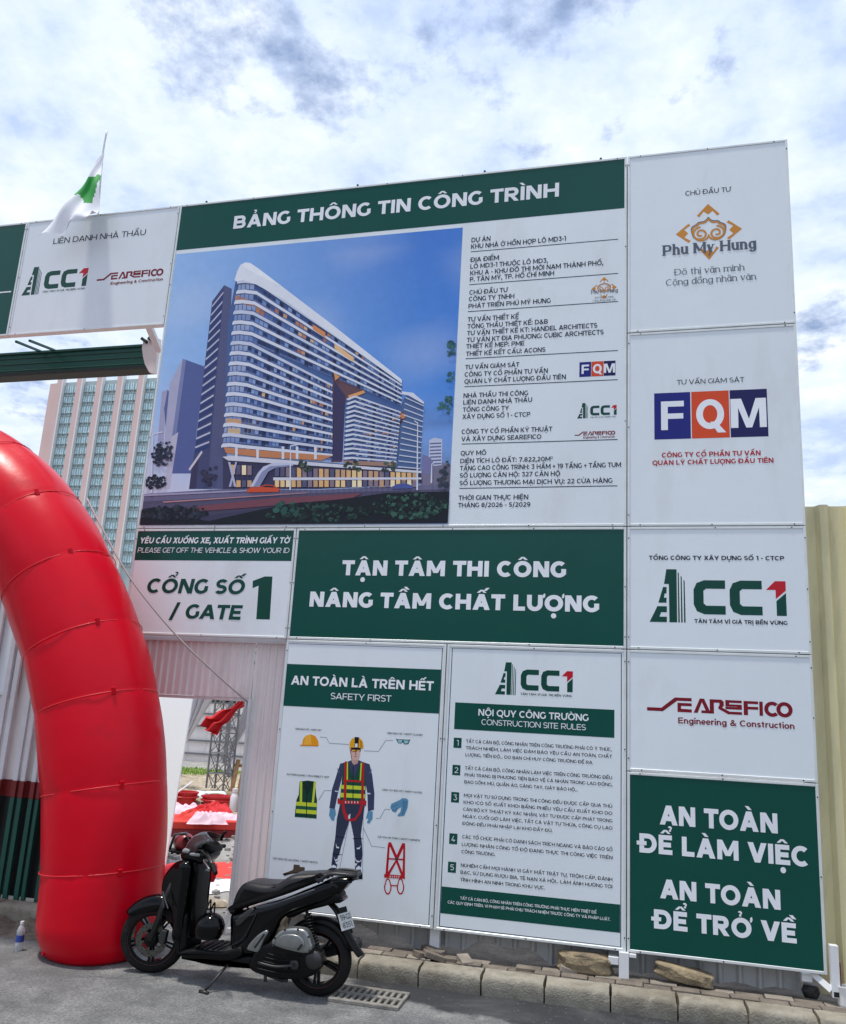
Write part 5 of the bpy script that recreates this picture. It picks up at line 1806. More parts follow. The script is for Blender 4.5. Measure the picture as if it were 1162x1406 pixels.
def fqm_logo(p, ox, oz, s, sz=None, y=0.0):
    q = Print(y)
    sz = sz or s

    def P(pts):
        return [(ox + a * s, oz + b_ * sz) for a, b_ in pts]
    for x0, x1, c in ((0, .307, '#131c78'), (.316, .628, '#d9481c'), (.636, .940, '#100f52')):
        q.poly(P([(x0, 0), (x1, 0), (x1, .438), (x0, .438)]), c)
    wht = '#eef0f4'
    for pl in ([(.058, .086), (.115, .086), (.115, .190), (.246, .190), (.246, .240), (.115, .240), (.115, .305), (.252, .305), (.252, .357), (.058, .357)],
               [(.640, .086), (.700, .086), (.702, .270), (.764, .086), (.812, .086), (.872, .270), (.874, .086), (.930, .086), (.930, .355), (.846, .355), (.788, .165), (.728, .355), (.640, .355)]):
        q.poly(P(pl), wht, 1)
    for pl in ring(.470, .222, .116, .140, 0, 360, .056, .056, 30):
        q.poly(P(pl), wht, 1)
    q.poly(P([(.470, .150), (.520, .150), (.600, .048), (.530, .048)]), wht, 2)
    return q.build('letter_logo', p)


def pmh_logo(p, ox, oz, s, y=0.0):
    """four orange chevrons round a scrolled cloud; origin at the centre of the diamond"""
    o_, gy = '#d08a35', '#6a7080'
    q = Print(y, .0003, True)

    def P(pts):
        return [(ox + a * s, oz + b_ * s) for a, b_ in pts]
    for k in range(4):
        ca, sa = math.cos(k * math.pi / 2), math.sin(k * math.pi / 2)

        def T(pts):
            return P([(a * ca - b_ * sa, a * sa + b_ * ca) for a, b_ in pts])
        ln = .10 if k != 2 else .085
        q.poly(T([(0, .290), (ln, .176), (ln - .020, .158), (.034, .222), (0, .240)]), o_)
        q.poly(T([(0, .290), (0, .240), (-.034, .222), (-ln + .020, .158), (-ln, .176)]), o_)
        q.poly(T([(0, .245), (.044, .218), (0, .180), (-.044, .218)]), o_, 1)
    # scalloped outline of the cloud
    out = [(-.135, -.045), (-.150, .015), (-.145, .060), (-.105, .085), (-.085, .105), (-.040, .110), (-.015, .128), (0, .148), (.015, .128), (.040, .110), (.085, .105), (.105, .085), (.145, .060), (.150, .015), (.135, -.045), (.09, -.085), (.04, -.085), (.005, -.055), (0, -.03), (-.005, -.055), (-.04, -.085), (-.09, -.085), (-.135, -.045)]
    pts = [tuple(v) for v in spline(out, 4)]
    q.line(P(pts), .010 * s, gy, 1)
    q.line(P([(a * .93, b_ * .92 - .006) for a, b_ in pts]), .016 * s, o_, 2)
    for sg in (-1, 1):
        sp = []
        for i in range(40):
            a = math.pi * .5 + i / 39 * math.pi * 3.2
            r = .072 - .056 * i / 39
            sp.append((sg * (.070 + r * math.cos(a + math.pi)), -.018 + r * math.sin(a)))
        q.line(P(sp), .017 * s, o_, 3)
    return q.build('cloud_logo', p)


# big information board
pb = panel('information_board', 'large project board with a green title band, tower picture and lines of text', XL, X2, ZB, ZT)
band(pb, 'title_band', XL + .026, X2 - .026, 6.915, ZT - .026)
letters(pb, 'head')
letters(pb, 'info')
q = Print(0)
for z in (6.587, 6.227, 5.937, 5.441, 5.153, 4.576, 4.143):
    q.rect(-1.366, .050, z - .004, z + .004, INK['ink'])
q.build('rule_lines', pb)
pmh_logo(pb, -.078, 6.085, .40)
q = Print(0)
q.text('Phu My Hung', -.197, 6.034, .245, .040, .2, INK['grey'], 0, True)
q.text('Đô thị văn minh', -.160, 5.980, .17, .020, .13, INK['grey'], 0, True)
q.text('Cộng đồng nhân văn', -.180, 5.950, .21, .020, .13, INK['grey'], 0, True)
q.build('small_lettering', pb)
fqm_logo(pb, -.294, 5.196, .344, .335)
cc1_logo(pb, -.308, 4.790, .325)
q = Print(0)
q.text('TÂN TÂM VÌ GIÁ TRỊ BỀN VỮNG', -.19, 4.790, .225, .012, .16, INK['green'])
q.text('Engineering & Construction', -.25, 4.594, .275, .024, .17, INK['maroon'])
q.build('small_lettering', pb)
sea_logo(pb, -.328, 4.624, .322)


def picture(p, X0, Xr, Z0, Zt):
    """the printed view of the tower block: a sky sheet and flat shapes on it"""
    nx, nz = 40, 34
    cs = {}

    def skyc(u, v):
        a, b_ = Vector(lin('#9ec4f2')), Vector(lin('#4880d4'))
        c, d = Vector(lin('#d4d8ea')), Vector(lin('#8fb0e4'))
        top = a.lerp(b_, min(1, u * 1.15))
        mid = Vector(lin('#a2c8f4')).lerp(Vector(lin('#4a8ce0')), u)
        low = c.lerp(d, u)
        col = mid.lerp(top, max(0, (v - .45) / .55)) if v > .45 else low.lerp(mid, max(0, v - .12) / .33)
        cl = max(0, math.sin(u * 9 + v * 5) * math.sin(v * 13 - u * 4 + 1)) * .22 * (1 if .3 < v < .95 else .4)
        if u > .82 and .18 < v < .42:
            cl = -.25 * max(0, math.sin(v * 55 + u * 9))
        return col * (1 + cl) if cl < 0 else col.lerp(Vector((.75, .78, .88)), cl)
    b = MB().grid(lambda u, v: (X0 + (Xr - X0) * u, -.0006, Z0 + (Zt - Z0) * v), nx, nz)
    o = b.build('picture_sky', 'picture', p, recalc=False)
    a = o.data.color_attributes.new('Col', 'FLOAT_COLOR', 'POINT')
    fl = []
    for j in range(nz + 1):
        for i in range(nx + 1):
            fl += [*skyc(i / nx, j / nz), 1]
    a.data.foreach_set('color', fl)
    q = Print(0, .00022, True)
    for ln in BUILDING_PICTURE.strip().split('\n'):
        f = ln.split(',')
        n = [int(v) / 1000 for v in f[2:]]
        q.poly(list(zip(n[0::2], n[1::2])), '#' + f[0], int(f[1]))
    rn = random.Random(3)
    for ax, az, ah, bx2, bz, bh, n in FLOOR_GLASS:       # one strip of glass per storey, cell by cell
        lit = 0
        for k in range(n):
            t0, t1 = 1 - (1 - k / n) ** 1.45, 1 - (1 - (k + .86) / n) ** 1.45
            if k % 7 == 6:
                c = '#262c4c'
            elif lit > 0:
                c, lit = rn.choice(['#e9a870', '#f0c08a', '#d98c5c', '#c97a55']), lit - 1
            else:
                c = rn.choice(['#3a4a7c', '#445a92', '#5d78b4', '#7f9bd0', '#31406e', '#98b1dc', '#2c375f'])
                if rn.random() < .045:
                    lit = rn.randint(1, 3)
            x0, x1 = ax + (bx2 - ax) * t0, ax + (bx2 - ax) * t1
            z0, z1 = az + (bz - az) * t0, az + (bz - az) * t1
            h0, h1 = ah + (bh - ah) * t0, ah + (bh - ah) * t1
            q.poly([(x0, z0), (x1, z1), (x1, z1 - h1 * .52), (x0, z0 - h0 * .52)], c, 7)
            q.poly([(x0, z0 - h0 * .52), (x1, z1 - h1 * .52), (x1, z1 - h1 * .8), (x0, z0 - h0 * .8)], '#6577a6' if k % 7 != 6 else '#3a416a', 7)
    for cx, cz, rx, rz, num, cols, lay, s0, s1 in FOLIAGE:
        cols = cols.split()
        for i in range(num):
            a, d, r = rn.uniform(0, 6.28), math.sqrt(rn.random()), rn.uniform(s0, s1)
            x, z, k, o = cx + rx * d * math.cos(a), cz + rz * d * math.sin(a), rn.randint(4, 6), rn.uniform(0, 6)
            pts = [(x + r * math.cos(o + j * 6.283 / k) * rn.uniform(.5, 1.1), z + r * .7 * math.sin(o + j * 6.283 / k)) for j in range(k)]
            pts = [(min(max(u, X0 + .01), Xr - .01), min(max(v, Z0 + .01), Zt)) for u, v in pts]
            q.poly(pts, '#' + rn.choice(cols), lay + i % 4)
    q.build('tower_picture', p, 'picture')


picture(pb, -4.635, -1.458, 3.803, 6.868)

# gate board
pg = panel('gate_board', 'white gate number board with a green strip of small text', XL, X1, ZC, ZB)
band(pg, 'green_strip', XL + .026, X1 - .022, 3.447, ZB - .026)
letters(pg, 'gate', it=.14)
q = Print(0)
q.poly([(-3.332, 3.180), (-3.337, 3.250), (-3.218, 3.295), (-3.139, 3.295), (-3.124, 2.882), (-3.262, 2.882), (-3.272, 3.205)], INK['green'])
q.build('numeral', pg)

ps = panel('slogan_board', 'wide dark green slogan board with two white lines', X1, X2, ZC, ZB, face='vinyl')
band(ps, 'green_face', X1 + .026, X2 - .026, ZC + .026, ZB - .026)
letters(ps, 'slogan')

# safety poster
pf = panel('safety_poster', 'white safety poster with a worker in helmet and harness', X1, XM, ZE + .004, ZC)
q = Print(0)
for a in ((X1 + .022, 2.662, XM - .040, .372),):
    x0, z1, x1, z0 = a
    q.line([(x0, z0), (x0, z1), (x1, z1), (x1, z0), (x0, z0)], .007, INK['ink'], 1)
q.build('border_line', pf)
band(pf, 'green_band', -2.910, -1.455, 2.092, 2.474)
letters(pf, 'first')
letters(pf, 'first_small')
q = Print(0, .0003, True)
for ln in SAFETY_FIGURES.strip().split('\n'):
    f = ln.split(',')
    n = [int(v) / 1000 for v in f[2:]]
    q.poly(list(zip(n[0::2], n[1::2])), '#' + f[0], int(f[1]))
q.build('worker_picture', pf)
q = Print(0)
for pts in LEADERS:
    q.line(pts, .005, '#8a93a0')
q.build('leader_lines', pf)

# site rules
pr = panel('site_rules_board', 'white site rules board with five numbered paragraphs', XM, X2, ZE, ZC)
q = Print(0)
q.line([(-1.362, .374), (-1.362, 2.666), (.088, 2.666), (.088, .374), (-1.362, .374)], .007, INK['ink'], 1)
q.build('border_line', pr)
band(pr, 'green_band', -1.314, .033, 1.968, 2.196)
band(pr, 'foot_band', -1.357, .083, .476, .684)
letters(pr, 'rules')
cc1_logo(pr, -.969, 2.281, .612)
q = Print(0)
for i, z in enumerate((1.811, 1.584, 1.360, 1.025, .799)):
    q.rect(-1.312, -1.243, z, z + .085, GREEN)
    q.text('12345'[i], -1.293 + (.008 if i == 0 else 0), z + .019, .016 if i == 0 else .032, .046, .13, '#e6e9ee')
q.build('number_tiles', pr)

# right column
p1 = panel('owner_board', 'white board with an orange cloud emblem and grey serif name, top of the right column', X2, X3, ZA, ZT)
letters(p1, 'pmh')
pmh_logo(p1, .860, 6.585, 1.0)
letters(p1, 'pmhserif', sf=True, y=-.0012)
p2 = panel('consultant_board', 'white board with blue and orange letter squares', X2, X3, ZB, ZA)
letters(p2, 'fqm')
fqm_logo(p2, .367, 4.565, 1.0)
p3 = panel('contractor_board', 'white board with a green stepped tower logo and red tipped numeral', X2, X3, ZC, ZB)
letters(p3, 'cc1')
cc1_logo(p3, .318, 2.940, 1.0)
p4 = panel('engineer_board', 'white board with a dark red script logo, above the green corner board', X2, X3, ZD, ZC)
letters(p4, 'sea')
sea_logo(p4, .294, 2.203, 1.0)
p5 = panel('safety_board', 'dark green board with four white lines at the lower right', X2, X3, ZE, ZD)
band(p5, 'green_face', X2 + .026, X3 - .026, ZE + .026, ZD - .026)
letters(p5, 'safe')

# boards over the gate
p6 = panel('joint_venture_board', 'white board above the gate with two company logos, behind the flag', XP, XL, ZF, ZT)
letters(p6, 'left')
cc1_logo(p6, -6.544, 6.521, .772)
sea_logo(p6, -5.585, 6.625, .74)
p7 = panel('gate_header_board', 'dark green board at the upper left edge with a thin white line', -9.6, XP, ZF, ZT, face='vinyl')
band(p7, 'green_face', -9.57, XP - .026, ZF + .026, ZT - .026)
q = Print(-.001)
q.rect(-9.4, -6.69, 6.575, 6.592, '#e6e9ee', 1)
q.build('white_rule', p7)

# lifting lugs on the top edge
for i, x in enumerate((-4.366, -2.617, -1.267, -.119)):
    b = MB().lathe((x, .03, ZT - .004), (0, 0, 1), [(0, .045), (.010, .043), (.013, .033), (.010, .022), (.006, .018), (.006, 0), (0, 0)], 10)
    tag(b.build('lifting_lug', 'screw', smooth='auto'), 'small dark lug on the board top edge, %s' % ['nearest the white logo board', 'above the first words', 'above the middle title words', 'above the end of the title'][i], 'lug', 'lugs on the board top')

# steel frame behind the boards
sf_ = thing('support_post', 'white square steel post between the rules board and the green corner board', 'post', (.113, .10, KT))
MB().box(.075, .150, -.035, .028, KT, ZE + .004).build('shaft', 'steel_white', sf_, bevel=.004)
MB().box(-.005, .072, -.02, .30, .245, .300).build('cross_tube', 'steel_white', sf_, bevel=.003)
MB().box(.152, .205, -.03, .03, ZE - .028, ZE - .002).build('bracket', 'steel_white', sf_, bevel=.003)
sf_ = thing('support_post', 'short white square post with a slanted brace at the right end of the boards', 'post', (1.61, .03, KT))
MB().box(1.584, 1.640, -.05, .01, .205, .560).build('shaft', 'steel_white', sf_, bevel=.003)
MB().box(1.594, 1.630, -.052, -.049, .212, .246).build('open_end', 'hole', sf_)
MB().bar((1.590, -.02, .245), (1.475, .06, .335), .045, .05, (0, -1, 0)).build('brace', 'steel_white', sf_, bevel=.003)
MB().box(1.40, 1.475, .045, .14, .268, .320).build('clamp', 'steel_white', sf_, bevel=.006)
MB().box(1.645, 1.665, .02, .05, .26, .43).build('red_tag', 'gate_red', sf_)
tag(MB().rock((1.47, .10, .195), .055, .05, .05, 21, 2).build('dark_rubble', 'black_cloth'), 'dark lump of rubble under the slanted brace', 'rubble')
bf = thing('board_frame', 'steel frame carrying the boards, behind them', 'frame', (-1.5, .12, KT))
b = MB()
for x in (-4.62, -2.93, -1.41, .13, 1.53):
    z0 = 2.74 if x == -4.62 else (KT if x < .1 and x > -2.9 else .36)
    b.box(x - .04, x + .04, .066, .13, z0, ZT - .03)
b.build('upright', 'steel_white', bf)
b = MB()
for z in (2.70, 3.77, 5.6, 7.40):
    b.box(-4.6, 1.5, .132, .17, z - .03, z + .03)
b.build('rail', 'steel_white', bf)
bf2 = thing('gate_truss', 'thin steel struts under the white logo board, above the green beam', 'truss', (-6.5, .2, 5.9))
for p_, q_ in (((-6.62, .12, 6.02), (-6.72, .62, 6.16)), ((-6.44, .12, 6.02), (-6.52, .62, 6.16))):
    MB().bar(p_, q_, .025).build('strut', 'gate_green', bf2)
MB().bar((-4.90, .07, 6.07), (-5.02, .50, 6.00), .07, .05).build('diagonal', 'steel_white', bf2)
MB().box(-9.5, -4.70, .068, .13, 7.30, 7.36).build('rail', 'steel_white', bf2)

# green beam over the gate
gbm = thing('gate_beam', 'dark green box beam crossing over the gate with a white end plate', 'beam', (-7, .8, 5.86))
MB().box(-12, -5.215, .60, .72, 5.875, 6.135).build('beam_box', 'beam_green', gbm, bevel=.012)
b = MB()
for z in (5.90, 5.985, 6.06):
    b.box(-12, -5.216, .590, .599, z, z + .012)
b.box(-12, -5.20, .575, .599, 6.115, 6.145)
b.build('ribs', 'beam_green', gbm, bevel=.004, bseg=1)
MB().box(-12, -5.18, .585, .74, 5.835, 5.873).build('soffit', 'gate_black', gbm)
pts = [(-5.26, 6.165), (-5.05, 6.165), (-5.05, 5.74), (-5.13, 5.755), (-5.20, 5.86), (-5.235, 5.95), (-5.265, 6.06)]
MB().prism(pts, .52, .56).build('end_plate', 'white_sheet', gbm)
b = MB()
for x, z in ((-5.22, 6.14), (-5.13, 6.14)):
    b.bar((x - .05, .50, z + .03), (x + .02, .50, z - .02), .035)
b.build('bolt', 'screw', gbm)

# ------------------------------------------------------------------ flag on the gate boards
fl = thing('flag', 'white flag with a green emblem drooping from a thin pole over the logo board', 'flag', (-5.76, .07, 7.3))
MB().tube(spline([(-5.745, .075, 7.15), (-5.752, .06, 7.5), (-5.80, .04, 8.25), (-5.792, .03, 8.62)], 6), [.011] * 19, 8).build('pole', 'steel_white', fl, smooth=True)
FL = [((-5.790, 8.302), (-5.765, 8.300), .02), ((-5.831, 8.097), (-5.711, 8.057), -.04), ((-5.889, 7.810), (-5.652, 7.855), -.10), ((-5.969, 7.532), (-5.599, 7.634), -.16), ((-6.053, 7.295), (-5.538, 7.333), -.22), ((-6.116, 6.989), (-5.525, 7.254), -.28)]
lft = spline([(a[0], y, a[1]) for a, b_, y in FL], 8)
rgt = spline([(b_[0], y, b_[1]) for a, b_, y in FL], 8)
EM = [(-5.803, 7.895), (-5.645, 7.9), (-5.632, 7.668), (-5.634, 7.452), (-5.742, 7.452), (-5.843, 7.62), (-5.967, 7.561)]


def inside(p, poly):
    r = False
    for i in range(len(poly)):
        (x0, y0), (x1, y1) = poly[i - 1], poly[i]
        if (y0 > p[1]) != (y1 > p[1]) and p[0] < (x1 - x0) * (p[1] - y0) / (y1 - y0) + x0:
            r = not r
    return r


def flag_pt(u, v):
    k = min(v * 40, 39.999)
    i = int(k)
    p = lft[i].lerp(lft[i + 1], k - i)
    q = rgt[i].lerp(rgt[i + 1], k - i)
    o = p.lerp(q, u)
    amp = .012 + .03 * v
    o.y += amp * math.sin(u * 11 + v * 4) + amp * .6 * math.sin(u * 5 - v * 13) - .04 * v
    o.z += .02 * v * math.sin(u * 14)
    return o


b = MB()
NU, NV = 36, 60
vs = [flag_pt(i / NU, j / NV) for j in range(NV + 1) for i in range(NU + 1)]
b.add(vs, [])
for j in range(NV):
    for i in range(NU):
        c = flag_pt((i + .5) / NU, (j + .5) / NV)
        b.f.append([j * (NU + 1) + i, j * (NU + 1) + i + 1, (j + 1) * (NU + 1) + i + 1, (j + 1) * (NU + 1) + i])
        b.mi.append(1 if inside((c.x, c.z), EM) else 0)
b.build('cloth', ['flag_white', 'flag_green'], fl, smooth=True, recalc=False)

# ------------------------------------------------------------------ red inflatable arch
AY = -.58
half = [(-4.115, 0.0), (-4.13, .35), (-4.155, .70), (-4.235, 1.30), (-4.435, 2.05), (-4.75, 2.72), (-5.27, 3.47), (-5.92, 4.04), (-6.70, 4.34), (-7.55, 4.44)]
line = half + [(-15.1 - x, z) for x, z in half[-2::-1]]
SP = spline([(x, AY, z) for x, z in line], 14)
arc = [0.0]
for i in range(1, len(SP)):
    arc.append(arc[-1] + (SP[i] - SP[i - 1]).length)
SEAM_Z = [(-4.20, .66), (-4.29, 1.31), (-4.46, 2.0), (-4.70, 2.52), (-5.05, 3.06), (-5.42, 3.55), (-5.95, 4.0), (-6.55, 4.30), (-7.2, 4.42)]
SEAMS = []
for x, z in SEAM_Z:
    k = min(range(len(SP)), key=lambda i: (SP[i] - Vector((x, AY, z))).length)
    SEAMS.append(arc[k])
SEAMS += [arc[-1] - s for s in reversed(SEAMS)]
TOT = arc[-1]


def at(s):
    k = max(1, min(len(arc) - 1, next((i for i, a in enumerate(arc) if a >= s), len(arc) - 1)))
    t = (s - arc[k - 1]) / max(1e-9, arc[k] - arc[k - 1])
    return SP[k - 1].lerp(SP[k], t), (SP[k] - SP[k - 1]).normalized()


def arad(s):
    r = .515 - .032 * max(0, 1 - min(s, TOT - s) / 1.6)
    for q in SEAMS:
        r -= .004 * math.exp(-((s - q) / .02) ** 2) + .005 * math.exp(-((s - q) / .14) ** 2)
    e = min(s, TOT - s)
    if e < .26:
        r *= .80 + .20 * math.sin(math.pi / 2 * e / .26)
    return r


ia = thing('inflatable_arch', 'big red inflatable arch standing over the gate entry', 'arch', (-4.15, AY, 0))
ss = [i * TOT / 420 for i in range(421)]
rnd = random.Random(12)
b = MB()
NS = 56
vs, fs = [], []
for i, s in enumerate(ss):
    p, t = at(s)
    a = Vector((0, -1, 0))
    bb = t.cross(a).normalized()
    near = min(abs(s - q) for q in SEAMS)
    for k in range(NS):
        g_ = 2 * math.pi * k / NS
        pk = .0042 * math.sin(17 * g_ + 3 * math.sin(s * 2)) * math.sin(5 * g_ + s) * math.exp(-near / .09) + .007 * math.sin(3 * g_ + s * 1.7) + .003 * math.sin(7 * g_ - s * 3.1)
        r = arad(s) + pk
        d = a * math.cos(g_) + bb * math.sin(g_)
        q = p + d * r
        q.z = max(q.z, .006 + .002 * math.sin(5 * g_))
        vs.append(q)
for i in range(len(ss) - 1):
    for k in range(NS):
        l = (k + 1) % NS
        fs.append((i * NS + k, i * NS + l, (i + 1) * NS + l, (i + 1) * NS + k))
fs.append(tuple(range(NS)))
fs.append(tuple(range(len(ss) * NS - 1, (len(ss) - 1) * NS - 1, -1)))
b.add(vs, fs)
b.build('tube', 'red_vinyl', ia, smooth=True)
for s in SEAMS:
    p, t = at(s)
    a = Vector((0, -1, 0))
    bb = t.cross(a).normalized()
    r = arad(s)
    b = MB()
    b.tube([p + (a * math.cos(2 * math.pi * k / 48) + bb * math.sin(2 * math.pi * k / 48)) * (r + .006) for k in range(48)], .0042, 6, closed=True)
    b.build('seam', 'red_seam', ia, smooth=True)
    g_ = math.pi * .27
    d = (a * math.cos(g_) - bb * math.sin(g_)) if t.x < 0 or True else a
    d = a * math.cos(g_) + bb * math.sin(g_) * (1 if (t.cross(a)).x > 0 else -1)
    c = p + d * (r + .012)
    b = MB()
    b.bar(c - t * .03 - d * .01, c + t * .03 + d * .014, .035, .012, tuple(d))
    b.build('loop', 'red_vinyl', ia, bevel=.004)
b = MB().lathe((-4.33, -.885, .055), (-.4, -.9, .05), [(0, .06), (.018, .06), (.022, .03), (.022, 0), (0, 0)], 12)
b.build('deflate_valve', 'red_vinyl', ia, smooth='auto')
# blower duct behind the leg
b = MB().tube(spline([(-3.95, -.30, .44), (-3.93, .10, .50), (-3.78, .30, .54), (-3.62, .42, .52)], 6), [.13, .13, .12, .115, .11, .105, .11, .115, .11, .105, .10, .105, .10, .10, .10, .10, .09, .085, .08], 18)
b.build('blower_duct', 'red_vinyl', ia, smooth=True)

# guy rope from the arch to the gate jamb
rp = MB().tube(spline([(-5.10, -.25, 4.02), (-4.80, -.38, 3.70), (-4.35, -.45, 3.17), (-3.92, -.30, 2.69), (-3.6, -.10, 2.375), (-3.335, .14, 2.115)], 8), .0085, 8)
tag(rp.build('guy_rope', 'rope', smooth=True), 'thin pale guy rope running from the red arch down to the gate opening corner', 'rope')
wk = spline([(-3.36, .10, 2.10), (-3.43, .06, 2.04), (-3.53, .02, 1.95), (-3.60, .0, 1.885), (-3.645, -.01, 1.84)], 6)


def streamer(u, v):
    k = min(v * 24, 23.999)
    p = wk[int(k)].lerp(wk[int(k) + 1], k - int(k))
    w = .02 + .088 * min(1, v * 1.35) ** 1.5
    s = (u - .5) * 2
    return p + Vector((.70, 0, -.70)) * (s * w) * (1 if v < .8 else 1 - .25 * abs(s)) + Vector((0, .035 * math.sin(u * 14 + v * 3) * (.3 + v), .015 * math.sin(v * 17 + u * 4)))


tag(MB().grid(streamer, 30, 30).build('red_streamer', 'red_cloth', smooth=True, solid=.003, recalc=False), 'red cloth streamer tied at the top corner of the gate opening', 'streamer')

# ------------------------------------------------------------------ folding site gate behind the arch
fg = thing('folding_gate', 'white, red and black folding site gate with upright bars, left edge', 'gate', (-6.2, .25, .12))
GY = .22
MB().box(-8.6, -5.12, GY, GY + .03, 1.235, 3.15).build('upper_sheet', 'white_sheet', fg)
MB().box(-8.6, -5.12, GY - .004, GY + .03, 1.075, 1.233).build('red_band', 'gate_red', fg)
MB().box(-8.6, -5.12, GY, GY + .03, .16, 1.073).build('lower_sheet', 'gate_black', fg)
bpn = MB().box(-8.0, -5.98, GY - .03, GY - .002, 2.10, 3.1)
bpn.build('notice_sheet', 'vinyl', fg)
b = MB()
b.box(-8.02, -5.95, GY - .04, GY - .004, 2.06, 2.10)
b.box(-5.98, -5.94, GY - .042, GY - .004, 2.10, 3.1)
b.build('notice_frame', 'steel_white', fg, bevel=.004)
for x, w in ((-6.32, .05), (-6.22, .05), (-6.02, .055), (-5.925, .055), (-5.74, .05), (-5.655, .05), (-5.53, .05), (-5.455, .04), (-5.30, .05), (-5.22, .05)):
    bar = MB().box(x - w / 2, x + w / 2, GY - .075, GY - .044, 1.234, 3.2).build('upright_bar', 'steel_white', fg, bevel=.004)
    MB().box(x - w / 2, x + w / 2, GY - .076, GY - .044, 1.076, 1.232).build('red_sleeve', 'gate_red', bar, bevel=.004)
    MB().box(x - w / 2, x + w / 2, GY - .075, GY - .044, .13, 1.074).build('green_foot', 'gate_green', bar, bevel=.004)

# ------------------------------------------------------------------ yard seen through the gate
wb = thing('blank_board', 'tall blank white board standing inside the gate beside the arch', 'board', (-5.95, 3.2, 0))
MB().add([(-6.30, 3.0, .02), (-5.62, 3.0, .02), (-5.84, 3.62, 2.28), (-6.5, 3.62, 2.28), (-6.30, 3.03, .02), (-5.62, 3.03, .02), (-5.84, 3.65, 2.28), (-6.5, 3.65, 2.28)], [(0, 1, 2, 3), (7, 6, 5, 4), (0, 4, 5, 1), (1, 5, 6, 2), (2, 6, 7, 3), (3, 7, 4, 0)]).build('sheet', 'white_board', wb)
MB().box(-6.28, -5.66, 3.035, 3.08, .0, .05).build('foot', 'steel', wb)
MB().bar((-6.3, 3.50, 1.6), (-6.4, 4.3, .02), .04).build('prop', 'steel', wb)

tr = thing('truss_tower', 'square lattice truss tower of grey tubes standing in the yard', 'truss', (-10.0, 13, 0))
b = MB()
hx, x0, y0 = .24, -10.0, 13.0
cr = [(x0 - hx, y0 - hx), (x0 + hx, y0 - hx), (x0 + hx, y0 + hx), (x0 - hx, y0 + hx)]
for x, y in cr:
    b.tube([(x, y, 0), (x, y, 4.2)], .028, 8)
b.build('upright', 'steel', tr, smooth='auto')
b = MB()
for k in range(8):
    z = .05 + k * .52
    for i in range(4):
        p_, q_ = cr[i], cr[(i + 1) % 4]
        b.tube([(*p_, z), (*q_, z)], .018, 6)
        if k < 7:
            b.tube([(*p_, z), (*q_, z + .52)], .012, 6)
            b.tube([(*q_, z), (*p_, z + .52)], .012, 6)
b.build('lacing', 'steel', tr)
b = MB()
for dy in (-hx, hx):
    for z in (3.5, 3.95):
        b.tube([(-13.5, y0 + dy, z), (-6.5, y0 + dy, z)], .028, 8)
for k in range(14):
    b.tube([(-13.5 + k * .5, y0 - hx, 3.5), (-13.0 + k * .5, y0 - hx, 3.95)], .014, 6)
b.build('cross_truss', 'steel', tr)
MB().box(x0 - .3, x0 + .3, y0 - .3, y0 + .3, 0, .03).build('base_plate', 'steel', tr)


def drape(label, top, tie, foot):
    """pleated cloth gathered at a tie: top/tie/foot are (x0, x1, z)"""
    def f(u, v):
        rows = [(0, top), (.55, ((top[0] + tie[0]) / 2 * .98 + tie[0] * .0 + (tie[0] - top[0]) * .05, (top[1] + tie[1]) / 2, (top[2] + tie[2]) / 2)), (.82, tie), (1, foot)]
        for (a, p), (c, q) in zip(rows, rows[1:]):
            if v <= c + 1e-9:
                t = (v - a) / (c - a)
                xa, xb, z = (p[i] + (q[i] - p[i]) * t for i in range(3))
                break
        wd = abs(xb - xa)
        return Vector((xa + (xb - xa) * u, 13.45 + min(.10, .10 * wd + .02) * math.sin(u * 40) * (.4 + wd), z))
    o = MB().grid(f, 80, 40).build('drape', 'white_cloth', smooth=True, recalc=False)
    return tag(o, label, 'curtain', 'white drapes tied to the yard truss')


drape('white pleated drape gathered to a tie, left of the lattice tower', (-12.3, -10.25, 3.5), (-11.62, -11.48, 1.0), (-11.62, -11.42, .35))
drape('white pleated drape swept to the lattice tower from the right', (-9.8, -8.6, 3.5), (-10.05, -9.95, 1.1), (-10.05, -9.93, .45))

ff = thing('yard_fence', 'white sheet fence with grey rails far behind the truss tower', 'fence', (-18, 28, 0))
corrugated(MB(), -40, 2, 0, 2.75, 28.0, .9, .05, .8).build('fence_sheet', 'white_sheet', ff)
b = MB()
for z in (.35, .95, 1.62, 2.2, 2.72):
    b.box(-40, 2, 27.86, 27.93, z - .04, z + .04)
b.build('rail', 'steel', ff)
b = MB()
for i in range(12):
    b.box(-39 + i * 3.6, -38.92 + i * 3.6, 27.8, 27.86, 0, 2.8)
b.build('fence_post', 'steel', ff)


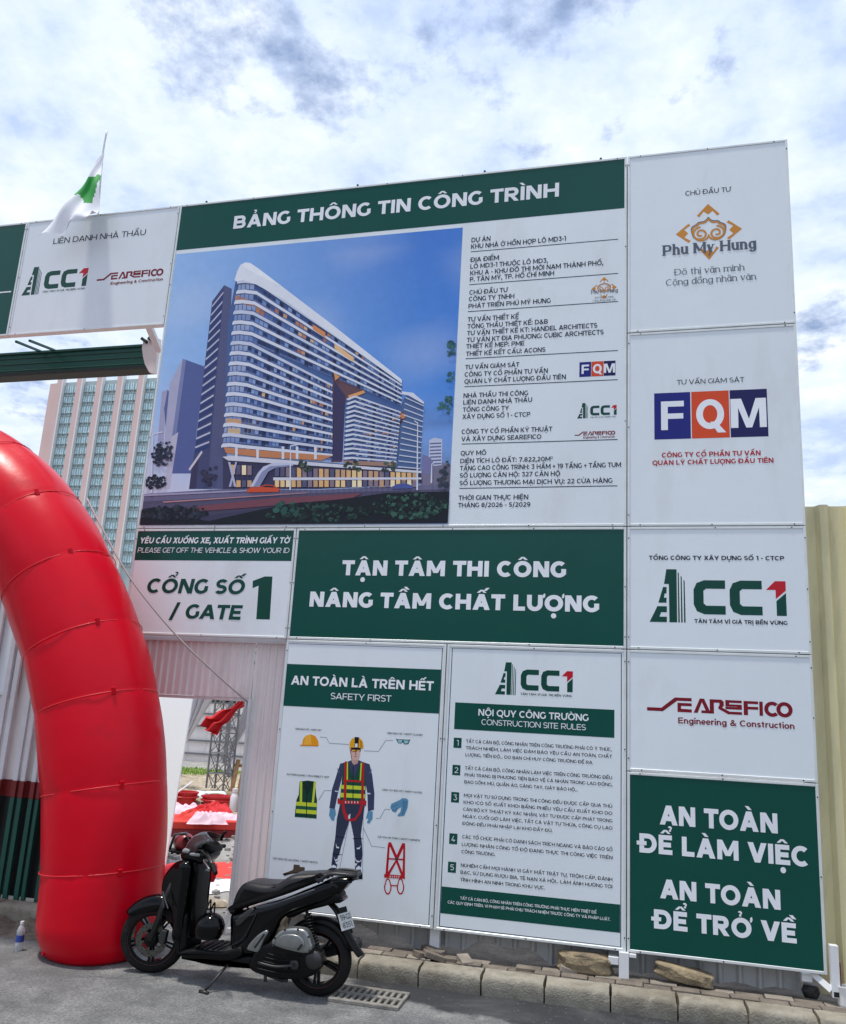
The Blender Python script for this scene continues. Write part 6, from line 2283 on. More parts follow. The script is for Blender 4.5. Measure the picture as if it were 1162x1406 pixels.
def tree(x, y, h, r, seed, label):
    t = thing('tree', label, 'tree', (x, y, 0), 'trees behind the yard fence')
    rnd = random.Random(seed)
    b = MB().tube(spline([(x, y, 0), (x + .1, y, h * .3), (x - .1, y + .1, h * .6), (x + .1, y, h * .85)], 4), [.22 - .015 * i for i in range(13)], 8)
    for k in range(6):
        a = rnd.uniform(0, 6.3)
        z0 = h * rnd.uniform(.35, .6)
        b.tube([(x, y, z0), (x + math.cos(a) * r * .4, y + math.sin(a) * r * .4, z0 + r * .35), (x + math.cos(a) * r * .75, y + math.sin(a) * r * .75, z0 + r * .6)], [.09, .06, .02], 6)
    b.build('trunk', 'bark', t, smooth=True)
    b = MB()
    cl = [(x + rnd.gauss(0, r * .5), y + rnd.gauss(0, r * .5), h * .68 + rnd.gauss(0, r * .38)) for _ in range(26)]
    for c in cl:
        cr_ = r * rnd.uniform(.2, .42)
        for _ in range(110):
            d = Vector((rnd.gauss(0, 1), rnd.gauss(0, 1), rnd.gauss(0, .8)))
            d = d.normalized() * cr_ * rnd.random() ** .4
            p = Vector(c) + d
            n = Vector((rnd.gauss(0, 1), rnd.gauss(0, 1), rnd.gauss(.6, 1))).normalized()
            a = n.cross(Vector((rnd.gauss(0, 1), rnd.gauss(0, 1), rnd.gauss(0, 1)))).normalized()
            bb = n.cross(a)
            l = rnd.uniform(.08, .17)
            b.add([p - a * l, p + bb * l * .5, p + a * l, p - bb * l * .5], [(0, 1, 2, 3)])
    b.build('crown', 'leaf', t, recalc=False)


tree(-22.6, 31.5, 4.9, 2.0, 1, 'leafy green tree over the fence behind the left drape')
tree(-19.6, 32.0, 4.6, 1.8, 2, 'leafy green tree over the fence beside the lattice tower')
tree(-26.5, 33.0, 5.2, 2.2, 3, 'leafy green tree over the fence hidden by the blank board')

# red tubs, bottle, sack, log and heaps in the yard


def tub(x, y, r, h, label):
    t = thing('red_tub', label, 'tub', (x, y, 0), 'red plastic tubs in the yard')
    MB().lathe((x, y, 0), (0, 0, 1), [(0, .01), (r * .78, .01), (r, h), (r * 1.08, h), (r * 1.08, h + .03), (r * .95, h + .03), (r * .74, .04), (0, .04)], 24).build('bucket', 'red_plastic', t, smooth='auto')
    MB().tube([(x + r * 1.06 * math.cos(a), y + r * 1.06 * math.sin(a), h * .8) for a in [k * math.pi / 12 for k in range(24)]], .018, 6, closed=True).build('rim_band', 'red_plastic', t, smooth=True)


tub(-8.95, 9.3, .30, .36, 'tall red plastic tub left of the truss tower foot')
tub(-8.30, 9.6, .32, .30, 'lower red plastic tub in front of the truss tower foot')
t = thing('white_jug', 'white plastic jug beside the red tub', 'jug', (-7.85, 9.5, 0))
MB().lathe((-7.85, 9.5, 0), (0, 0, 1), [(0, 0), (.08, .01), (.09, .05), (.09, .32), (.07, .38), (.05, .42), (.05, .46), (0, .46)], 18).build('jug_body', 'white_cloth', t, smooth='auto')
MB().lathe((-7.85, 9.5, .46), (0, 0, 1), [(.06, -.02), (.06, .05), (0, .05)], 12).build('cap', 'white_cloth', t, smooth='auto')
tag(MB().rock((-7.35, 9.6, .30), .30, .24, .34, 31, 3).build('sack', 'sack', smooth=True), 'brown sack standing near the gate jamb', 'sack')
t = thing('timber_stack', 'upright brown timber block beyond the truss tower', 'timber', (-9.5, 14.0, 0))
for i in range(3):
    MB().box(-9.75 + i * .17, -9.60 + i * .17, 14.0, 14.35, 0, 1.25 - i * .05).build('plank', 'wood', t, bevel=.01)


def heap(x, y, rx, ry, h, seed, fold=9):
    rnd = random.Random(seed)
    ph = [rnd.uniform(0, 6) for _ in range(6)]

    def f(u, v):
        a = u * 2 * math.pi
        r = v
        w = 1 + .18 * math.sin(3 * a + ph[0]) + .10 * math.sin(7 * a + ph[1])
        z = h * (1 - r ** 2.6) * (.82 + .30 * math.sin(fold * a + ph[2] + 2 * r) * r + .16 * math.sin(5 * r * math.cos(a) + ph[4]) * math.cos(6 * r * math.sin(a) + ph[5])) + .05 * h * math.sin(14 * r + ph[3] + 4 * a)
        return Vector((x + rx * r * w * math.cos(a), y + ry * r * w * math.sin(a), max(.012, z)))
    return MB().grid(f, 64, 18)


tag(heap(-8.15, 8.0, .80, .5, .30, 3).build('pink_cloth_heap', 'pink_cloth', smooth=True), 'heap of pale pink cloth in front of the red tubs', 'cloth')
tag(heap(-8.95, 8.3, .35, .4, .42, 8, 5).build('black_bag', 'black_cloth', smooth=True), 'black bag slumped beside the blank board', 'bag')
rs = thing('red_stage', 'low stage covered in bright red carpet inside the gate', 'stage', (-6.9, 6.6, 0))
vs = [(-8.0, 5.2, .22), (-5.2, 6.6, .30), (-5.4, 7.7, .30), (-8.0, 6.6, .22)]
MB().add(vs + [(x, y, .12) for x, y, z in vs], [(0, 1, 2, 3), (7, 6, 5, 4), (0, 4, 5, 1), (1, 5, 6, 2), (2, 6, 7, 3), (3, 7, 4, 0)]).build('carpet_top', 'red_carpet', rs, bevel=.02)
MB().add([(x, y, .118) for x, y, z in vs] + [(x, y, 0) for x, y, z in vs], [(0, 1, 2, 3), (7, 6, 5, 4), (0, 4, 5, 1), (1, 5, 6, 2), (2, 6, 7, 3), (3, 7, 4, 0)]).build('stage_side', 'dark_red', rs)
MB().tube([(-7.6, 5.0, .1), (-7.1, 6.2, .85)], .014, 8).build('white_rod', 'steel_white', rs)
bl = thing('air_blower', 'dark red air blower on the ground behind the scooter screen', 'blower', (-5.98, 4.2, 0))
MB().lathe((-6.10, 4.3, .16), (.9, -.8, .1), [(0, -.14), (.09, -.14), (.125, -.09), (.125, .09), (.10, .14), (.08, .16), (.07, .05), (0, .05)], 28).build('fan_housing', 'dark_red', bl, smooth='auto')
MB().box(-6.3, -5.92, 4.12, 4.45, 0, .05).build('foot', 'black_plastic', bl, bevel=.01)
MB().tube([(-6.28, 4.25, .05), (-6.2, 4.2, .26), (-6.02, 4.2, .30), (-5.94, 4.3, .06)], .02, 8).build('handle', 'silver', bl, smooth=True)
tag(heap(-5.0, 3.2, .75, .65, .07, 12, 7).build('red_ground_cloth', 'red_carpet', smooth=True), 'flat red cloth spread on the gravel behind the scooter handlebar', 'cloth')
tag(heap(-4.55, 2.35, .50, .45, .06, 14, 6).build('white_ground_sheet', 'white_cloth', smooth=True), 'crumpled white sheet on the gravel just inside the gate', 'sheet')
tag(heap(-4.35, 1.35, .40, .35, .10, 15, 6).build('sand_heap', 'dirt', smooth=True), 'small heap of yellowish sand and rubble just inside the gate', 'sand')

rnd = random.Random(33)
for i in range(5):
    x, y = rnd.uniform(-7.6, -6.4), rnd.uniform(5.4, 7.2)
    b = heap(x, y, rnd.uniform(.18, .42), rnd.uniform(.15, .3), rnd.uniform(.12, .30), 50 + i, rnd.randint(4, 9))
    b.v = [(a, c, z + .245 + .028 * (a + 6.5)) for a, c, z in b.v]
    tag(b.build('folded_cloth', ['red_cloth', 'pink_cloth', 'red_carpet'][i % 3], smooth=True), 'crumpled red or pink cloth dumped on the red stage', 'cloth', 'cloths dumped on the red stage')
for i in range(7):
    x, y = rnd.uniform(-11.2, -8.2), rnd.uniform(10.5, 12.4)
    tag(MB().rock((x, y, .12), rnd.uniform(.12, .35), rnd.uniform(.1, .25), rnd.uniform(.08, .2), 70 + i, 2).build('rubble_lump', ['dirt', 'stone', 'vinyl'][i % 3]), 'pale lump of rubble on the dirt behind the red tubs', 'rubble', 'rubble lumps in the yard')
t = thing('pallet', 'leaning wooden pallet beside the truss tower foot', 'pallet', (-9.1, 12.6, 0))
for i in range(5):
    MB().bar((-9.5 + i * .2, 12.7, .02), (-9.5 + i * .2, 12.95, .95), .11, .02, (0, -1, 0)).build('slat', 'wood', t)
for z in (.15, .8):
    MB().bar((-9.6, 12.75 + z * .25, z), (-8.6, 12.75 + z * .25, z), .05, .08).build('bearer', 'wood', t)

# ------------------------------------------------------------------ tower block far behind
TB = thing('tower_block', 'tall glass tower block with pink vertical piers beyond the gate', 'building', (-150, 190, 0))
TY = 190.0
bays = [-166.2, -159.25, -152.2, -145.15, -138.0, -130.9]
FH, NF = 3.35, 30
ZTOP = 104.4
MB().box(-169.0, -100, TY + .4, TY + 26, 0, ZTOP - 2.6).build('wall', 'tower_wall', TB)
MB().box(-170.3, -167.4, TY - .2, TY + 26, 0, ZTOP - 3).build('corner_pier', 'tower_pink', TB)
for i, x in enumerate(bays):
    w = 2.15
    MB().box(x - w / 2, x + w / 2 - .45, TY - .9, TY + .39, 0, ZTOP).build('pier', 'tower_pink', TB)
    MB().box(x + w / 2 - .44, x + w / 2, TY - .95, TY + .39, 0, ZTOP + .3).build('pier_edge', 'tower_edge', TB)
bx_ = [None] + [(bays[i] + 1.075, bays[i + 1] - 1.075) for i in range(5)]
for f in range(13, NF):
    z = f * FH
    for k in range(1, 6):
        xa, xb = bx_[k]
        b = MB()
        n = 3
        ww = (xb - xa) / n
        b.box(xa, xb, TY + .0, TY + .39, z - .12, z + .12)
        b.box(xa, xb, TY + .05, TY + .39, z + .95, z + 1.08)
        for i in range(n + 1):
            xm = min(max(xa + i * ww, xa + .11), xb - .11)
            b.box(xm - .11, xm + .11, TY + .02, TY + .39, z + .12, z + .95)
            b.box(xm - .11, xm + .11, TY + .02, TY + .39, z + 1.08, z + FH - .12)
        for i in range(n):
            xm = xa + (i + .5) * ww
            b.box(xm - .05, xm + .05, TY + .10, TY + .39, z + 1.08, z + FH - .12)
        b.cur = 1
        b.box(xa + .12, xb - .12, TY + .22, TY + .37, z + .96 + .13, z + FH - .13)
        b.build('window', ['tower_frame', 'tower_glass'], TB)

# ------------------------------------------------------------------ motor scooter
SC = thing('motor_scooter', 'black motor scooter parked on its side stand before the gate', 'scooter', (-2.75, -.87, 0))
CY = -.87


def sq(prof, dl, dr):
    a, b_ = min(p[0] for p in prof), max(p[0] for p in prof)
    return [(x + dl * (1 - (x - a) / (b_ - a)) - dr * (x - a) / (b_ - a), z) for x, z in prof]


def wheel(name, c, steer, front):
    o = Vector(c)
    ax = Vector((math.sin(steer), -math.cos(steer), -.05)).normalized()
    w = thing_part(name)
    RO, RI = .256, .196
    tw = .048
    prof = []
    for i in range(13):
        a = math.pi * i / 12
        prof.append((RI + (RO - RI) * math.sin(a) ** .75, -tw * math.cos(a)))
    MB().lathe(o, ax, prof + [(RI - .006, tw * .75), (RI - .006, -tw * .75), (RI, -tw)], 56).build('tyre', 'rubber', w, smooth='auto')
    MB().lathe(o, ax, [(RI + .003, -.040), (RI + .003, -.034), (RI - .022, -.028), (RI - .022, .028), (RI + .003, .034), (RI + .003, .040), (RI - .030, .032), (RI - .030, -.032), (RI + .003, -.040)], 56).build('rim', 'black_gloss', w, smooth='auto')
    MB().lathe(o, ax, [(RI - .001, .0405), (RI - .007, .039), (RI - .007, .0385), (RI - .001, .040)], 56).build('rim_stripe', 'rim_red', w)
    ref = ax.cross(Vector((0, 0, 1))).normalized()
    bb = ax.cross(ref)
    b = MB()
    for k in range(5):
        for d in (-.10, .10):
            a = k * 2 * math.pi / 5 + .3
            a2 = a + d * .9
            r0, r1 = .035, RI - .018
            b.bar(o + (ref * math.cos(a + d * 2.2) + bb * math.sin(a + d * 2.2)) * r0, o + (ref * math.cos(a2) + bb * math.sin(a2)) * r1, .016, .034, tuple(ax))
    b.lathe(o, ax, [(0, -.06), (.045, -.06), (.050, -.03), (.050, .03), (.045, .06), (0, .06)], 24)
    b.build('spokes', 'black_gloss', w, smooth='auto', bevel=.003)
    if front:
        b = MB()
        oo = o + ax * .055
        n = 40
        b.lathe(oo, ax, [(.078, -.003), (.122, -.003), (.122, .003), (.078, .003), (.078, -.003)], 48)
        for k in range(6):
            a = k * math.pi / 3
            b.bar(oo + (ref * math.cos(a) + bb * math.sin(a)) * .04, oo + (ref * math.cos(a + .35) + bb * math.sin(a + .35)) * .082, .014, .005, tuple(ax))
        b.build('brake_disc', 'disc', w, smooth='auto')
        b = MB()
        for k in range(30):
            a = k * 2 * math.pi / 30
            r = .092 + .018 * ((k % 3) - .5) * .8
            b.lathe(oo + (ref * math.cos(a) + bb * math.sin(a)) * r + ax * .0032, ax, [(0, .0008), (.0048, .0008), (.0048, 0)], 8)
        b.build('disc_holes', 'hole', w)
        MB().lathe(oo + ax * .004, ax, [(0, .03), (.025, .03), (.052, .012), (.056, 0), (0, 0)], 24).build('hub_cover', 'black_plastic', w, smooth='auto')
    return w


def thing_part(name):
    o = bpy.data.objects.new(name, None)
    COL.objects.link(o)
    o.parent = SC
    o.empty_display_size = .1
    return o


ST = R(13)
FW = (-3.44, CY, .256)
RW = (-2.085, CY, .256)
wheel('front_wheel', FW, ST, True)
wheel('rear_wheel', RW, 0, False)

# front fork and caliper
hub = Vector(FW)
axf = Vector((math.sin(ST), -math.cos(ST), 0))
fk = MB()
for s in (1, -1):
    d = axf * (.085 * s)
    fk.tube([hub + d, hub + d + Vector((.10, 0, .34)), hub + d * .9 + Vector((.19, 0, .58))], [.022, .022, .018], 12)
fk.build('front_fork', 'dark_alloy', SC, smooth=True)
cal = MB()
cc_ = hub + axf * .075 + Vector((.10, 0, .035))
cal.bar(cc_ - Vector((0, 0, .05)), cc_ + Vector((.015, 0, .05)), .045, .05)
cal.build('brake_caliper', 'dark_alloy', SC, bevel=.008)
MB().tube(spline([cc_ + Vector((0, 0, .05)), cc_ + Vector((-.04, -.01, .16)), cc_ + Vector((.04, -.01, .26)), cc_ + Vector((.11, .02, .34))], 6), .006, 8).build('brake_hose', 'black_plastic', SC, smooth=True)

# front fender: a channel section swept over the wheel
fd = MB()
rows = []
dirf = Vector((-math.cos(ST), -math.sin(ST), 0))
NA = 26
for i in range(NA + 1):
    t = i / NA
    a = R(141 - 98 * t)
    rr = .296 + .010 * math.sin(math.pi * t) + .03 * t * t
    wd = .066 + .012 * math.sin(math.pi * t)
    row = []
    for k in range(13):
        u = -1 + k / 6
        drop = .085 * abs(u) ** 3.2 * (0.35 + .9 * math.sin(math.pi * min(1, t * 1.1 + .05)))
        r = rr - drop
        p = hub + (dirf * -math.cos(math.pi - a) * 1.0) * 0 + Vector((0, 0, 0))
        fwd = dirf * (-math.cos(a))
        p = hub + fwd * r + Vector((0, 0, math.sin(a) * r)) + axf * (u * wd)
        row.append(p)
    rows.append(row)
vs = [p for r_ in rows for p in r_]
fd.add(vs, [(i * 13 + k, i * 13 + k + 1, (i + 1) * 13 + k + 1, (i + 1) * 13 + k) for i in range(NA) for k in range(12)])
fd.build('front_fender', 'black_gloss', SC, smooth=True, solid=.006)

# leg shield
def nar(x0, f0, x1, f1):
    return lambda x, z: f0 + (f1 - f0) * max(0, min(1, (x - x0) / (x1 - x0)))


ls = [(-3.385, .560), (-3.415, .640), (-3.400, .715), (-3.345, .780), (-3.270, .838), (-3.180, .862), (-3.095, .845), (-3.075, .76), (-3.085, .62), (-3.08, .47), (-3.085, .34), (-3.14, .27), (-3.21, .30), (-3.225, .42), (-3.27, .50)]
MB().pillow(sq(ls, .02, .04), CY, .155, .055, 4, 5, nar(-3.42, .42, -3.20, 1.05)).build('leg_shield', 'black_gloss', SC, smooth=True)
lw = [(-3.20, .50), (-3.08, .48), (-3.05, .36), (-3.04, .25), (-3.10, .19), (-3.20, .22), (-3.235, .33)]
MB().pillow(sq(lw, .03, .05), CY, .140, .035, 4, 4).build('lower_cowl', 'black_plastic', SC, smooth=True)
ib = [(-3.10, .84), (-3.03, .81), (-3.012, .72), (-3.018, .58), (-2.985, .50), (-2.955, .44), (-2.99, .34), (-3.05, .30), (-3.10, .40)]
MB().pillow(sq(ib, .0, .10), CY, .120, .03, 4, 4).build('inner_panel', 'black_plastic', SC, smooth=True)
# slanted crease trim on the shield flank
MB().bar((-3.335, CY - .135, .625), (-3.255, CY - .168, .515), .010, .006).build('flank_trim', 'silver', SC, bevel=.002)
MB().bar((-3.330, CY - .140, .60), (-3.300, CY - .155, .515), .008, .005).build('flank_trim', 'silver', SC, bevel=.002)

# headset, screen, lamps
stc = Vector((-3.10, CY, .90))
hs = [(-3.255, .865), (-3.245, .925), (-3.19, .955), (-3.09, .962), (-3.03, .95), (-3.00, .915), (-3.01, .88), (-3.06, .840), (-3.17, .838)]
MB().pillow(hs, CY, .135, .05, 4, 5, nar(-3.26, .62, -3.05, 1.0)).build('headset_cowl', 'black_gloss', SC, smooth=True)
sc_ = MB()
prof = [(-3.250, .890), (-3.248, .935), (-3.228, .985), (-3.180, 1.035), (-3.125, 1.062), (-3.080, 1.068)]


def screen(u, v):
    k = v * (len(prof) - 1)
    i = min(int(k), len(prof) - 2)
    x = prof[i][0] + (prof[i + 1][0] - prof[i][0]) * (k - i)
    z = prof[i][1] + (prof[i + 1][1] - prof[i][1]) * (k - i)
    s = (u - .5) * 2
    wd = .085 + .07 * math.sin(math.pi * min(1, v * .75 + .1))
    return Vector((x + .17 * s * s * (1 - .25 * v), CY + wd * s, z - .05 * s * s * v))


MB().grid(screen, 20, 16).build('windscreen', 'smoke', SC, smooth=True, solid=.004)
MB().pillow([(-3.08, .955), (-3.07, .985), (-3.03, .995), (-2.98, .965), (-2.975, .93), (-3.01, .92)], CY, .085, .02, 3, 3).build('dash_pod', 'black_plastic', SC, smooth=True)
MB().rock((-3.195, CY - .085, .925), .036, .022, .018, 5, 2).build('headlight', 'lamp', SC, smooth=True)
MB().rock((-3.195, CY + .085, .925), .036, .022, .018, 5, 2).build('headlight', 'lamp', SC, smooth=True)
MB().rock((-3.10, CY - .128, .912), .050, .010, .012, 6, 2).build('turn_signal', 'lamp', SC, smooth=True)
gl = Vector((-2.83, -1.205, .868))
gd = Vector((.085, -.10, -.05)).normalized()
MB().tube([(-3.02, CY - .10, .925), (-2.93, CY - .22, .905), gl - gd * .03], .014, 10).build('handlebar', 'dark_alloy', SC, smooth=True)
MB().tube([gl - gd * .045, gl - gd * .04, gl + gd * .07, gl + gd * .075], [.019, .0185, .0175, .012], 14).build('grip', 'rubber', SC, smooth=True)
MB().tube([(-3.12, CY + .10, .93), (-3.14, CY + .24, .925), (-3.12, CY + .40, .91)], .016, 10).build('grip', 'rubber', SC, smooth=True)
MB().tube(spline([(-2.955, -1.09, .90), (-2.93, -1.18, .905), (-2.86, -1.26, .89), (-2.82, -1.29, .87)], 5), .006, 8).build('brake_lever', 'alloy', SC, smooth=True)
MB().tube([(-3.00, CY + .08, 1.00), (-2.985, CY + .09, 1.065), (-2.97, CY + .10, 1.06)], [.012, .010, .014], 10).build('mirror_stem', 'black_plastic', SC, smooth=True)
MB().tube(spline([(-2.93, CY - .22, .905), (-3.02, CY - .19, .955), (-3.10, CY - .13, .93), (-3.12, CY - .08, .87)], 6), .005, 8).build('brake_cable', 'rubber', SC, smooth=True)
MB().lathe((-3.013, CY - .06, .80), (.95, -.2, .2), [(0, .006), (.014, .006), (.016, 0), (.016, -.02)], 16).build('ignition_lock', 'alloy', SC, smooth='auto')

# floor and belly
fl_ = [(-3.13, .215), (-3.06, .245), (-2.95, .258), (-2.80, .262), (-2.70, .290), (-2.64, .31), (-2.62, .26), (-2.72, .205), (-2.90, .195), (-3.08, .185)]
MB().pillow(fl_, CY, .165, .018, 3, 3).build('floorboard', 'black_plastic', SC, smooth=True)
be = [(-3.12, .20), (-2.90, .195), (-2.60, .25), (-2.30, .26), (-2.20, .17), (-2.28, .135), (-2.45, .165), (-2.62, .155), (-2.88, .145), (-3.06, .165)]
MB().pillow(be, CY, .135, .03, 3, 3).build('belly_pan', 'black_plastic', SC, smooth=True)
b = MB()
for k in range(7):
    b.box(-3.02 + k * .045, -3.00 + k * .045, CY - .13, CY + .13, .2625, .2665)
b.build('floor_ribs', 'rubber', SC)

# body under the seat, side covers
bd = [(-2.815, .500), (-2.76, .525), (-2.60, .585), (-2.40, .650), (-2.20, .735), (-2.03, .805), (-1.95, .81), (-1.92, .755), (-2.00, .69), (-2.12, .635), (-2.26, .585), (-2.36, .52), (-2.40, .43), (-2.46, .33), (-2.58, .26), (-2.74, .245), (-2.79, .30), (-2.805, .40)]
MB().pillow(sq(bd, .045, .02), CY, .150, .05, 4, 5, lambda x, z: .78 + .32 * max(0, min(1, (x + 2.83) / .3)) - .45 * max(0, min(1, (x + 2.25) / .35))).build('side_body', 'black_gloss', SC, smooth=True)
sp = [(-2.545, .600), (-2.40, .640), (-2.25, .700), (-2.12, .755), (-2.12, .735), (-2.26, .675), (-2.40, .618), (-2.53, .578)]
MB().pillow(sp, CY - .128, .022, .008, 3, 3).build('side_stripe', 'silver', SC, smooth=True)
MB().pillow([(-2.70, .49), (-2.60, .575), (-2.56, .57), (-2.62, .50), (-2.68, .445)], CY - .135, .02, .008, 3, 3).build('flank_badge', 'dark_alloy', SC, smooth=True)
MB().tube(spline([(-2.70, CY - .152, .50), (-2.55, CY - .157, .545), (-2.38, CY - .155, .60), (-2.18, CY - .130, .69), (-2.02, CY - .095, .765)], 6), .0032, 6).build('panel_seam', 'dark_alloy', SC, smooth=True)
MB().tube(spline([(-2.735, CY - .145, .30), (-2.64, CY - .154, .36), (-2.58, CY - .156, .46), (-2.54, CY - .156, .545)], 6), .0032, 6).build('panel_seam', 'dark_alloy', SC, smooth=True)
wh = [(-2.36, .60), (-2.20, .665), (-2.02, .745), (-1.94, .735), (-1.93, .68), (-2.02, .64), (-2.18, .585), (-2.32, .52)]
MB().pillow(wh, CY, .085, .03, 3, 3).build('tail_underside', 'black_plastic', SC, smooth=True)

# seat
se = [(-2.825, .505), (-2.808, .600), (-2.775, .685), (-2.725, .738), (-2.66, .752), (-2.55, .752), (-2.44, .765), (-2.375, .800), (-2.31, .832), (-2.20, .848), (-2.06, .862), (-2.02, .85), (-2.06, .815), (-2.20, .755), (-2.32, .705), (-2.48, .645), (-2.62, .595), (-2.75, .545)]
MB().pillow(sq(se, .045, .01), CY, .150, .055, 4, 6, lambda x, z: .72 + .36 * max(0, min(1, (x + 2.83) / .30)) - .36 * max(0, min(1, (x + 2.40) / .38))).build('seat', 'seat', SC, smooth=True)

# rear carrier, lamp, fender, plate
gk = MB()
for s in (-1, 1):
    gk.tube(spline([(-2.10, CY + .10 * s, .80), (-2.02, CY + .105 * s, .862), (-1.92, CY + .10 * s, .872), (-1.85, CY + .085 * s, .868), (-1.825, CY + .05 * s, .866)], 5), .012, 10)
gk.tube([(-1.825, CY - .055, .866), (-1.825, CY + .055, .866)], .014, 10)
gk.box(-2.00, -1.85, CY - .06, CY + .06, .858, .872)
gk.build('rear_carrier', 'dark_alloy', SC, smooth='auto')
MB().pillow([(-2.08, .79), (-1.98, .835), (-1.88, .845), (-1.83, .835), (-1.88, .80), (-1.93, .74), (-2.00, .71), (-2.06, .73)], CY, .095, .03, 3, 4, lambda x, z: 1 - .4 * max(0, min(1, (x + 2.0) / .25))).build('tail_cowl', 'black_gloss', SC, smooth=True)
MB().pillow([(-2.06, .690), (-1.99, .722), (-1.94, .712), (-1.908, .690), (-1.925, .668), (-1.98, .655), (-2.06, .650)], CY, .075, .02, 3, 4).build('tail_lamp', 'black_gloss', SC, smooth=True)
MB().pillow([(-1.97, .710), (-1.935, .703), (-1.906, .690), (-1.925, .673), (-1.97, .672)], CY, .065, .012, 3, 3).build('lens', 'tail', SC, smooth=True)
rfm = MB()
pts = spline([(-2.02, 0, .66), (-1.945, 0, .60), (-1.885, 0, .50), (-1.83, 0, .42), (-1.765, 0, .345), (-1.742, 0, .322)], 4)
wds = [.035 + .030 * min(1, i / 8) - .012 * max(0, (i - 14) / 6) for i in range(len(pts))]
vs = []
for p, w in zip(pts, wds):
    for u in (-1, -.5, 0, .5, 1):
        vs.append((p.x - .02 * u * u, CY + w * u, p.z - .012 * u * u))
rfm.add(vs, [(i * 5 + k, i * 5 + k + 1, (i + 1) * 5 + k + 1, (i + 1) * 5 + k) for i in range(len(pts) - 1) for k in range(4)])
rfm.build('rear_fender', 'black_plastic', SC, smooth=True, solid=.008)
# licence plate
pc = Vector((-1.890, CY, .535))
pn = Vector((.86, -.30, .42)).normalized()
pu = Vector((-.30, -.95, 0))
pu = (pu - pn * pu.dot(pn)).normalized() * -1
pv = pn.cross(pu)
if pv.z < 0:
    pv = -pv
    pu = -pu
if pu.dot(Vector((0, 1, 0))) < 0:
    pu = -pu
PWD, PHT = .155, .118
lp = MB()
cs_ = [pc + pu * (PWD / 2 * i) + pv * (PHT / 2 * j) for i, j in ((-1, -1), (1, -1), (1, 1), (-1, 1))]
lp.add([p for p in cs_] + [p - pn * .003 for p in cs_], [(0, 1, 2, 3), (7, 6, 5, 4), (0, 4, 5, 1), (1, 5, 6, 2), (2, 6, 7, 3), (3, 7, 4, 0)])
lpo = lp.build('licence_plate', 'plate', SC)
q = MB()


def plate_text(s, x, z, w, cap):
    for li, poly in text_polys(s, x, z, w, cap, .15):
        o = pc + pn * (.0012 + .0002 * li)
        vs = [o + pu * px + pv * pz for px, pz in poly]
        q.add(vs, [tuple(range(len(vs)))])


plate_text('59-G2', -.060, .010, .120, .037)
plate_text('8351', -.054, -.045, .108, .037)
q.build('plate_lettering', 'black_plastic', lpo, recalc=False)
MB().bar(pc - pn * .012 - pv * .09, pc - pn * .012 + pv * .10, .10, .012, tuple(pn)).build('plate_bracket', 'black_plastic', SC)

# engine, cover, swing arm, shock
EY = CY - .105
MB().pillow([(-2.56, .20), (-2.50, .33), (-2.36, .385), (-2.18, .40), (-2.05, .36), (-2.01, .28), (-2.04, .20), (-2.16, .145), (-2.34, .135), (-2.50, .15)], EY, .075, .035, 3, 4).build('engine_case', 'black_plastic', SC, smooth=True)
MB().pillow([(-2.38, .378), (-2.352, .43), (-2.31, .470), (-2.24, .492), (-2.15, .495), (-2.11, .475), (-2.075, .41), (-2.065, .375), (-2.10, .338), (-2.20, .338), (-2.33, .355)], EY - .07, .045, .018, 3, 4).build('engine_cover', 'alloy', SC, smooth=True)
MB().pillow([(-2.335, .385), (-2.29, .445), (-2.17, .452), (-2.12, .40), (-2.15, .365), (-2.28, .365)], EY - .115, .010, .007, 3, 3).build('cover_boss', 'alloy', SC, smooth=True)
b = MB()
for x, z in ((-2.35, .415), (-2.28, .478), (-2.18, .49), (-2.095, .45), (-2.08, .36), (-2.36, .365)):
    b.lathe((x, EY - .112, z), (0, -1, 0), [(0, .007), (.008, .007), (.008, 0)], 8)
b.build('cover_bolts', 'dark_alloy', SC)
b = MB()
for k in range(5):
    b.tube(spline([(-2.50 + .02 * k, EY - .075, .190 + .026 * k), (-2.32, EY - .080, .178 + .028 * k), (-2.16, EY - .078, .190 + .030 * k)], 5), .006, 6)
b.build('case_ribs', 'black_plastic', SC, smooth=True)
MB().lathe((-2.20, EY - .072, .245), (0, -1, 0), [(.034, 0), (.034, .010), (.026, .014), (.010, .014), (.008, .024), (0, .024)], 20).build('kick_pivot', 'dark_alloy', SC, smooth='auto')
MB().tube(spline([(-2.20, EY - .095, .245), (-2.33, EY - .105, .225), (-2.47, EY - .100, .235)], 5), .009, 8).build('kick_lever', 'dark_alloy', SC, smooth=True)
MB().bar((-2.165, EY - .120, .358), (-2.135, EY - .120, .398), .022, .014).build('cover_slot', 'hole', SC)
MB().pillow([(-2.58, .312), (-2.52, .395), (-2.45, .448), (-2.425, .435), (-2.455, .375), (-2.485, .300), (-2.53, .297)], EY - .05, .03, .010, 3, 3).build('side_fin', 'alloy', SC, smooth=True)
MB().bar((-2.515, EY - .083, .325), (-2.448, EY - .083, .425), .012, .006, (0, -1, 0)).build('fin_slot', 'hole', SC)
MB().pillow([(-2.30, .16), (-2.10, .17), (-2.02, .25), (-2.02, .33), (-2.10, .33), (-2.16, .24), (-2.30, .215)], EY + .01, .05, .02, 3, 3).build('swing_arm', 'dark_alloy', SC, smooth=True)
MB().lathe((-2.06, EY - .045, .29), (0, -1, 0), [(.062, 0), (.062, .03), (.045, .045), (.02, .05), (0, .05)], 24).build('final_drive_cap', 'dark_alloy', SC, smooth='auto')
sk = MB()
p0, p1 = Vector((-2.165, CY - .115, .60)), Vector((-2.045, CY - .115, .30))
sk.tube([p0, p1], .012, 10)
hl = []
d = (p1 - p0)
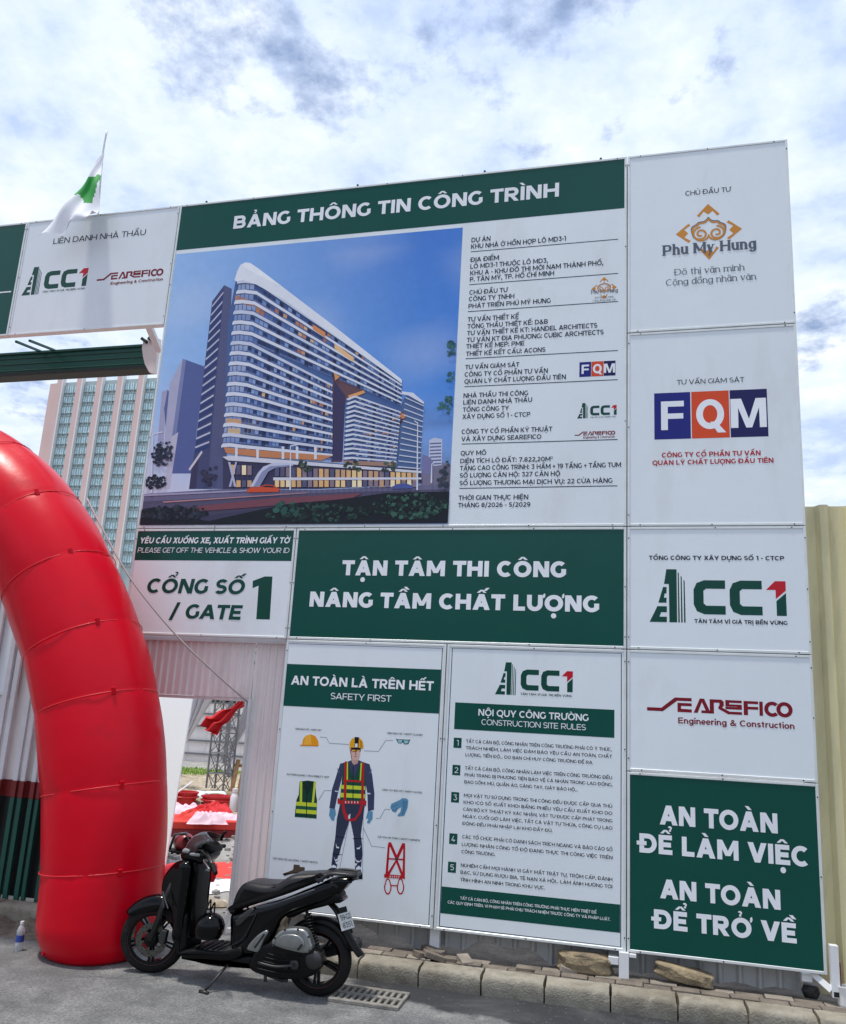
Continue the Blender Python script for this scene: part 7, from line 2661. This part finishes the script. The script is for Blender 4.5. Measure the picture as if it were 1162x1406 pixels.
ux = d.cross(Vector((0, 1, 0))).normalized()
for i in range(140):
    t = .08 + .72 * i / 139
    a = i / 139 * 2 * math.pi * 11
    hl.append(p0 + d * t + (ux * math.cos(a) + Vector((0, 1, 0)) * math.sin(a)) * .026)
sk.tube(hl, .006, 6)
sk.build('shock_absorber', 'black_plastic', SC, smooth=True)
MB().tube([p1 - d * .18, p1], .020, 12).build('shock_body', 'alloy', SC, smooth=True)
# inner fender hump over the rear tyre
ihm = MB()
vs = []
NI = 18
for i in range(NI + 1):
    a = R(25 + 125 * i / NI)
    for u in (-1, -.6, 0, .6, 1):
        r = .292 - .04 * abs(u) ** 3
        vs.append((RW[0] + math.cos(a) * r, CY + .065 * u, RW[2] + math.sin(a) * r))
ihm.add(vs, [(i * 5 + k, i * 5 + k + 1, (i + 1) * 5 + k + 1, (i + 1) * 5 + k) for i in range(NI) for k in range(4)])
ihm.build('inner_fender', 'black_plastic', SC, smooth=True, solid=.006)
# muffler on the far side, stands
MB().tube(spline([(-2.42, CY + .13, .20), (-2.25, CY + .16, .22), (-2.0, CY + .17, .30), (-1.82, CY + .17, .36)], 5), [.03] * 5 + [.05] * 10 + [.035], 14).build('muffler', 'dark_alloy', SC, smooth=True)
MB().tube([(-2.735, -1.005, .175), (-2.80, -1.085, .075), (-2.842, -1.135, .012)], .010, 10).build('side_stand', 'dark_alloy', SC, smooth=True)
MB().tube([(-2.875, -1.135, .014), (-2.80, -1.150, .012)], .013, 10).build('stand_foot', 'dark_alloy', SC, smooth=True)
cst = MB().tube([(-2.44, -1.0, .19), (-2.42, -1.03, .10)], .012, 8)
cst.tube([(-2.55, CY - .06, .14), (-2.32, CY - .08, .10), (-2.28, CY - .10, .115)], .014, 8)
cst.build('centre_stand', 'dark_alloy', SC, smooth=True)
MB().tube([(-2.31, CY - .16, .215), (-2.24, CY - .205, .225)], .013, 10).build('footpeg', 'rubber', SC, smooth=True)

# helmet hanging from the bag hook
HC = Vector((-2.915, -1.01, .410))
hm = thing('helmet', 'glossy black helmet hanging on the scooter above the floorboard', 'helmet', tuple(HC - Vector((0, 0, .12))))
b = MB()


def hel(u, v):
    a = u * 2 * math.pi
    ph = -.62 + v * (math.pi / 2 + .62)
    r = math.cos(ph)
    z = math.sin(ph)
    x = .112 * r * math.cos(a) * (1.06 if math.cos(a) > 0 else 1.0)
    y = .098 * r * math.sin(a)
    return HC + Vector((x * .96 + .10 * z * .12, y, z * .104))


b.grid(hel, 48, 26)
b.build('shell', 'black_gloss', hm, smooth=True, solid=.008)
b = MB()
b.tube([hel(k / 48, 0.0) for k in range(48)], .009, 8, closed=True)
b.build('edge_trim', 'black_plastic', hm, smooth=True)
MB().tube(spline([HC + Vector((-.03, -.03, .10)), HC + Vector((-.02, .02, .19)), (-2.945, -.96, .51)], 5), .006, 8).build('strap', 'black_plastic', hm, smooth=True)
MB().tube(spline([HC + Vector((.03, .0, .10)), HC + Vector((.01, .03, .17)), (-2.945, -.96, .51)], 5), .006, 8).build('strap', 'black_plastic', hm, smooth=True)
MB().lathe(HC + Vector((-.01, -.02, .112)), (0, -.2, 1), [(0, .012), (.012, .01), (.014, 0)], 12).build('buckle', 'alloy', hm, smooth='auto')
MB().tube([(-2.985, -.94, .52), (-2.945, -.96, .525), (-2.930, -.96, .505)], .007, 8).build('bag_hook', 'dark_alloy', SC, smooth=True)
